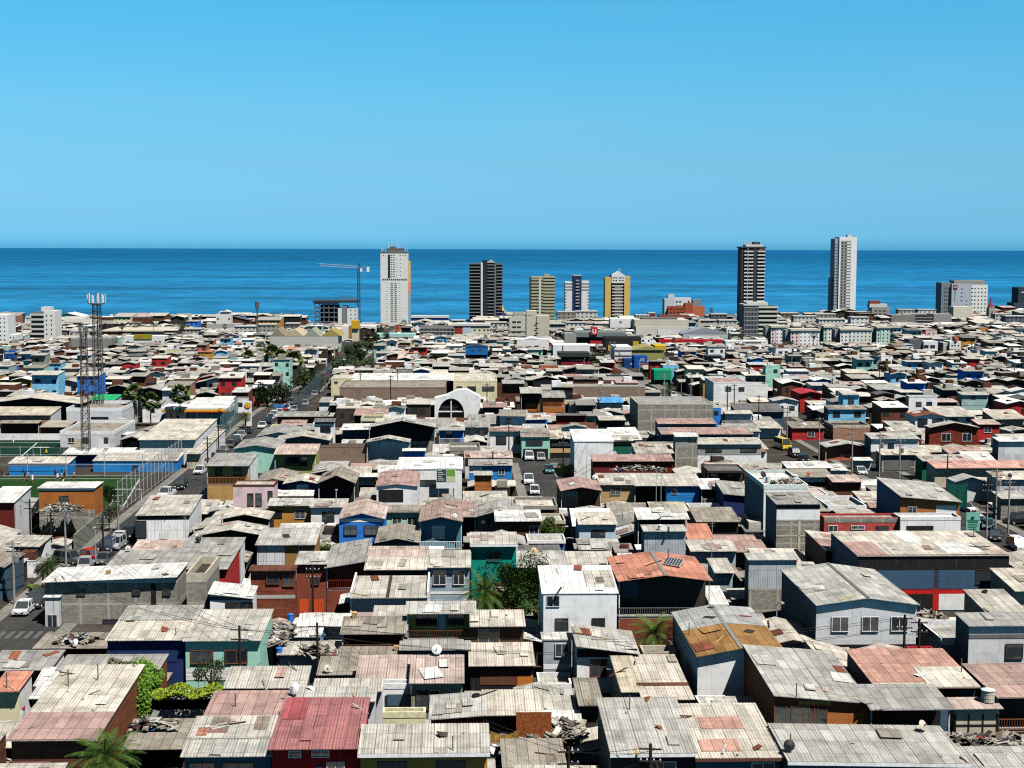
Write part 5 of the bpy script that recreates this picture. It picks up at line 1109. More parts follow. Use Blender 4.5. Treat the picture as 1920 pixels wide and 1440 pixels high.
mb = MB(); mb.box(-.9, .9, -.9, .9, H1-.1, H1+.05); mb.build('platform', 'metal', rt, 'dgrey')
for i in range(5): mb = MB(); a = i*1.256; mb.box(-.1, .1, -.15, .15, 0, 1.1, Matrix.Translation((.8*math.cos(a), .8*math.sin(a), H1)) @ Matrix.Rotation(a, 4, 'Z')); mb.build('antenna_panel', 'paint', rt, 'dgrey')
P = unproj(483, 640); s = F/proj(P)[2]; H1 = (640-566)/s; rt = empty('telecom_mast', (P.x, P.y, zg(P.y)), YAW); tag(rt, 'short distant monopole mast standing against the sea', 'telecom mast')
mb = MB(); mb.tube([(0, 0, 0), (0, 0, H1)], .7, 6, .4); mb.build('mast', 'metal', rt, 'dgrey'); mb = MB(); mb.lathe([(1.3, H1-4), (1.3, H1)], 6); mb.build('antenna_ring', 'metal', rt, 'dgrey')
P = unproj(673, 605); s = F/proj(P)[2]; rt = empty('tower_crane', (P.x, P.y, zg(P.y)), rad(8)); tag(rt, 'tower crane with long pale jib over the unfinished building', 'tower crane')
Zp = lambda py: (605-py)/s; H1 = Zp(503)
mb = MB(); lattice(mb, 0, 0, 0, H1, 2.4, 3, .18); mb.build('mast', 'metal', rt, (.10, .11, .16))
mb = MB(); jl = 72/s
n = 24
for i in range(n):
    a, b_ = -jl*i/n, -jl*(i+1)/n; za, zb_ = H1+1.0*(i/n)*2.2, H1+1.0*((i+1)/n)*2.2
    for yy in (-.7, .7):
        mb.tube([(a, yy, za), (b_, yy, zb_)], .16, 4, cap=False); mb.tube([(a, yy, za), ((a+b_)/2, 0, za+1.9)], .12, 3, cap=False); mb.tube([((a+b_)/2, 0, za+1.9), (b_, yy, zb_)], .12, 3, cap=False)
    mb.tube([((a+b_)/2, 0, za+1.9), ((3*b_-a)/2, 0, zb_+1.9)], .16, 4, cap=False)
mb.build('jib', 'metal', rt, (.42, .46, .52))
mb = MB(); mb.box(0, 19/s, -.6, .6, H1-.4, H1+.6); mb.build('counter_jib', 'metal', rt, (.3, .33, .42))
mb = MB(); mb.box(15/s, 20/s, -.9, .9, H1-3.4, H1+1.2); mb.build('counterweight', 'concrete', rt, 'wallw')
mb = MB(); mb.box(1.3, 3.4, -1.6, .2, H1-3.2, H1-.4); mb.build('cabin', 'paint', rt, 'wallw')
mb = MB(); mb.tube([(-1, 0, H1), (.6, 0, H1+5)], .3, 4); mb.tube([(1.4, 0, H1), (.6, 0, H1+5)], .3, 4); mb.build('tower_head', 'metal', rt, (.12, .12, .16))
LAND.append((P.x, P.y, rt['label'], 673))
# ---------------------------------------------------------------- in-fill houses
ROOFC = [('bone', 30, 'bone'), ('white', 17, 'white'), ('lgrey', 16, 'pale grey'), ('grey', 10, 'grey'), ('taupe', 8, 'taupe'), ('cream', 9, 'cream'), ('pink', 3, 'dusty pink'), ('dgrey', 3, 'charcoal'), ('brown', 1, 'brown'), ('salmon', 1, 'salmon'), ('blush', 3, 'blush')]
WALLC = [('wallw', 19, 'white'), ('wgrey', 10, 'pale grey'), ('dark', 20, 'dark'), ('block', 12, 'block'), ('beige', 8, 'beige'), ('brown', 8, 'brown'), ('slate', 5, 'slate'), ('ochre', 3, 'ochre'), ('mint', 3, 'mint'), ('lblue', 2, 'light blue'), ('bluef', 1.5, 'blue'), ('redb', 3, 'red'), ('ycream', 2, 'pale yellow'), ('brick', 4, 'brick'), ('terra', 1.5, 'terracotta')]
def pick(L):
    t = R_.uniform(0, sum(x[1] for x in L))
    for x in L:
        t -= x[1]
        if t <= 0: return x
    return L[0]
HALFW = 975/F
def inview(x, y, m=4): return abs(x) < y*HALFW + m
def topcheck(P2, w, d, h, y0):
    """largest allowed height so that the roof keeps off what the photo shows behind it"""
    for h_ in (h, h-.8, h-1.6, 2.6, 2.2, 1.8):
        if h_ > h+.01: continue
        a = proj((P2[0]-w/2, P2[1]+d, zg(P2[1]+d)+h_+.25)); b_ = proj((P2[0]+w/2, P2[1]+d, zg(P2[1]+d)+h_+.25)); c_ = proj((P2[0], P2[1], zg(P2[1])))
        x0, x1, yt, yb_ = min(a[0], b_[0]), max(a[0], b_[0]), min(a[1], b_[1]), c_[1]; ds = c_[2]
        ok = True
        for q_ in PROT:
            if ds < q_[4]-1 and x0 < q_[1]-1 and x1 > q_[0]+1 and yt < q_[3]-1 and yb_ > q_[2]: ok = False; break
        if ok: return h_
    return None
ND = [0, 0]; MASS = MB()
def filler(u, v, w, d, h, mass=None):
    x, y = w2(u+w/2, v)
    if not inview(x, y, 24): return False
    if mass is None and not inview(x, y, 3): mass = MASS
    b_ = (u, u+w, v, v+d)
    if occ_hit(b_, .05): return False
    h = topcheck((x, y), w, d, h, y)
    if h is None: return False
    OCC.append(b_)
    rc, wc = pick(ROOFC), pick(WALLC); typ = R_.choices('sgrf', (52, 26, 10, 12))[0]
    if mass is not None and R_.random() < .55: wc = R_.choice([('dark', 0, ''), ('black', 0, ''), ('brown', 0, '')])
    if mass is not None and v < 1040 and R_.random() < .09: h = min(9.5, h+R_.uniform(1.5, 3.2)); h = topcheck((x, y), w, d, h, y) or 2.4; wc = (R_.choice(['wallw', 'wallw', 'lblue', 'bluef', 'redb', 'mint', 'ochre', 'ycream', 'block', 'terra', 'wallw', 'tealw']), 0, '')
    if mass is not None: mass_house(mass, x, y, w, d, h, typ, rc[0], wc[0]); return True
    sc = F/y; cat = 'house' if h > 3.3 else 'shed'
    if ND[cat == 'shed'] >= (130 if cat == 'house' else 285): mass_house(MASS, x, y, w, d, h, typ, rc[0], wc[0]); return True
    ND[cat == 'shed'] += 1
    wm = {'block': 'block', 'brick': 'brick', 'brown': 'plank', 'dark': 'plank', 'wgrey': 'sheet', 'ochre': 'plank'}.get(wc[0], 'plaster')
    opt = {'s': {'s': R_.uniform(.03, .14), 'g': R_.uniform(.15, .3), 'r': .25, 'f': 0}[typ]}
    if typ == 's' and R_.random() < .35: opt['p'] = [(0, 1, 0, R_.uniform(.3, .6), R_.choice(['bone', 'taupe', 'lgrey', 'cream', 'blush']))]
    if R_.random() < .42: opt['P'] = R_.choice([1.2, 1.8, 2.4]); opt['nw'] = 1; opt['pc'] = R_.choice(['brown', 'wgrey', 'dark'])
    if typ == 'f': opt['T'] = (R_.uniform(.2, .7), R_.choice([wc[0], 'wallw', 'beige', 'block']))
    n = max(1, int(w/3)); opt['w'] = [((k+.5+R_.uniform(-.2, .2))/n, R_.uniform(.6, .9), R_.choice([.6, .8, 1.0, 1.2]), R_.choice([.6, .8, 1.0]), R_.choice(['wallw', 'dark', 'dark', 'brown'])) for k in range(n) if R_.random() < .7] if h > 3 or R_.random() < .3 else []
    rdesc = {'s': 'lean-to roof', 'g': 'gable roof', 'r': 'ridge roof', 'f': 'flat roof'}[typ]
    base = f"{wc[2]} {cat} with {rc[2]} {rdesc}"
    lab = autolabel(base, (x, y))
    yw = YAW+rad(R_.uniform(-1.2, 1.2))
    tilt = R_.uniform(-.02, .02) if typ in 'sg' else 0
    root, Z, cc = build_house((x, y), yw, w, d, h, typ, rc[0], wc[0], wm, lab, opt, sc, tilt, cat, cat, 'crowded small houses and sheds of the district')
    for ch in root.children:
        if ch.name.startswith('roof'): k = R_.uniform(.85, 1.12); ch.color = (*[min(.85, c_*k) for c_ in ch.color[:3]], 1)
    if sc > 6: ROOFS.append((root, Z, w, d, sc, lab, typ))
    return True
def mass_house(mb, x, y, w, d, h, typ, rc, wc):
    z = zg(y); k = R_.uniform(.55, 1.2); rcol = tuple(min(.85, c_*k) for c_ in col(rc)); wcol = col(wc)
    hw = w/2; z0 = z-1.2; zt = z+h
    def V(a, b_, c_): X_, Y_ = w2(0, 0); return (x+GU.x*a+GV.x*b_, y+GU.y*a+GV.y*b_, c_)
    mb.cur = wcol
    r = .12*w if typ == 'g' else 0; rb = .07*d if typ == 's' else 0
    if typ == 'g': mb.face([V(-hw, 0, z0), V(hw, 0, z0), V(hw, 0, zt), V(0, 0, zt+r), V(-hw, 0, zt)])
    else: mb.face([V(-hw, 0, z0), V(hw, 0, z0), V(hw, 0, zt), V(-hw, 0, zt)])
    mb.face([V(hw, 0, z0), V(hw, d, z0), V(hw, d, zt+rb), V(hw, 0, zt)]); mb.face([V(-hw, d, z0), V(-hw, 0, z0), V(-hw, 0, zt), V(-hw, d, zt+rb)])
    mb.cur = rcol; o = R_.uniform(.3, 1.3)
    def slab(p):
        q_ = [(a, b_, c_+.12) for a, b_, c_ in p]; mb.face(q_); mb.face(p[::-1])
        for i in range(4): mb.face([p[i], p[(i+1) % 4], q_[(i+1) % 4], q_[i]])
    if typ == 'g':
        mb_s = [V(-hw-.1, -o, zt), V(0, -o, zt+r), V(0, d, zt+r), V(-hw-.1, d, zt)]; slab(mb_s)
        slab([V(0, -o, zt+r), V(hw+.1, -o, zt), V(hw+.1, d, zt), V(0, d, zt+r)])
    elif typ == 'f':
        slab([V(-hw, 0, zt-.1), V(hw, 0, zt-.1), V(hw, d, zt-.1), V(-hw, d, zt-.1)]); mb.cur = wcol
        slab([V(-hw, -.05, zt), V(hw, -.05, zt), V(hw, .15, zt), V(-hw, .15, zt)])
    else: slab([V(-hw-.1, -o, zt), V(hw+.1, -o, zt), V(hw+.1, d, zt+rb), V(-hw-.1, d, zt+rb)])
    mb.cur = (.02, .022, .025)
    if h > 2.4:
        n = max(1, int(w/2.6))
        for i in range(n):
            a = -hw + w*(i+R_.uniform(.3, .7))/n; ww = R_.uniform(.4, .8); t = R_.uniform(.9, 1.2)
            mb.face([V(a-ww, -.04, zt-t-1.1), V(a+ww, -.04, zt-t-1.1), V(a+ww, -.04, zt-t), V(a-ww, -.04, zt-t)])
            if h > 5: mb.face([V(a-ww, -.04, zt-t-4), V(a+ww, -.04, zt-t-4), V(a+ww, -.04, zt-t-2.8), V(a-ww, -.04, zt-t-2.8)])
    if R_.random() < .5:
        mb.cur = col(R_.choice(['wallw', 'dark', 'block', 'bone', 'brown'])); a, b_ = R_.uniform(-hw+1, hw-1), R_.uniform(1, max(1.2, d-2)); s_ = R_.uniform(.4, 1.2)
        p = [V(a-s_, b_-s_, zt), V(a+s_, b_-s_, zt), V(a+s_, b_+s_, zt), V(a-s_, b_+s_, zt)]; q_ = [(c_[0], c_[1], c_[2]+R_.uniform(.9, 1.0)*s_*1.4) for c_ in p]
        mb.face(q_)
        for i in range(4): mb.face([p[i], p[(i+1) % 4], q_[(i+1) % 4], q_[i]])
NEARV = 330.0
for (px_, py_, h_, r_, x0_, x1_, y0_, y1_) in [(968, 1095, 4.6, 3.0, 920, 1015, 1046, 1138), (908, 1112, 4.2, 1.0, 865, 930, 1078, 1128), (1228, 1192, 3.2, 1.0, 1185, 1275, 1150, 1215), (196, 1405, 5.2, .6, 130, 260, 1385, 1440), (1035, 984, 3.0, 1.5, 1015, 1055, 960, 1000), (611, 1028, 2.6, .8, 600, 624, 1016, 1038), (397, 1256, 3.2, 1.0, 370, 425, 1230, 1280), (205, 925, 3, 1.0, 180, 225, 908, 960)]:
    P = unproj(px_, py_, h_); g = g2(P); OCC.append((g[0]-r_, g[0]+r_, g[1]-r_, g[1]+r_)); PROT.append((x0_, x1_, y0_, y1_, proj(P)[2]))
PROT.append((150, 262, 985, 1068, 235))
cells = []
def pass_(v0, v1, wr, dr, hf, mass=None):
    v = v0; k = 0
    while v < v1:
        dd = R_.uniform(*dr); um = v*HALFW*1.04+24; u = -um + v*math.tan(YAW)*0 - R_.uniform(0, wr[1])
        while u < um + v*.07:
            w = R_.uniform(*wr); 
            filler(u, v+R_.uniform(-.8, .8), w-.05, dd*R_.uniform(.7, .95), hf(v), mass); u += w
        v += dd; k += 1
def fill_gaps(v0, v1, wr, dr, hf, step, mass=None):
    v = v0
    while v < v1:
        um = v*HALFW*1.04+24; u = -um
        while u < um + v*.07:
            w = R_.uniform(*wr); d = R_.uniform(*dr)
            b_ = (u, u+w, v, v+d)
            if not occ_hit(b_, .05): filler(u, v, w, d, hf(v), mass)
            u += step
        v += step
hN = lambda v: R_.choice([2.4, 2.6, 2.9, 2.6]) if v < 170 else (R_.choice([2.5, 2.8, 3.0, 4.2, 5.0]) if v < 250 else R_.choice([2.6, 3.0, 3.6, 4.6, 5.4]))
pass_(100, NEARV, (4.8, 7.4), (6.5, 11), hN)
fill_gaps(104, 250, (4.0, 6.0), (4, 8), lambda v: R_.choice([2.3, 2.6]), 2.3)
fill_gaps(104, 250, (2.4, 3.6), (2.2, 4), lambda v: R_.choice([2.1, 2.4]), 1.5)
print('individual fillers', ND, 'hand', len(rows), 'vEnd')
mass = MASS
R_.seed(77)
hM = lambda v: R_.choice([2.4, 2.9, 3.6, 4.8, 5.6, 6.6]) if v < 900 else R_.choice([2.8, 3.2, 4.6, 5.6, 6.5, 8.0])
fill_gaps(250, NEARV, (4, 6.5), (5, 8), lambda v: R_.choice([2.4, 2.8, 3.2]), 3, mass)
pass_(NEARV, 700, (4.2, 7.0), (5.5, 9), hM, mass)
pass_(700, 1040, (5, 9), (8, 13), hM, mass)
v = 1040
while v < 1700:
    dd = R_.uniform(14, 26); u = -v*HALFW-50
    while u < v*HALFW+90:
        w = R_.uniform(8, 24); x, y = w2(u, v+dd)
        if y < COAST(max(-700, min(900, x)))-22: filler(u, v, w-.3, dd*.9, R_.choice([3, 3.5, 4.5, 5.5, 7, 8, 9.5, 11]), mass)
        u += w
    v += dd
fill_gaps(330, 1000, (4, 6), (5, 8), lambda v: R_.choice([2.4, 2.8, 3.4]), 6, mass)
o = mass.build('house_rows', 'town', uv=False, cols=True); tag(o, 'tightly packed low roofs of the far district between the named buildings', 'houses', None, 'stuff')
# ---------------------------------------------------------------- vegetation
def tree_mesh(seed, n, r, hc, flat=.8, leaf=.16, lumps=14):
    g = random.Random(seed); mb = MB(); cl = []
    for i in range(lumps):
        while True:
            p = Vector((g.uniform(-1, 1), g.uniform(-1, 1), g.uniform(-1, 1)))
            if p.length < 1: break
        cl.append((Vector((p.x*r*.75, p.y*r*.75, p.z*r*flat*.75+hc)), r*g.uniform(.22, .45)))
    for i in range(n):
        c_, rr = g.choice(cl); d = Vector((g.gauss(0, 1), g.gauss(0, 1), g.gauss(0, .9))).normalized(); p = c_ + d*rr*g.uniform(.55, 1.1)
        a = Vector((g.gauss(0, 1), g.gauss(0, 1), g.gauss(0, 1))).normalized(); b_ = a.orthogonal().normalized(); s_ = leaf*g.uniform(.6, 1.4)
        mb.face([p-a*s_, p+b_*s_*.5, p+a*s_, p-b_*s_*.5])
    return mb.mesh('crown', 'leaf', uv=False)
def trunk_mesh(seed, r, hc):
    g = random.Random(seed); mb = MB(); mb.tube([(0, 0, -.3), (.1, .05, hc*.5), (0, .1, hc)], .09*r+.05, 7, .05*r)
    for i in range(5):
        a = g.uniform(0, 6.28); mb.tube([(0, 0, hc*.5), (math.cos(a)*r*.35, math.sin(a)*r*.35, hc*.8), (math.cos(a)*r*.65, math.sin(a)*r*.65, hc+r*.2)], .035*r+.02, 5, .02)
    return mb.mesh('trunk', 'bark', uv=False)
def tree(P, r, hc, label, color=(.05, .09, .025), seed=0, n=2600, leaf=.16, name='tree', flat=.8, group=None):
    key = ('tree', seed, n); me = cached(key, lambda: tree_mesh(seed, n, 1.0*r, hc, flat, leaf)); tm = cached(('trunk', seed, n), lambda: trunk_mesh(seed, r, hc))
    rt = empty(name, (P.x, P.y, zg(P.y)), R_.uniform(0, 6)); tag(rt, label, name, group)
    link(tm, 'trunk', rt); link(me, 'crown', rt, color); return rt
def palm_mesh(seed, nf, L, nl, fan=False):
    g = random.Random(seed); mb = MB()
    for i in range(nf):
        az = i*2.39996+g.uniform(-.2, .2); el = rad(80 - 110*(i/nf)**.8) if not fan else rad(85-120*(i/nf)**.9); ln = L*g.uniform(.85, 1.1)
        d = Vector((math.cos(az), math.sin(az), 0)); pts = []; p = Vector((0, 0, 0)); e = el
        for k in range(9): pts.append(p.copy()); p = p + (d*math.cos(e)+Vector((0, 0, math.sin(e))))*ln/8; e -= rad(9 if not fan else 4)
        side = Vector((-d.y, d.x, 0))
        for k in range(8 if not fan else 0): mb.face([pts[k]-side*.02*L/3, pts[k+1]-side*.01, pts[k+1]+side*.01, pts[k]+side*.02*L/3])
        if fan:
            el2 = rad(85-135*(i/nf)**.85); dr = Vector((math.cos(az)*math.cos(el2), math.sin(az)*math.cos(el2), math.sin(el2))); c_ = dr*L*g.uniform(.45, .62); up = dr.cross(side).normalized()
            tw = g.uniform(-.6, .6); s2 = side*math.cos(tw)+up*math.sin(tw)
            for j in range(nl):
                a = rad(-100+200*j/(nl-1)); v_ = dr*math.cos(a)+s2*math.sin(a); q_ = c_+v_*L*.45+Vector((0, 0, -.10*L)); n_ = (dr*-math.sin(a)+s2*math.cos(a))*.06*L
                mb.face([c_, c_+(q_-c_)*.6+n_, q_, c_+(q_-c_)*.6-n_])
        else:
            for j in range(nl):
                t = .12+.86*j/(nl-1); k = min(7, int(t*8)); f = t*8-k; c_ = pts[k].lerp(pts[k+1], f); tg = (pts[k+1]-pts[k]).normalized(); ll = L*.26*math.sin(math.pi*min(1, t*.8+.16))
                for sg in (-1, 1):
                    q_ = c_ + (side*sg*.75+tg*.6+Vector((0, 0, -.25)))*ll; mb.face([c_-tg*.03*L/3, c_+tg*.035*L/3, q_])
    return mb.mesh('crown', 'leaf', uv=False)
def palm(P, h, L, label, kind=0, color=(.07, .12, .03), group=None, low=False, name='palm_tree'):
    sd = R_.randrange(3)
    me = cached(('palm', kind, sd, low), lambda: palm_mesh(sd+7, (54 if kind == 0 else 46) if not low else 22, 1.0, (26 if kind == 0 else 11) if not low else 6, kind == 1))
    def tk():
        mb = MB(); g = random.Random(sd); pts = [(0.03*math.sin(i), .03*math.cos(i*1.3), h*i/6-.3*(i == 0)) for i in range(7)]; mb.tube(pts, .26 if kind == 0 else .17, 8, .2 if kind == 0 else .12)
        if kind == 1:
            for i in range(60): a = g.uniform(0, 6.28); z = h-g.uniform(.1, 1.6); mb.face([(.15*math.cos(a), .15*math.sin(a), z), (.6*math.cos(a), .6*math.sin(a), z-.5), (.5*math.cos(a+.2), .5*math.sin(a+.2), z-1.1)])
        return mb.mesh('trunk', 'bark', uv=False)
    rt = empty(name, (P.x, P.y, zg(P.y)), R_.uniform(0, 6)); tag(rt, label, 'palm tree', group)
    link(cached(('ptk', kind, sd, round(h, 1)), tk), 'trunk', rt); c_ = link(me, 'crown', rt, color, (0, 0, h)); c_.scale = (L, L, L); return rt
PROT2 = []
palm(unproj(196, 1422, 5.0), 5.0, 3.2, 'spreading green palm at the foot of the cream and pink roof house', 0, (.055, .11, .02))
palm(unproj(1228, 1192, 3.2), 3.2, 3.5, 'upright palm rising before the salmon gable house', 0, (.075, .125, .025))
palm(unproj(908, 1112, 4.2), 4.2, 3.3, 'dark arching palm beside the leafy tree', 0, (.055, .11, .02))
palm(unproj(90, 1062, 3.4), 3.4, 1.9, 'small dark palm by the parked cars', 0, (.04, .07, .02))
tree(unproj(966, 1092, 5.0), 4.9, 5.0, 'big leafy green tree beside the white three level house', (.05, .095, .02), 1, 12000, .15)
tree(unproj(975, 1140, 2.8), 3.2, 2.6, 'dense dark tree below the big leafy one', (.03, .07, .015), 2, 3000, .14)
tree(unproj(882, 1165, 3.0), 1.3, 3.0, 'thin bush at the yellow house balcony', (.035, .06, .015), 3, 1300, .10)
tree(unproj(1035, 984, 3.0), 1.9, 2.8, 'round dark green tree by the black brown timber house', (.05, .085, .015), 4, 2300, .13)
tree(unproj(611, 1028, 2.6), 1.3, 2.4, 'small olive tree behind the slanting grey roof', (.06, .09, .02), 5, 1300, .12)
tree(unproj(397, 1256, 3.2), 1.9, 3.0, 'sparse dark bush before the mint house', (.025, .045, .015), 6, 1700, .09, name='bush')
tree(unproj(205, 925, 3.0), 1.7, 3.0, 'scrubby tree beside the orange wooden house', (.05, .08, .02), 7, 1500, .13)
tree(unproj(205, 955, 3.5), 1.4, 3.2, 'bare looking tree among the street wires', (.06, .06, .03), 8, 900, .11)
tree(unproj(62, 1093, 1.6), .8, 1.2, 'yellowish green shrub by the pavement', (.14, .20, .03), 9, 700, .10, name='bush')
tree(unproj(1062, 880, 1.8), 2.2, 1.8, 'dark hedge of shrubs where the side street bends', (.03, .06, .015), 10, 1800, .14, name='bush')
tree(unproj(80, 1065, 2.6), 1.2, 2.4, 'brown leaved tree at the street corner', (.07, .05, .03), 12, 900, .11)
# creeper on roofs
def creeper(px, label, h, wh, seed, n, color):
    P = unproj(*px, h); g = random.Random(seed); mb = MB()
    for i in range(n):
        t = g.random(); a = g.uniform(0, 6.28); rr = math.sqrt(g.random())
        x, y = math.cos(a)*rr*wh[0], math.sin(a)*rr*wh[1]; z = g.uniform(-wh[2], wh[2])*math.sqrt(max(0, 1-rr*rr)) + .25*math.sin(x*2.1+seed)+.2*math.sin(y*3)
        a = Vector((g.gauss(0, 1), g.gauss(0, 1), g.gauss(0, .6))).normalized(); b_ = a.orthogonal().normalized(); s_ = .11*g.uniform(.6, 1.4); p = Vector((x, y, z))
        mb.face([p-a*s_, p+b_*s_*.7, p+a*s_, p-b_*s_*.7])
    o = mb.build('creeper', 'leaf', uv=False, color=color); o.location = P; tag(o, label, 'creeper')
creeper((255, 1268), 'thick bright green creeper climbing over the cream and pink roof', 4.6, (2.4, 2.6, 1.2), 1, 5200, (.10, .22, .02))
creeper((262, 1318), 'hanging end of the green creeper beside the slatted flank', 3.2, (.9, .9, 2.0), 2, 1500, (.09, .20, .02))
creeper((350, 1297), 'long low yellow green creeper on the tin shelter', 3.6, (3.9, 1.1, .25), 3, 3800, (.20, .28, .02))
creeper((222, 1248), 'grey dry end of the creeper above the cream roof', 5.4, (1.0, 1.0, .5), 4, 900, (.14, .15, .11))
for i, (px, py, h, L, k) in enumerate([(251, 735, 7.6, 2.5, 1), (282, 752, 6.0, 2.7, 1), (337, 738, 7.6, 2.8, 1), (490, 652, 8, 3.6, 1), (512, 660, 8, 3.6, 1), (527, 668, 7, 3.4, 1), (551, 674, 8, 4.0, 1), (556, 690, 4.5, 2.0, 1), (466, 666, 7, 2.6, 1), (395, 682, 4, 3.6, 0), (412, 684, 4, 3.6, 0), (383, 686, 3.5, 2.2, 0), (826, 668, 5, 2.4, 0), (757, 606, 9, 3.0, 1), (863, 640, 5.5, 2.2, 1), (911, 636, 6, 2.4, 1), (928, 616, 7, 2.4, 1), (1392, 628, 7, 2.4, 1), (1263, 640, 6, 2.2, 1), (1290, 648, 5, 2, 1), (1526, 628, 8, 2.4, 1), (1655, 686, 7, 2.2, 1), (1632, 700, 5, 1.8, 1), (1672, 642, 5, 2, 0), (1600, 642, 4, 2, 0), (1580, 645, 4, 2, 0),
    (229, 611, 8, 2.8, 1), (255, 611, 7, 3.0, 1), (262, 613, 6, 2.8, 1), (288, 604, 11, 3.0, 1), (343, 611, 9, 2.6, 1), (422, 612, 6, 2.4, 1), (1333, 580, 9, 2.6, 1), (1335, 584, 7, 2.4, 1), (217, 641, 5, 2.2, 0), (152, 610, 8, 2.2, 1), (1800, 632, 5, 2, 1), (430, 640, 5, 2.4, 1), (573, 700, 4, 2.6, 0), (1700, 690, 4, 1.8, 0), (460, 780, 4, 1.8, 0), (1255, 728, 3.5, 1.8, 0)]):
    P = unproj(px, py, h)
    palm(P, h, L, autolabel('fan palm' if k else 'feathery palm', P), k, (.095, .125, .035) if i < 12 else (.05, .075, .028), 'palm trees over the roofs', low=F/P.y < 5)
for i, (px, py, h, r) in enumerate([(655, 682, 3, 5), (668, 668, 4, 5), (690, 684, 3, 4.5), (705, 690, 3, 4), (762, 682, 3, 4.5), (785, 676, 3.5, 4.5), (806, 684, 3, 4), (690, 640, 5, 5), (703, 622, 6, 5), (712, 606, 7, 5), (690, 612, 6, 5), (640, 690, 3, 4), (1812, 632, 4, 4), (925, 664, 3, 3.5), (1480, 652, 3, 2.6), (1680, 648, 3, 3), (1778, 646, 3, 3), (530, 735, 3, 2.6), (1795, 702, 3, 4), (1806, 706, 3, 4), (1120, 666, 4, 4), (1858, 596, 5, 5), (1868, 580, 7, 4), (1890, 583, 6, 5), (500, 742, 3, 3), (575, 720, 3, 2.5), (1820, 612, 4, 3), (1383, 632, 5, 4)]):
    P = unproj(px, py, h)
    tree(P, r, h, autolabel('dark bushy tree', P), (.028, .05, .018), 20+i % 5, 700, .45, group='dark trees among the far roofs')
for i in range(13):
    v = 450+i*50+R_.uniform(-8, 8); x, y = w2(SU+R_.choice([-4.6, 4.6, 4.2])+R_.uniform(-.6, .6), v); P = Vector((x, y, 0)); r = R_.uniform(2.2, 3.6)
    tree(P, r, 3.6, autolabel('dark avenue tree', P), (.025, .045, .016), 30+i % 4, 600, .4, group='dark trees lining the avenue')
# ---------------------------------------------------------------- vehicles
def car_parts(kind):
    L, W, H_ = {'hatch': (3.9, 1.68, 1.48), 'sedan': (4.4, 1.74, 1.45), 'suv': (4.5, 1.82, 1.72), 'pickup': (5.1, 1.82, 1.75), 'van': (5.4, 2.0, 2.35)}[kind]
    # side profile, y forward (front = -L/2 faces the viewer when heading is 0)
    hb = H_*.55
    f, r = -L/2, L/2
    low = [(f+.02, .32), (f, .55), (f+.06, hb*.86), (f+.95, hb), (r-(.75 if kind == 'sedan' else .12), hb+.03), (r-.03, hb*.95), (r, .55), (r-.05, .32)]
    cab = {'hatch': [(f+.85, hb), (f+1.55, H_), (r-.75, H_-.02), (r-.08, hb)], 'sedan': [(f+1.0, hb), (f+1.75, H_), (r-1.55, H_-.02), (r-.6, hb)], 'suv': [(f+1.05, hb), (f+1.65, H_), (r-.45, H_-.03), (r-.1, hb)],
           'pickup': [(f+1.2, hb), (f+1.8, H_), (f+3.1, H_-.02), (f+3.4, hb)], 'van': [(f+.25, hb), (f+.95, H_), (r-.1, H_), (r-.02, hb)]}[kind]
    def loft(prof, w0, w1, z0, z1, mb):
        n = len(prof); ws = [w0+(w1-w0)*max(0, min(1, (z-z0)/(z1-z0))) for _, z in prof]
        a = [(-ws[i], prof[i][0], prof[i][1]) for i in range(n)]; b_ = [(ws[i], prof[i][0], prof[i][1]) for i in range(n)]
        mb.face(a[::-1] if False else a); mb.face(b_[::-1])
        for i in range(n): j = (i+1) % n; mb.face([a[j], a[i], b_[i], b_[j]])
    body = MB(); loft(low, W/2, W/2*.97, .3, hb, body)
    if kind == 'pickup': body.box(-W/2*.93, W/2*.93, r-1.85, r-.08, hb+.028, hb+.03)
    roof = MB(); y0, y1 = cab[1][0], cab[2][0]; wr = W/2*.80
    roof.box(-wr, wr, y0+.02, y1-.02, H_-.05, H_+.02)
    for yb_, zb_, yt, zt in ((cab[0][0], hb, y0, H_), (cab[3][0], hb, y1, H_), ((cab[0][0]+cab[3][0])/2, hb, (y0+y1)/2, H_)):
        for sg in (-1, 1): roof.tube([(sg*W/2*.94, yb_, zb_), (sg*wr*1.005, yt, zt-.02)], .045, 4)
    gl = MB(); loft(cab, W/2*.93, wr*.985, hb, H_, gl)
    wh = MB(); wh.lathe([(.10, -.11), (.31, -.11), (.32, -.06), (.32, .09), (.29, .11), (.2, .10)], 14)
    rim = MB(); rim.lathe([(.19, .09), (.18, .12), (.03, .115)], 10)
    hl = MB(); hl.box(-.17, .17, -.05, .02, -.08, .08)
    bump = MB(); bump.box(-W/2*.55, W/2*.55, f-.02, f+.03, .42, .56)
    plate = MB(); plate.box(-.2, .2, f-.035, f-.02, .44, .54)
    return dict(body=body.mesh('body', 'car_paint', uv=False), roof=roof.mesh('roof', 'car_paint', uv=False), glass=gl.mesh('window', 'glass', uv=False), wheel=wh.mesh('tyre', 'rubber', uv=False, smooth=True), rim=rim.mesh('rim', 'metal', uv=False),
                head=hl.mesh('headlight', 'paint', uv=False), bump=bump.mesh('grille', 'rubber', uv=False), plate=plate.mesh('number_plate', 'paint', uv=False), dim=(L, W, H_))
CC = dict(white=(.75, .76, .77), black=(.015, .015, .018), navy=(.02, .03, .07), silver=(.42, .43, .44), red=(.55, .01, .01), grey=(.12, .12, .13), olive=(.045, .05, .045), yellow=(.75, .50, .02), teal=(.05, .22, .24))
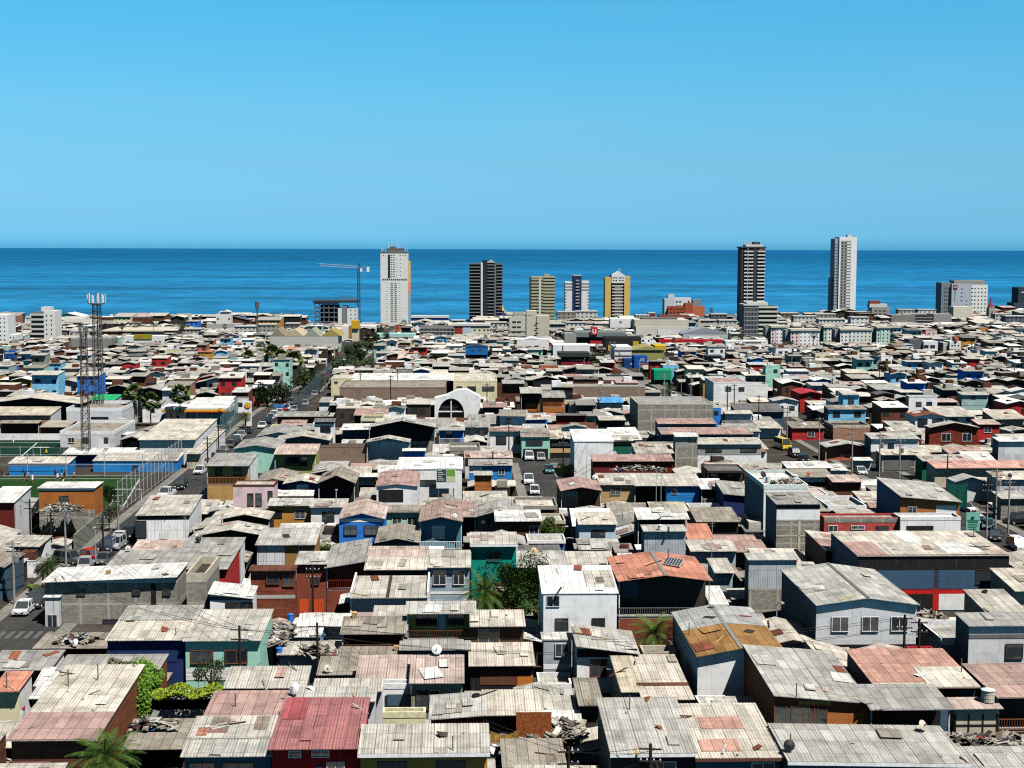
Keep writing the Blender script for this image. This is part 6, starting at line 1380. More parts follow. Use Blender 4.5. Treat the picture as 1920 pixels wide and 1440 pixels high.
def car(P, kind, cname, yaw, label, detail, group='cars parked along the street'):
    c = cached(('car', kind), lambda: car_parts(kind)); L, W, H_ = c['dim']
    rt = empty({'van': 'van', 'pickup': 'pickup_truck'}.get(kind, 'parked_car'), (P.x, P.y, zg(P.y)+.015), yaw); tag(rt, label, {'van': 'van', 'pickup': 'pickup'}.get(kind, 'car'), group); cl = CC[cname]
    link(c['body'], 'body', rt, cl); link(c['roof'], 'roof', rt, cl); link(c['glass'], 'window', rt)
    if not detail: 
        return rt
    for x in (-1, 1):
        for y in (-L/2+.78, L/2-.8):
            e = empty('wheel', (0, 0, 0)); e.parent = rt; e.location = (x*(W/2-.09), y, .32)
            t = link(c['wheel'], 'tyre', e); t.rotation_euler = (0, x*math.pi/2, 0); t = link(c['rim'], 'rim', e, 'silver'); t.rotation_euler = (0, x*math.pi/2, 0)
        link(c['head'], 'headlight', rt, 'wallw', (x*(W/2-.28), -L/2+.04, .68)); link(c['head'], 'tail_light', rt, (.4, .01, .01), (x*(W/2-.22), L/2-.0, .8))
    link(c['bump'], 'grille', rt); link(c['plate'], 'number_plate', rt, 'wallw'); return rt
CARS = [(45, 1150, 'hatch', 'white', 0, 1, 'white hatchback nearest the crossing at the lower street end'), (70, 1136, 'suv', 'olive', 0, 1, 'dusty dark car just behind the white hatchback'),
 (130, 1056, 'suv', 'grey', 62, 1, 'dark grey car standing crosswise under the street pole'), (172, 1050, 'hatch', 'red', 50, 1, 'bright red hatchback among the dark cars'), (160, 1066, 'hatch', 'silver', 5, 1, 'silver car in front of the red hatchback'),
 (197, 1056, 'sedan', 'grey', -12, 1, 'charcoal sedan beside the red hatchback'), (203, 1032, 'suv', 'navy', -5, 1, 'navy car behind the charcoal sedan'), (218, 1028, 'suv', 'silver', -3, 1, 'silver off roader between navy and white cars'),
 (225, 1015, 'sedan', 'white', 0, 1, 'white sedan behind the silver off roader'), (243, 1008, 'pickup', 'black', 0, 1, 'black pickup beside the white panelled warehouse'),
 (312, 932, 'pickup', 'white', -8, 1, 'white pickup at the pitch fence'), (339, 916, 'suv', 'black', 0, 1, 'black off roader by the fence end'), (375, 888, 'hatch', 'white', -5, 1, 'white hatchback beside the long white wall'), (382, 872, 'hatch', 'silver', 0, 1, 'silver hatchback parked behind the white one'),
 (393, 862, 'sedan', 'black', 0, 1, 'black sedan along the long white wall'), (418, 848, 'sedan', 'silver', 0, 1, 'grey silver sedan near the teal fence'), (413, 856, 'sedan', 'grey', 0, 0, None), (432, 838, 'hatch', 'grey', 0, 0, None), (445, 828, 'hatch', 'white', 0, 0, None), (453, 820, 'sedan', 'silver', 0, 0, None), (441, 834, 'suv', 'black', 0, 0, None), (466, 812, 'hatch', 'navy', 0, 0, None),
 (492, 802, 'sedan', 'white', 0, 0, None), (503, 794, 'hatch', 'black', 0, 0, None), (508, 787, 'hatch', 'silver', 0, 0, None), (514, 783, 'suv', 'white', 0, 0, None), (524, 777, 'sedan', 'white', 0, 0, None), (531, 770, 'hatch', 'red', 0, 0, None), (538, 768, 'sedan', 'white', 0, 0, None), (552, 771, 'sedan', 'silver', 0, 0, None), (560, 764, 'hatch', 'black', 0, 0, None), (572, 760, 'hatch', 'white', 0, 0, None), (545, 758, 'suv', 'grey', 0, 0, None), (590, 742, 'hatch', 'white', 0, 0, None), (598, 715, 'van', 'white', 0, 0, None), (612, 708, 'hatch', 'red', 0, 0, None),
 (992, 862, 'suv', 'white', 0, 1, 'white off roader in the mint house garage mouth'), (1014, 863, 'hatch', 'silver', 0, 1, 'silver car outside the mint house garage'), 
 (991, 906, 'pickup', 'white', 0, 1, 'white pickup on the narrow side street'), (1002, 926, 'hatch', 'white', 0, 1, 'white car lowest on the narrow side street'), (1030, 886, 'sedan', 'teal', 0, 1, 'dark teal car across the side street'), 
 (1467, 842, 'van', 'yellow', 10, 1, 'yellow van on the right street corner'), (1490, 856, 'suv', 'black', 5, 1, 'black off roader behind yellow van'), (1507, 866, 'hatch', 'black', 0, 1, 'small black hatchback near the white slatted roof'), 
 (1613, 889, 'sedan', 'white', 0, 1, 'white sedan parked below the white slatted roof'), (1808, 958, 'sedan', 'white', 25, 1, 'white sedan behind the orange brown house'), (1852, 990, 'sedan', 'teal', -20, 1, 'teal car beside the notice board'), (1866, 1012, 'sedan', 'black', -20, 1, 'black sedan right of the notice board'),
 (1908, 1030, 'suv', 'white', 0, 1, 'white off roader at the right picture border'), (1908, 982, 'suv', 'black', -70, 1, 'black off roader crosswise on the right street'), (1836, 985, 'hatch', 'white', 0, 1, 'white car half hidden by the notice board'),
 (1270, 752, 'sedan', 'white', 60, 0, None), (1292, 752, 'suv', 'silver', 40, 0, None), (1252, 757, 'sedan', 'black', 30, 0, None), (1262, 744, 'hatch', 'white', 0, 0, None)]
for x, y, k, c_, yw, dt, lb in CARS:
    P = unproj(x, y)
    if P.y > 380 and lb is None: P.z = zg(P.y)
    car(P, k, c_, YAW+rad(yw), lb or autolabel(f'small {c_} {k if k in ("van", "pickup") else "car"}', P, 'parked near'), dt)
for i in range(26):  # cars far up the avenue
    v = 560+i*26; x, y = w2(SU+R_.choice([-3, -1.2, 1.4, 3.2]), v); P = Vector((x, y, 0)); c_ = R_.choice(['white', 'white', 'silver', 'black', 'red', 'grey'])
    car(P, R_.choice(['sedan', 'suv', 'hatch']), c_, YAW, autolabel(f'tiny {c_} car', P, 'on the avenue near'), 0, 'cars far up the avenue')
# ---------------------------------------------------------------- fences
def fence(A, B, h, label, cpost, name='fence', step=3.0, nr=3, net=True):
    A, B = Vector((A.x, A.y, 0)), Vector((B.x, B.y, 0)); L = (B-A).length; a = math.atan2((B-A).y, (B-A).x); rt = empty(name, (A.x, A.y, zg(A.y)), a); tag(rt, label, 'fence')
    n = max(1, int(L/step)); pm = MB(); pm.tube([(0, 0, -.3), (0, 0, h)], .06, 6); me = pm.mesh('post', 'metal')
    for i in range(n+1): link(me, 'post', rt, cpost, (L*i/n, 0, 0))
    mb = MB()
    for k in range(nr): z = h*(k+.15)/(nr-.7) if nr > 1 else h; mb.tube([(0, 0, min(h, z)), (L, 0, min(h, z))], .03, 4)
    mb.build('rail', 'metal', rt, cpost)
    if net:
        mb = MB(); st = .55
        for i in range(int(L/st)): x = i*st; mb.tube([(x, .03, 0), (min(L, x+h*.4), .03, h)], .006, 3, cap=False); mb.tube([(x, .03, h), (min(L, x+h*.4), .03, 0)], .006, 3, cap=False)
        mb.build('wire_netting', 'metal', rt, 'dgrey')
    return rt
fence(unproj(222, 965), unproj(352, 866), 5.5, 'tall post and wire fence along the pitch side', 'wgrey')
fence(unproj(352, 866), unproj(412, 822), 2.6, 'low white wire fence against the depot flank', 'wgrey')
fence(unproj(414, 832), unproj(446, 790), 6, 'tall teal netted fence at the street edge', (.08, .28, .28))
fence(unproj(-20, 895), unproj(268, 894), 4.5, 'long pitch end fence before the blue cabins', 'wgrey', step=6, nr=3, net=False)
fence(unproj(0, 858), unproj(114, 858), 2.4, 'white topped fence at the dark pitch', 'wallw', step=4, nr=2, net=False)
fence(unproj(560, 775), unproj(622, 722), 5, 'slate blue street fence by the yellow corner block', (.08, .14, .20))
# block wall beside the street
mbw = MB(); A = unproj(0, 823); 
def wallobj(p, q_, h, t, c_, m_, label):
    A, B = unproj(*p), unproj(*q_); L = (B-A).length; a = math.atan2((B-A).y, (B-A).x); mb = MB(); mb.box(0, L, -t/2, t/2, -.4, h); o = mb.build('boundary_wall', m_, color=c_); o.location = (A.x, A.y, zg(A.y)); o.rotation_euler = (0, 0, a); tag(o, label, 'wall'); return o
wallobj((-40, 825), (114, 825), 1.4, .2, 'wallw', 'wall_plaster', 'low white wall behind the dark pitch')
wallobj((125, 1000), (190, 985), 4.6, .25, 'block', 'wall_block', 'grey block wall under the orange wooden house')
wallobj((140, 1040), (212, 975), 2.8, .2, (.22, .24, .2), 'wall_plaster', 'olive grey pavement wall beside the red hatchback')
wallobj((1548, 975), (1640, 968), 1.2, .2, 'block', 'wall_block', 'low yard wall above the red brick house')
# goal frames
for px, py, lb in ((238, 940, 'white goal frame near the street fence'), (85, 858, 'white goal frame at the dark pitch')):
    P = unproj(px, py); mb = MB(); mb.tube([(-2.4, 0, 0), (-2.4, 0, 2), (2.4, 0, 2), (2.4, 0, 0)], .06, 6); mb.tube([(-2.4, 0, 2), (-2.4, 1.2, 0)], .04, 5); mb.tube([(2.4, 0, 2), (2.4, 1.2, 0)], .04, 5)
    o = mb.build('goal_frame', 'paint', color='wallw'); o.location = (P.x, P.y, .02); o.rotation_euler = (0, 0, YAW); tag(o, lb, 'goal')
# ---------------------------------------------------------------- people on the pitch
def person(px, py, yaw, shirt, trousers, label, pose=0):
    P = unproj(px, py)
    def mk():
        J = [(0, 0, .95), (0, 0, 1.15), (0, .01, 1.38), (0, 0, 1.50), (0, -.01, 1.60), (0, -.02, 1.72)]
        E = [(0, 1), (1, 2), (2, 3), (3, 4), (4, 5)]; Rr = [(.14, .10), (.12, .09), (.15, .10), (.055, .055), (.085, .095), (.075, .09)]
        st = .22 if pose == 1 else .04
        for sg in (-1, 1):
            i = len(J); J += [(sg*.09, 0, .88), (sg*.10, -.02-sg*st*.6, .48), (sg*.10, sg*st*.9, .08), (sg*.10, sg*st*.9-.14, .04)]; Rr += [(.09, .09), (.06, .06), (.04, .045), (.035, .03)]
            E += [(0, i), (i, i+1), (i+1, i+2), (i+2, i+3)]
            i = len(J); J += [(sg*.18, 0, 1.40), (sg*.23, .02+sg*st*.4, 1.12), (sg*.23, -.10+sg*st*.5, .90), (sg*.23, -.15+sg*st*.5, .82)]; Rr += [(.055, .055), (.042, .042), (.032, .032), (.035, .02)]
            E += [(2, i), (i, i+1), (i+1, i+2), (i+2, i+3)]
        me = bpy.data.meshes.new('person'); me.from_pydata(J, E, []); ob = bpy.data.objects.new('t', me); C.objects.link(ob)
        md = ob.modifiers.new('s', 'SKIN'); sv = me.skin_vertices[0].data
        for v_, r_ in zip(sv, Rr): v_.radius = r_
        sv[0].use_root = True; ob.modifiers.new('d', 'SUBSURF').levels = 1
        dg = bpy.context.evaluated_depsgraph_get(); m2 = bpy.data.meshes.new_from_object(ob.evaluated_get(dg)); bpy.data.objects.remove(ob)
        m2.materials.clear(); m2.materials.append(MATS['cloth']); return m2
    me = cached(('person', pose), mk)
    o = link(me, 'person', None, (.30, .17, .11)); o.location = (P.x, P.y, .02); o.rotation_euler = (0, 0, yaw); tag(o, label, 'person')
    mb = MB(); mb.lathe([(.19, .88), (.17, 1.1), (.20, 1.36), (.14, 1.47), (.07, 1.5)], 10)
    for v_ in range(len(mb.v)): x, y, z = mb.v[v_]; mb.v[v_] = (x, y*.68, z)
    mb.build('shirt', 'cloth', o, shirt, uv=False)
    mb = MB(); mb.lathe([(.20, .62), (.185, .9)], 10)
    for v_ in range(len(mb.v)): x, y, z = mb.v[v_]; mb.v[v_] = (x, y*.75, z)
    mb.build('shorts', 'cloth', o, trousers, uv=False)
    mb = MB(); mb.lathe([(.09, 1.68), (.095, 1.75), (.06, 1.82)], 8); mb.build('hair', 'cloth', o, 'black', uv=False)
for a in [(47, 900, .3, 'dark', 'black', 'person in dark clothes jogging past the blue changing cabin', 1), (53, 902, 2, 'wallw', 'black', 'person in white shirt jogging beside the dark clad one', 1), (61, 906, 1, 'wallw', 'wallw', 'person dressed all in white on the turf', 0),
 (108, 904, .5, 'wallw', 'navy', 'person in white shirt and navy shorts near the cabin corner', 0), (116, 903, 2.5, 'ycream', 'black', 'person in pale yellow shirt facing another player', 0), (121, 899, 4, 'black', 'black', 'person in black standing behind the players', 0),
 (139, 901, 0, 'grey', 'dark', 'person in grey shirt between the two blue cabins', 0), (25, 834, 1, 'wallw', 'wallw', 'person in white playing on the dark pitch', 1), (87, 857, 0, 'yel', 'black', 'person in yellow shirt beside the dark pitch goal', 0), (104, 897, 3, 'navy', 'navy', 'person in navy leaning near the cabin sign', 0), (4, 896, 3, 'dark', 'dark', 'person in dark coat at the pitch edge', 0)]:
    person(*a)
# ---------------------------------------------------------------- poles, lamps, wires
POLES = []
def pole(px, yt, yb, kind, label, arms=True):
    P = unproj(px, yb); s = F/proj(P)[2]; H1 = max(4.5, (yb-yt)/s*1.0); H1 = min(H1, 12); rt = empty({'w': 'utility_pole', 'c': 'utility_pole', 'l': 'street_lamp', 'm': 'aerial_mast'}[kind], (P.x, P.y, zg(P.y)), YAW+rad(R_.uniform(-8, 8)))
    tag(rt, label or autolabel({'w': 'dark wooden pole', 'c': 'grey concrete pole', 'l': 'slim street lamp', 'm': 'thin aerial mast'}[kind], P), {'l': 'street lamp', 'm': 'aerial mast'}.get(kind, 'utility pole'))
    mb = MB()
    if kind in 'wc':
        mb.tube([(0, 0, -.3), (0, 0, H1)], .16, 7, .11); mb.build('shaft', 'timber' if kind == 'w' else 'concrete', rt, (.035, .028, .022) if kind == 'w' else (.32, .31, .29))
        for z in (H1-.4, H1-1.3):
            mb = MB(); mb.box(-.8, .8, -.05, .05, z-.05, z+.05); mb.build('crossarm', 'timber', rt, (.06, .05, .04))
            for x in (-.7, -.25, .25, .7): mb = MB(); mb.lathe([(.05, 0), (.07, .06), (.04, .14)], 6, (x, 0, z+.06)); mb.build('insulator', 'paint', rt, 'wgrey')
        if kind == 'c' and R_.random() < .5: mb = MB(); mb.lathe([(.28, 0), (.3, .1), (.3, .8), (.26, .9)], 10, (.4, 0, H1-2.6)); mb.build('transformer', 'metal', rt, 'grey')
    elif kind == 'l':
        mb.tube([(0, 0, -.3), (0, 0, H1-.5), (.1, -.3, H1-.1), (.3, -1.0, H1)], .08, 6, .05); mb.build('shaft', 'metal', rt, 'wgrey'); mb = MB(); mb.box(.15, .45, -1.5, -.9, H1-.06, H1+.06); mb.build('lamp_head', 'paint', rt, 'lgrey')
    else:
        mb.tube([(0, 0, -.3), (0, 0, H1)], .05, 5, .03); mb.build('shaft', 'metal', rt, 'wgrey')
        mb = MB(); 
        for z in (.1, .4, .7): mb.box(-.35, .35, -.01, .01, H1-z, H1-z+.02)
        mb.build('aerial', 'metal', rt, 'silver')
    POLES.append((rt, Vector((P.x, P.y, zg(P.y)+H1)), kind, px)); return rt
for a in [(451, 1170, 1330, 'w', None), (596, 1165, 1290, 'w', None), (587, 1060, 1165, 'w', None), (1218, 1390, 1560, 'w', None), (1693, 1150, 1290, 'w', 'thick dark pole in front of the curtained window house'), (1721, 1158, 1275, 'w', None), (1065, 1396, 1540, 'w', None),
 (27, 1012, 1135, 'c', 'grey concrete pole behind the white hatchback'), (124, 940, 1066, 'c', 'leaning concrete pole before the orange wooden house'), (97, 960, 1045, 'w', None), (58, 935, 1030, 'w', None), (194, 965, 1040, 'w', None), (222, 925, 998, 'c', None), (31, 930, 1015, 'c', None), (180, 985, 1060, 'l', None), (1866, 878, 995, 'c', None), (1849, 945, 1020, 'c', None), (1890, 900, 1000, 'c', None), (1455, 1124, 1210, 'l', 'slim street lamp left of the curtained window house'), (631, 915, 1006, 'l', 'tall lamp mast between ochre and white houses'), (1238, 890, 1045, 'm', None), (1229, 880, 1045, 'm', None), (1334, 975, 1085, 'm', None), (1209, 962, 1010, 'm', None), (735, 1395, 1440, 'm', None),
 (1648, 812, 912, 'c', None), (1686, 822, 905, 'c', None), (1775, 852, 925, 'w', None), (1535, 782, 872, 'c', None), (1597, 800, 890, 'c', None), (1475, 762, 832, 'c', None), (1363, 722, 792, 'w', None), (1376, 720, 785, 'w', None), (1422, 740, 806, 'w', None), (1648, 676, 752, 'w', None), (1603, 735, 790, 'm', None), (1245, 700, 752, 'c', None), (1295, 700, 756, 'c', None), (1277, 715, 754, 'l', None), (1144, 640, 700, 'c', None), (390, 818, 905, 'w', None), (410, 795, 855, 'w', None), (432, 790, 838, 'l', None), (706, 752, 792, 'w', None), (576, 775, 812, 'w', None), (954, 798, 860, 'w', None), (924, 845, 905, 'w', None), (1056, 818, 875, 'w', None), (1099, 826, 905, 'm', None), (1123, 860, 905, 'm', None), (853, 848, 905, 'm', None), (348, 1000, 1028, 'm', None), (384, 908, 935, 'm', None), (1850, 905, 960, 'w', None), (1700, 735, 790, 'm', None), (1152, 640, 690, 'c', None), (1160, 655, 690, 'c', None), (503, 650, 690, 'w', None), (577, 668, 705, 'w', None), (757, 677, 705, 'w', None), (1820, 640, 690, 'w', None), (1900, 690, 745, 'w', None), (1560, 690, 740, 'c', None)]:
    pole(*a)
for i in range(34):
    px = R_.uniform(20, 1900); yb = R_.uniform(655, 790); s_ = (yb-467)/42.; pole(px, yb-s_*R_.uniform(7, 9), yb, R_.choice('wcwl'), None)
def wires(i, j, n=3):
    a, b_ = POLES[i], POLES[j]; A, B = a[1], b_[1]
    for k in range(n):
        mb = MB(); oz = -.35 - .9*(k // 2); ox = (-.7, .7, -.25, .25)[k % 4]; L = (B-A).length
        pts = []
        for t in range(13):
            f = t/12; p = A.lerp(B, f); pts.append((p.x+ox, p.y, p.z+oz-4*f*(1-f)*L*.03-.2*k*f*(1-f)*4))
        mb.tube(pts, .022, 3, cap=False); o = mb.build('power_cable', 'rubber', uv=False)
        tag(o, autolabel('sagging black cable', (A.lerp(B, .5).x, A.lerp(B, .5).y), 'over'), 'power cable', 'overhead cables strung between poles')
for i, j, n in [(0, 1, 3), (1, 6, 2), (1, 4, 4), (4, 5, 3), (2, 1, 2), (7, 8, 4), (8, 12, 3), (9, 10, 3), (10, 13, 2), (11, 12, 3), (7, 0, 2), (8, 11, 3), (3, 6, 3), (15, 16, 2), (15, 17, 3), (25, 26, 3), (26, 27, 3), (27, 15, 2), (28, 29, 3), (29, 26, 2), (30, 28, 3), (31, 33, 2), (37, 38, 3), (41, 42, 3), (46, 47, 2), (47, 48, 2), (44, 45, 2), (48, 28, 2), (12, 41, 3), (34, 33, 2), (0, 8, 2)]:
    wires(i, j, n)
# ---------------------------------------------------------------- things lying or standing on roofs
bpy.context.view_layer.update()
DG = bpy.context.evaluated_depsgraph_get()
def hit(px, py):
    d = CM @ Vector(((px-960)/F, (720-py)/F, -1.0)); d.normalize()
    ok, loc, nr, _, ob, _ = bpy.context.scene.ray_cast(DG, CO, d)
    if not ok: return None
    rt = ob
    while rt.parent: rt = rt.parent
    return loc, nr, ob, rt
def onlabel(base, rt, loc):
    L = rt.get('label')
    if not L: return autolabel(base, loc, 'close to')
    L = L.replace(' seaward of the ', ' by the ').replace(' in front of the ', ' by the ')
    for pre in [''] + ORD[1:]:
        t = ' '.join(f"{pre}{base} on the {L}".split()[:16])
        if t not in LABELS: LABELS.add(t); return t
    return autolabel(base, loc, 'close to')
def dish(px, py, r, c_, az=None, label=None):
    H = hit(px, py)
    if not H: return
    loc, nr, ob, rt = H
    if nr.z < .5: return
    az = R_.uniform(-60, 60) if az is None else az
    e = empty('satellite_dish', loc, rad(az)); tag(e, onlabel(label or 'satellite dish', rt, loc), 'satellite dish', 'satellite dishes on the roofs')
    mb = MB(); mb.tube([(0, 0, -.05), (0, 0, r*1.1)], .03, 5); mb.build('bracket', 'metal', e, 'grey')
    def dm():
        mb = MB(); n = 16; rows_ = []
        for k in range(5): q_ = k/4; rows_.append([(q_*math.cos(2*math.pi*j/n), -.28*(q_*q_-1)*-1-.28, q_*math.sin(2*math.pi*j/n)) for j in range(n+1)])
        mb.grid(rows_); rows2 = [[(x, y+.02, z) for x, y, z in r_] for r_ in rows_]; mb.grid([list(reversed(r_)) for r_ in rows2]); return mb.mesh('reflector', 'paint', uv=False, smooth=True)
    o = link(cached('dish', dm), 'reflector', e, c_, (0, 0, r*1.15)); o.scale = (r, r, r); o.rotation_euler = (rad(-28), 0, 0)
    mb = MB(); mb.tube([(0, -.1*r, r*.4), (0, -r*.75, r*1.5)], .018, 4); mb.box(-.05, .05, -r*.75-.05, -r*.75+.05, r*1.45, r*1.6); mb.build('receiver_arm', 'metal', e, 'dgrey')
for px, py, r, c_, az, lb in [(273, 1325, .45, 'tan', 20, 'tan round dish'), (326, 1330, .45, 'beige', -20, 'beige dish'), (554, 1304, .5, 'wallw', -35, 'large white dish'), (613, 1262, .35, 'bone', 30, None), (819, 1229, .45, 'wallw', 0, 'round white dish'), (1479, 1410, .42, 'black', 0, 'black round dish'), (1728, 1372, .42, 'beige', 40, 'beige tilted dish'), (926, 1418, .45, 'wallw', 40, None), (582, 1140, .38, 'dark', -20, 'dark dish'), (142, 1214, .4, 'wallw', -30, None), (1046, 1015, .42, 'tan', 10, 'tan dish'), (1001, 1040, .38, 'tan', 0, None), (1027, 1058, .3, 'wallw', 30, None), (434, 1060, .4, 'black', 0, None), (372, 1018, .38, 'black', 10, None), (853, 972, .3, 'wallw', 0, None), (1893, 897, .4, 'black', 0, None), (1516, 893, .4, 'terra', 0, None), (1112, 885, .4, 'wallw', 20, None), (1115, 900, .4, 'wallw', -20, None), (1430, 897, .5, 'black', 30, None), (1562, 905, .45, 'beige', 0, None), (1613, 905, .45, 'brown', 0, None), (240, 1035, .35, 'bone', 20, None), (1640, 1045, .3, 'wallw', 0, None)]:
    dish(px, py, r, c_, az, lb)
def drum(px, py, r, h, c_, base, name='water_tank', lid='wgrey', stand=0):
    H = hit(px, py)
    if not H: return
    loc, nr, ob, rt = H; e = empty(name, loc); tag(e, onlabel(base, rt, loc), name.replace('_', ' '))
    mb = MB(); mb.lathe([(r*.96, stand), (r, stand+.05), (r*.97, stand+h*.33), (r, stand+h*.36), (r*.97, stand+h*.66), (r, stand+h*.7), (r*.95, stand+h)], 18); mb.build('tank_body', 'paint', e, c_)
    mb = MB(); mb.lathe([(r*1.08, stand+h), (r*1.08, stand+h+.06), (r*.5, stand+h+.15), (.05, stand+h+.17)], 18); mb.build('cover', 'paint', e, lid)
    if stand:
        for a, b_ in ((-1, -1), (1, -1), (1, 1), (-1, 1)): mb = MB(); mb.box(a*r*.8-.05, a*r*.8+.05, b_*r*.8-.05, b_*r*.8+.05, -.2, stand); mb.build('leg', 'timber', e, 'brown')
        mb = MB(); mb.box(-r*1.2, r*1.2, -r*1.2, r*1.2, stand-.08, stand-.005); mb.build('platform', 'timber', e, 'dgrey')
drum(1852, 1316, .55, 1.0, 'beige', 'cream round water tank'); drum(545, 1168, .33, .9, 'bluef', 'blue plastic barrel', 'barrel', 'bluef'); drum(524, 1232, .3, .85, 'bluef', 'blue barrel', 'barrel', 'bluef'); drum(602, 1198, .28, .6, 'bluef', 'short blue barrel', 'barrel', 'bluef')
drum(1068, 1022, .55, .9, 'dgrey', 'dark water tank'); drum(1238, 994, .3, .6, 'wallw', 'small white tank'); drum(1490, 903, .5, .9, 'wallw', 'white water tank'); drum(1440, 905, .4, .8, 'mint3', 'pale water tank'); drum(1792, 640, .9, 1.6, 'terra', 'terracotta tank')
# solar panel on the salmon roof
H = hit(1262, 1060)
if H:
    loc = H[0]; e = empty('solar_panel', loc + Vector((0, -.2, .0)), rad(-24)); tag(e, 'tilted blue solar panel on the salmon gable roof', 'solar panel')
    M = Matrix.Translation((0, 0, .42)) @ Matrix.Rotation(rad(16), 4, 'X') @ Matrix.Rotation(rad(5), 4, 'Y'); mb = MB(); mb.box(-.95, .95, -.8, .8, -.04, .04, M); mb.build('frame', 'metal', e, 'wgrey')
    mb = MB()
    for k in range(6): mb.box(-.88+.3*k, -.66+.3*k, -.74, .74, .042, .06, M)
    mb.build('cell_strip', 'glass', e); 
    for x in (-.8, .8): mb = MB(); mb.box(x-.03, x+.03, .6, .66, -.2, .5); mb.build('leg', 'metal', e, 'grey')
H = hit(1240, 1063)
# boards, tyres, stones, sheets and cloths strewn on roofs
def stuffon(px, py):
    H = hit(px, py)
    if not H: return
    loc, nr, ob, rt = H
    if nr.z < .85 or not ob.name.startswith(('roof', 'ground')) or not rt.get('label'): return
    al = Vector((0, 0, 1)).rotation_difference(nr).to_matrix().to_4x4()
    k = R_.random(); sc = F/loc.y
    def put(mb, nm, mat, c_, lab, cat, rz=None):
        o = mb.build(nm, mat, color=c_); o.matrix_world = Matrix.Translation(loc) @ al @ Matrix.Rotation(R_.uniform(0, 6.28) if rz is None else rz, 4, 'Z'); tag(o, onlabel(lab, rt, loc), cat, 'odds and ends lying on the roofs')
    mb = MB()
    if k < .34:
        L = R_.uniform(.8, 2.6); w_ = R_.uniform(.08, .22); mb.box(-L/2, L/2, -w_/2, w_/2, .02, .07); c_ = R_.choice(['taupe', 'brown', 'dark', 'bone', 'tan']); put(mb, 'board', 'timber', c_, {'taupe': 'grey board', 'brown': 'brown board', 'dark': 'black board', 'bone': 'pale board', 'tan': 'yellow board'}[c_], 'board')
    elif k < .38:
        n = 14; rows_ = []
        for a in range(n+1):
            t = 2*math.pi*a/n; rows_.append([((.27+.1*math.cos(b_*math.pi/3))*math.cos(t), (.27+.1*math.cos(b_*math.pi/3))*math.sin(t), .1+.1*math.sin(b_*math.pi/3)) for b_ in range(7)])
        mb.grid(rows_); put(mb, 'tyre', 'rubber', None, 'black tyre', 'tyre')
    elif k < .56:
        a, b_ = R_.uniform(.4, .9), R_.uniform(.5, 1.8); mb.grid([[(x*a/2, y*b_/2, .04+.02*((x+1) % 2)+R_.uniform(0, .02)) for x in (-1, 0, 1)] for y in (-1, 1)]); mb.grid([[(x*a/2, y*b_/2, .02) for x in (1, 0, -1)] for y in (-1, 1)])
        c_ = R_.choice(['white', 'rust', 'lgrey', 'blush', 'dark']); put(mb, 'loose_sheet', 'roof_sheet', c_, {'white': 'white loose sheet', 'rust': 'rusty loose sheet', 'lgrey': 'grey loose sheet', 'blush': 'pinkish loose sheet', 'dark': 'dark loose sheet'}[c_], 'metal sheet')
    elif k < .86:
        r_ = R_.uniform(.06, .14); mb.lathe([(r_*.6, 0), (r_, r_*.4), (r_*.8, r_*.8), (.02, r_)], 7); put(mb, 'stone', 'concrete', R_.choice(['block', 'beige', 'dgrey']), 'stone weight', 'stone')
    elif k < .90:
        a = R_.uniform(.3, .6); mb.box(-a/2, a/2, -.25, .25, 0, R_.uniform(.3, .6)); mb.box(-a/2+.03, a/2-.03, -.27, -.25, .05, .25); put(mb, 'crate', 'timber', R_.choice(['wallw', 'tan', 'tan', 'beige', 'dark', 'brown']), 'wooden crate', 'crate', YAW)
    else:
        mb.tube([(0, 0, 0), (0, 0, R_.uniform(.6, 1.6))], .05, 6); o = mb.build('flue_pipe', 'metal', color='dgrey'); o.location = loc; tag(o, onlabel('upright flue pipe', rt, loc), 'pipe', 'odds and ends lying on the roofs')
for i in range(330):
    t = R_.random(); stuffon(R_.uniform(0, 1920), 900+530*t)
# heaps of scrap
def heap(px, py, w, d, h, label, seed):
    P = unproj(px, py, h) if not isinstance(h, tuple) else unproj(px, py, h[0]); hz = h if not isinstance(h, tuple) else h[0]; g = random.Random(seed); mb = MB()
    for i in range(int(110*w*d/6)):
        x, y = g.uniform(-w/2, w/2), g.uniform(-d/2, d/2); z = g.uniform(0, .7)*(1-abs(2*x/w)**2)*(1-abs(2*y/d)**2); a, b_, c_ = [g.uniform(.04, .55)*k for k in (1.5, .55, .25)]
        mb.cur = g.choice([(.5, .49, .46), (.35, .30, .24), (.05, .05, .05), (.16, .11, .07), (.42, .38, .32), (.12, .1, .09), (.3, .27, .23), (.3, .02, .02) if g.random() < .12 else (.2, .19, .18), (.02, .1, .3) if g.random() < .12 else (.4, .36, .3)])
        M = Matrix.Translation((x, y, z+.1)) @ Euler((g.uniform(-.6, .6), g.uniform(-.6, .6), g.uniform(0, 6.28))).to_matrix().to_4x4(); mb.box(-a, a, -b_, b_, -c_/2, c_/2, M)
    o = mb.build('scrap_heap', 'town', uv=False, cols=True); o.location = (P.x, P.y, zg(P.y)+hz); tag(o, label, 'scrap heap', None, 'stuff')
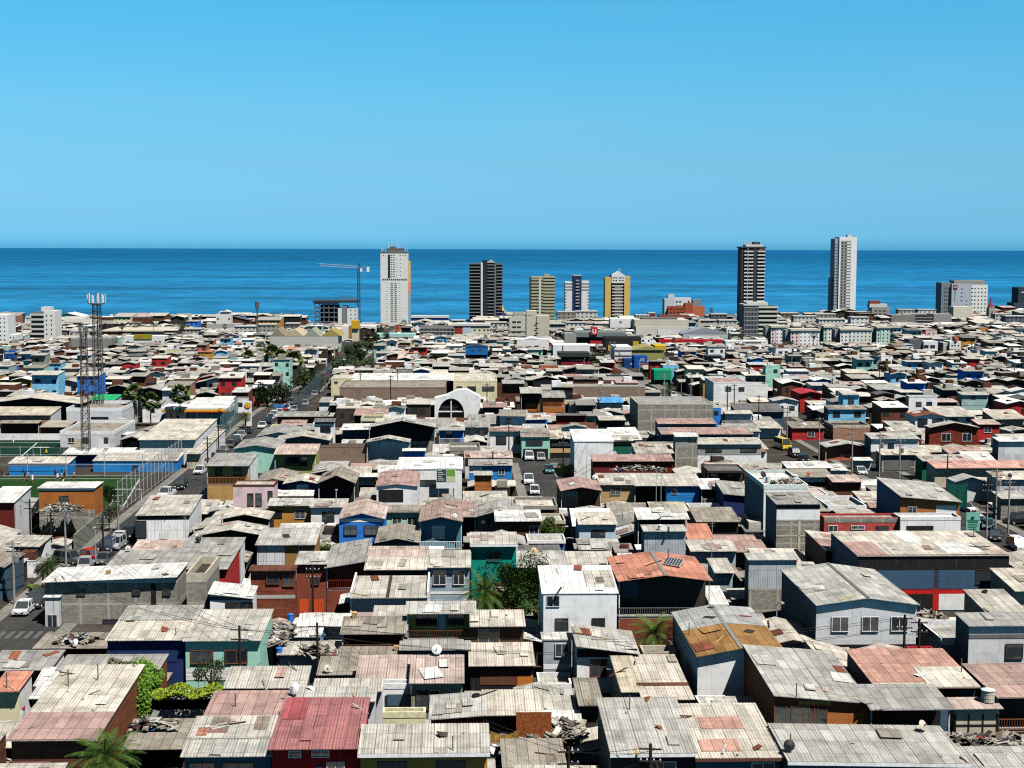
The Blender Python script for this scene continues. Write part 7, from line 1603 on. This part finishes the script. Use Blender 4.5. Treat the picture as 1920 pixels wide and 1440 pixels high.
HEAPS = [(10, 1380, 5, 6, 1.2, 'heap of planks and laundry at the lower left corner'), (30, 1420, 4, 4, .8, 'pile of broken boards beside the pink roof'), (290, 1362, 3.4, 1.5, 2.9, 'scrap of tin and wood on the brown tin roof'), (990, 1398, 4, 4, 1.4, 'heap of junk and cloth in the scrap yard'), (1060, 1372, 3, 4, 2.2, 'white chairs and frames piled by the grey roof'), (1580, 935, 9, 9, .3, 'wide junk yard of scrap behind the red brick house'), (1615, 950, 7, 7, .3, 'red crates and scrap in the junk yard'), (1540, 915, 6, 5, .5, 'far half of the junk yard scrap'), (1475, 908, 4, 4, 8.4, 'clutter on the white roof terrace'), (1200, 882, 9, 1.2, 4.9, 'rubble row along the pine plank house roof'), (140, 1202, 3.5, 2, 3.0, 'flattened tin and boards on the low brown roof'), (596, 1225, 3, 2, 3.0, 'tarpaulins and tin piled near the wooden pole'), (520, 1190, 2.5, 8, 3.2, 'ragged edge of sheets beside the beige roof'), (1880, 1398, 5, 3, 2.0, 'split bricks and boards by the picket balcony'), (1742, 1160, 3, 3, .6, 'stacked concrete blocks beside the red pillar'), (115, 955, 5, 3, 4.4, 'bags and buckets on the grey block wall'), (1710, 832, 12, 4, .4, 'dark scrap behind the maroon timber house'), (1800, 1395, 3, 3, 1.6, 'loose doors leaning under the half timbered house')]
for i, (x, y, w, d, h, lb) in enumerate(HEAPS): heap(x, y, w, d, h, lb, i)
# board and tarps in the scrap yard
P = unproj(1001, 1384, 2.0); rt = MB(); rt.box(-1.45, 1.45, -.05, .05, 0, 2.3); o = rt.build('particle_board', 'timber', color=(.24, .07, .025)); o.location = (P.x, P.y, 1.8); o.rotation_euler = (rad(-8), 0, YAW); tag(o, 'large reddish particle board standing in the scrap yard', 'board')
def cloth(px, py, w, h, c_, label, hz):
    P = unproj(px, py, hz); mb = MB(); rows_ = []
    for j in range(7): rows_.append([(w*(i/12-.5), .12*math.sin(i*1.3+j*.4)*(j/6), -h*j/6-.35*math.sin(math.pi*i/12)*(1-j/6)) for i in range(13)])
    mb.grid(rows_); o = mb.build('hanging_cloth', 'cloth', color=c_, uv=False); o.location = P; tag(o, label, 'cloth')
cloth(945, 1370, 2.2, 1.0, (.42, .25, .06), 'mustard cloth hung in the scrap yard', 3.0); cloth(940, 1392, 2.6, .7, (.38, .30, .25), 'dusty pink cloth sagging in the scrap yard', 2.6); cloth(935, 1412, 2.8, .9, (.03, .04, .045), 'black tarpaulin sagging in the scrap yard', 2.4)
cloth(45, 1325, 1.2, 1.4, (.7, .7, .72), 'white laundry hanging by the heap of planks', 3.0); cloth(38, 1322, .8, 1.2, (.45, .02, .03), 'red laundry hanging by the heap of planks', 3.0); cloth(970, 1000, 1.0, .8, (.5, .05, .1), 'red laundry behind the black brown timber house', 2.6)
cloth(720, 985, 1.6, 1.6, (.1, .35, .75), 'light blue tarp tied beside the blue house', 3.6); cloth(1795, 905, 3.2, 4.0, (.01, .09, .07), 'dark green netting hung over scaffold poles', 5.6); cloth(1900, 812, 9, 3.2, (.06, .09, .08), 'large dark netting beside the bright red house', 4.4); cloth(527, 757, 3.6, .9, (.03, .25, .65), 'bright blue tarp stretched by the street', 3.2)
# tent
P = unproj(721, 838, 2.2); e = empty('party_tent', (P.x, P.y, 0), YAW); tag(e, 'pale blue peaked tent before the small gable kiosk', 'tent')
mb = MB(); mb.lathe([(2.3, 2.2), (1.2, 2.7), (.05, 3.6)], 4); mb.build('canopy', 'cloth', e, (.30, .38, .70), uv=False)
for a in range(4): q_ = a*math.pi/2; mb = MB(); mb.tube([(2.2*math.cos(q_), 2.2*math.sin(q_), 0), (2.2*math.cos(q_), 2.2*math.sin(q_), 2.2)], .04, 5); mb.build('leg', 'metal', e, 'wgrey')
# clothes airer on the balcony of the salmon house
P = unproj(1193, 1138, 3.9); e = empty('clothes_airer', (P.x, P.y+.4, 3.9), YAW); tag(e, 'folding clothes airer on the salmon house balcony', 'clothes airer')
mb = MB(); mb.tube([(-.35, 0, 0), (.0, 0, .9), (.75, 0, 1.25)], .025, 5); mb.tube([(.35, 0, 0), (0, 0, .9), (-.75, 0, 1.25)], .025, 5); mb.tube([(0, -.3, 1.0), (0, .3, 1.0)], .02, 4); mb.build('frame', 'metal', e, 'wallw')
# ---------------------------------------------------------------- light, sky, view
EL, AZ = rad(58.5), None
sd = Vector((.36, -.42, 0)).normalized(); SUN = Vector((sd.x*math.cos(EL), sd.y*math.cos(EL), math.sin(EL)))
l = bpy.data.lights.new('sun', 'SUN'); l.energy = 5.0; l.angle = rad(.5); l.color = (1, .965, .90); lo_ = bpy.data.objects.new('sun', l); C.objects.link(lo_)
lo_.rotation_euler = SUN.to_track_quat('Z', 'Y').to_euler(); lo_.location = (100, -50, 200)
w = bpy.data.worlds.new('World'); bpy.context.scene.world = w; w.use_nodes = True; nt = w.node_tree; q = N(nt); bg = nt.nodes['Background']
sk = q.n('TexSky', sky_type='NISHITA'); sk.sun_disc = False; sk.sun_elevation = EL; sk.sun_rotation = math.atan2(SUN.x, SUN.y); sk.altitude = 0; sk.air_density = 1.0; sk.dust_density = .3; sk.ozone_density = 1.5
tc = q.n('TexCoord'); sx = q.n('SeparateXYZ'); q.l(tc.outputs['Generated'], sx.inputs[0])
tint = q.ramp(sx.outputs[2], [(0, (.19, .82, 1.85)), (.006, (.30, 1.02, 2.1)), (.021, (.34, .94, 1.82)), (.056, (.43, 1.0, 1.53)), (.092, (.445, 1.14, 1.54)), (.157, (.36, 1.31, 1.65)), (.21, (.34, .42, .40)), (1, (.27, .21, .18))])
mp = q.n('Mapping'); q.l(tc.outputs['Generated'], mp.inputs[0]); mp.inputs['Scale'].default_value = (3, 3, 26); mp.inputs['Location'].default_value = (4.1, 1.3, 2.2)
cn = q.noise(mp.outputs[0], 1.6, 5, .6)
c = q.mix(1.0, sk.outputs[0], tint, 'MULTIPLY')
c = q.mix(q.ramp(cn, [(.55, G3(0)), (.85, G3(.10))]), c, (6.0, 7.6, 8.6, 1))
q.l(c, bg.inputs[0]); bg.inputs[1].default_value = .0686
sc = bpy.context.scene; sc.view_settings.view_transform = 'Standard'; sc.view_settings.look = 'None'; sc.view_settings.exposure = .27; sc.view_settings.gamma = 1
sc.cycles.max_bounces = 4; sc.cycles.diffuse_bounces = 0; sc.cycles.glossy_bounces = 2; sc.cycles.caustics_reflective = False; sc.cycles.caustics_refractive = False
sc.cycles.use_denoising = False; sc.cycles.filter_width = 1.15; sc.cycles.sample_clamp_indirect = 4
print('objects', len(bpy.data.objects))
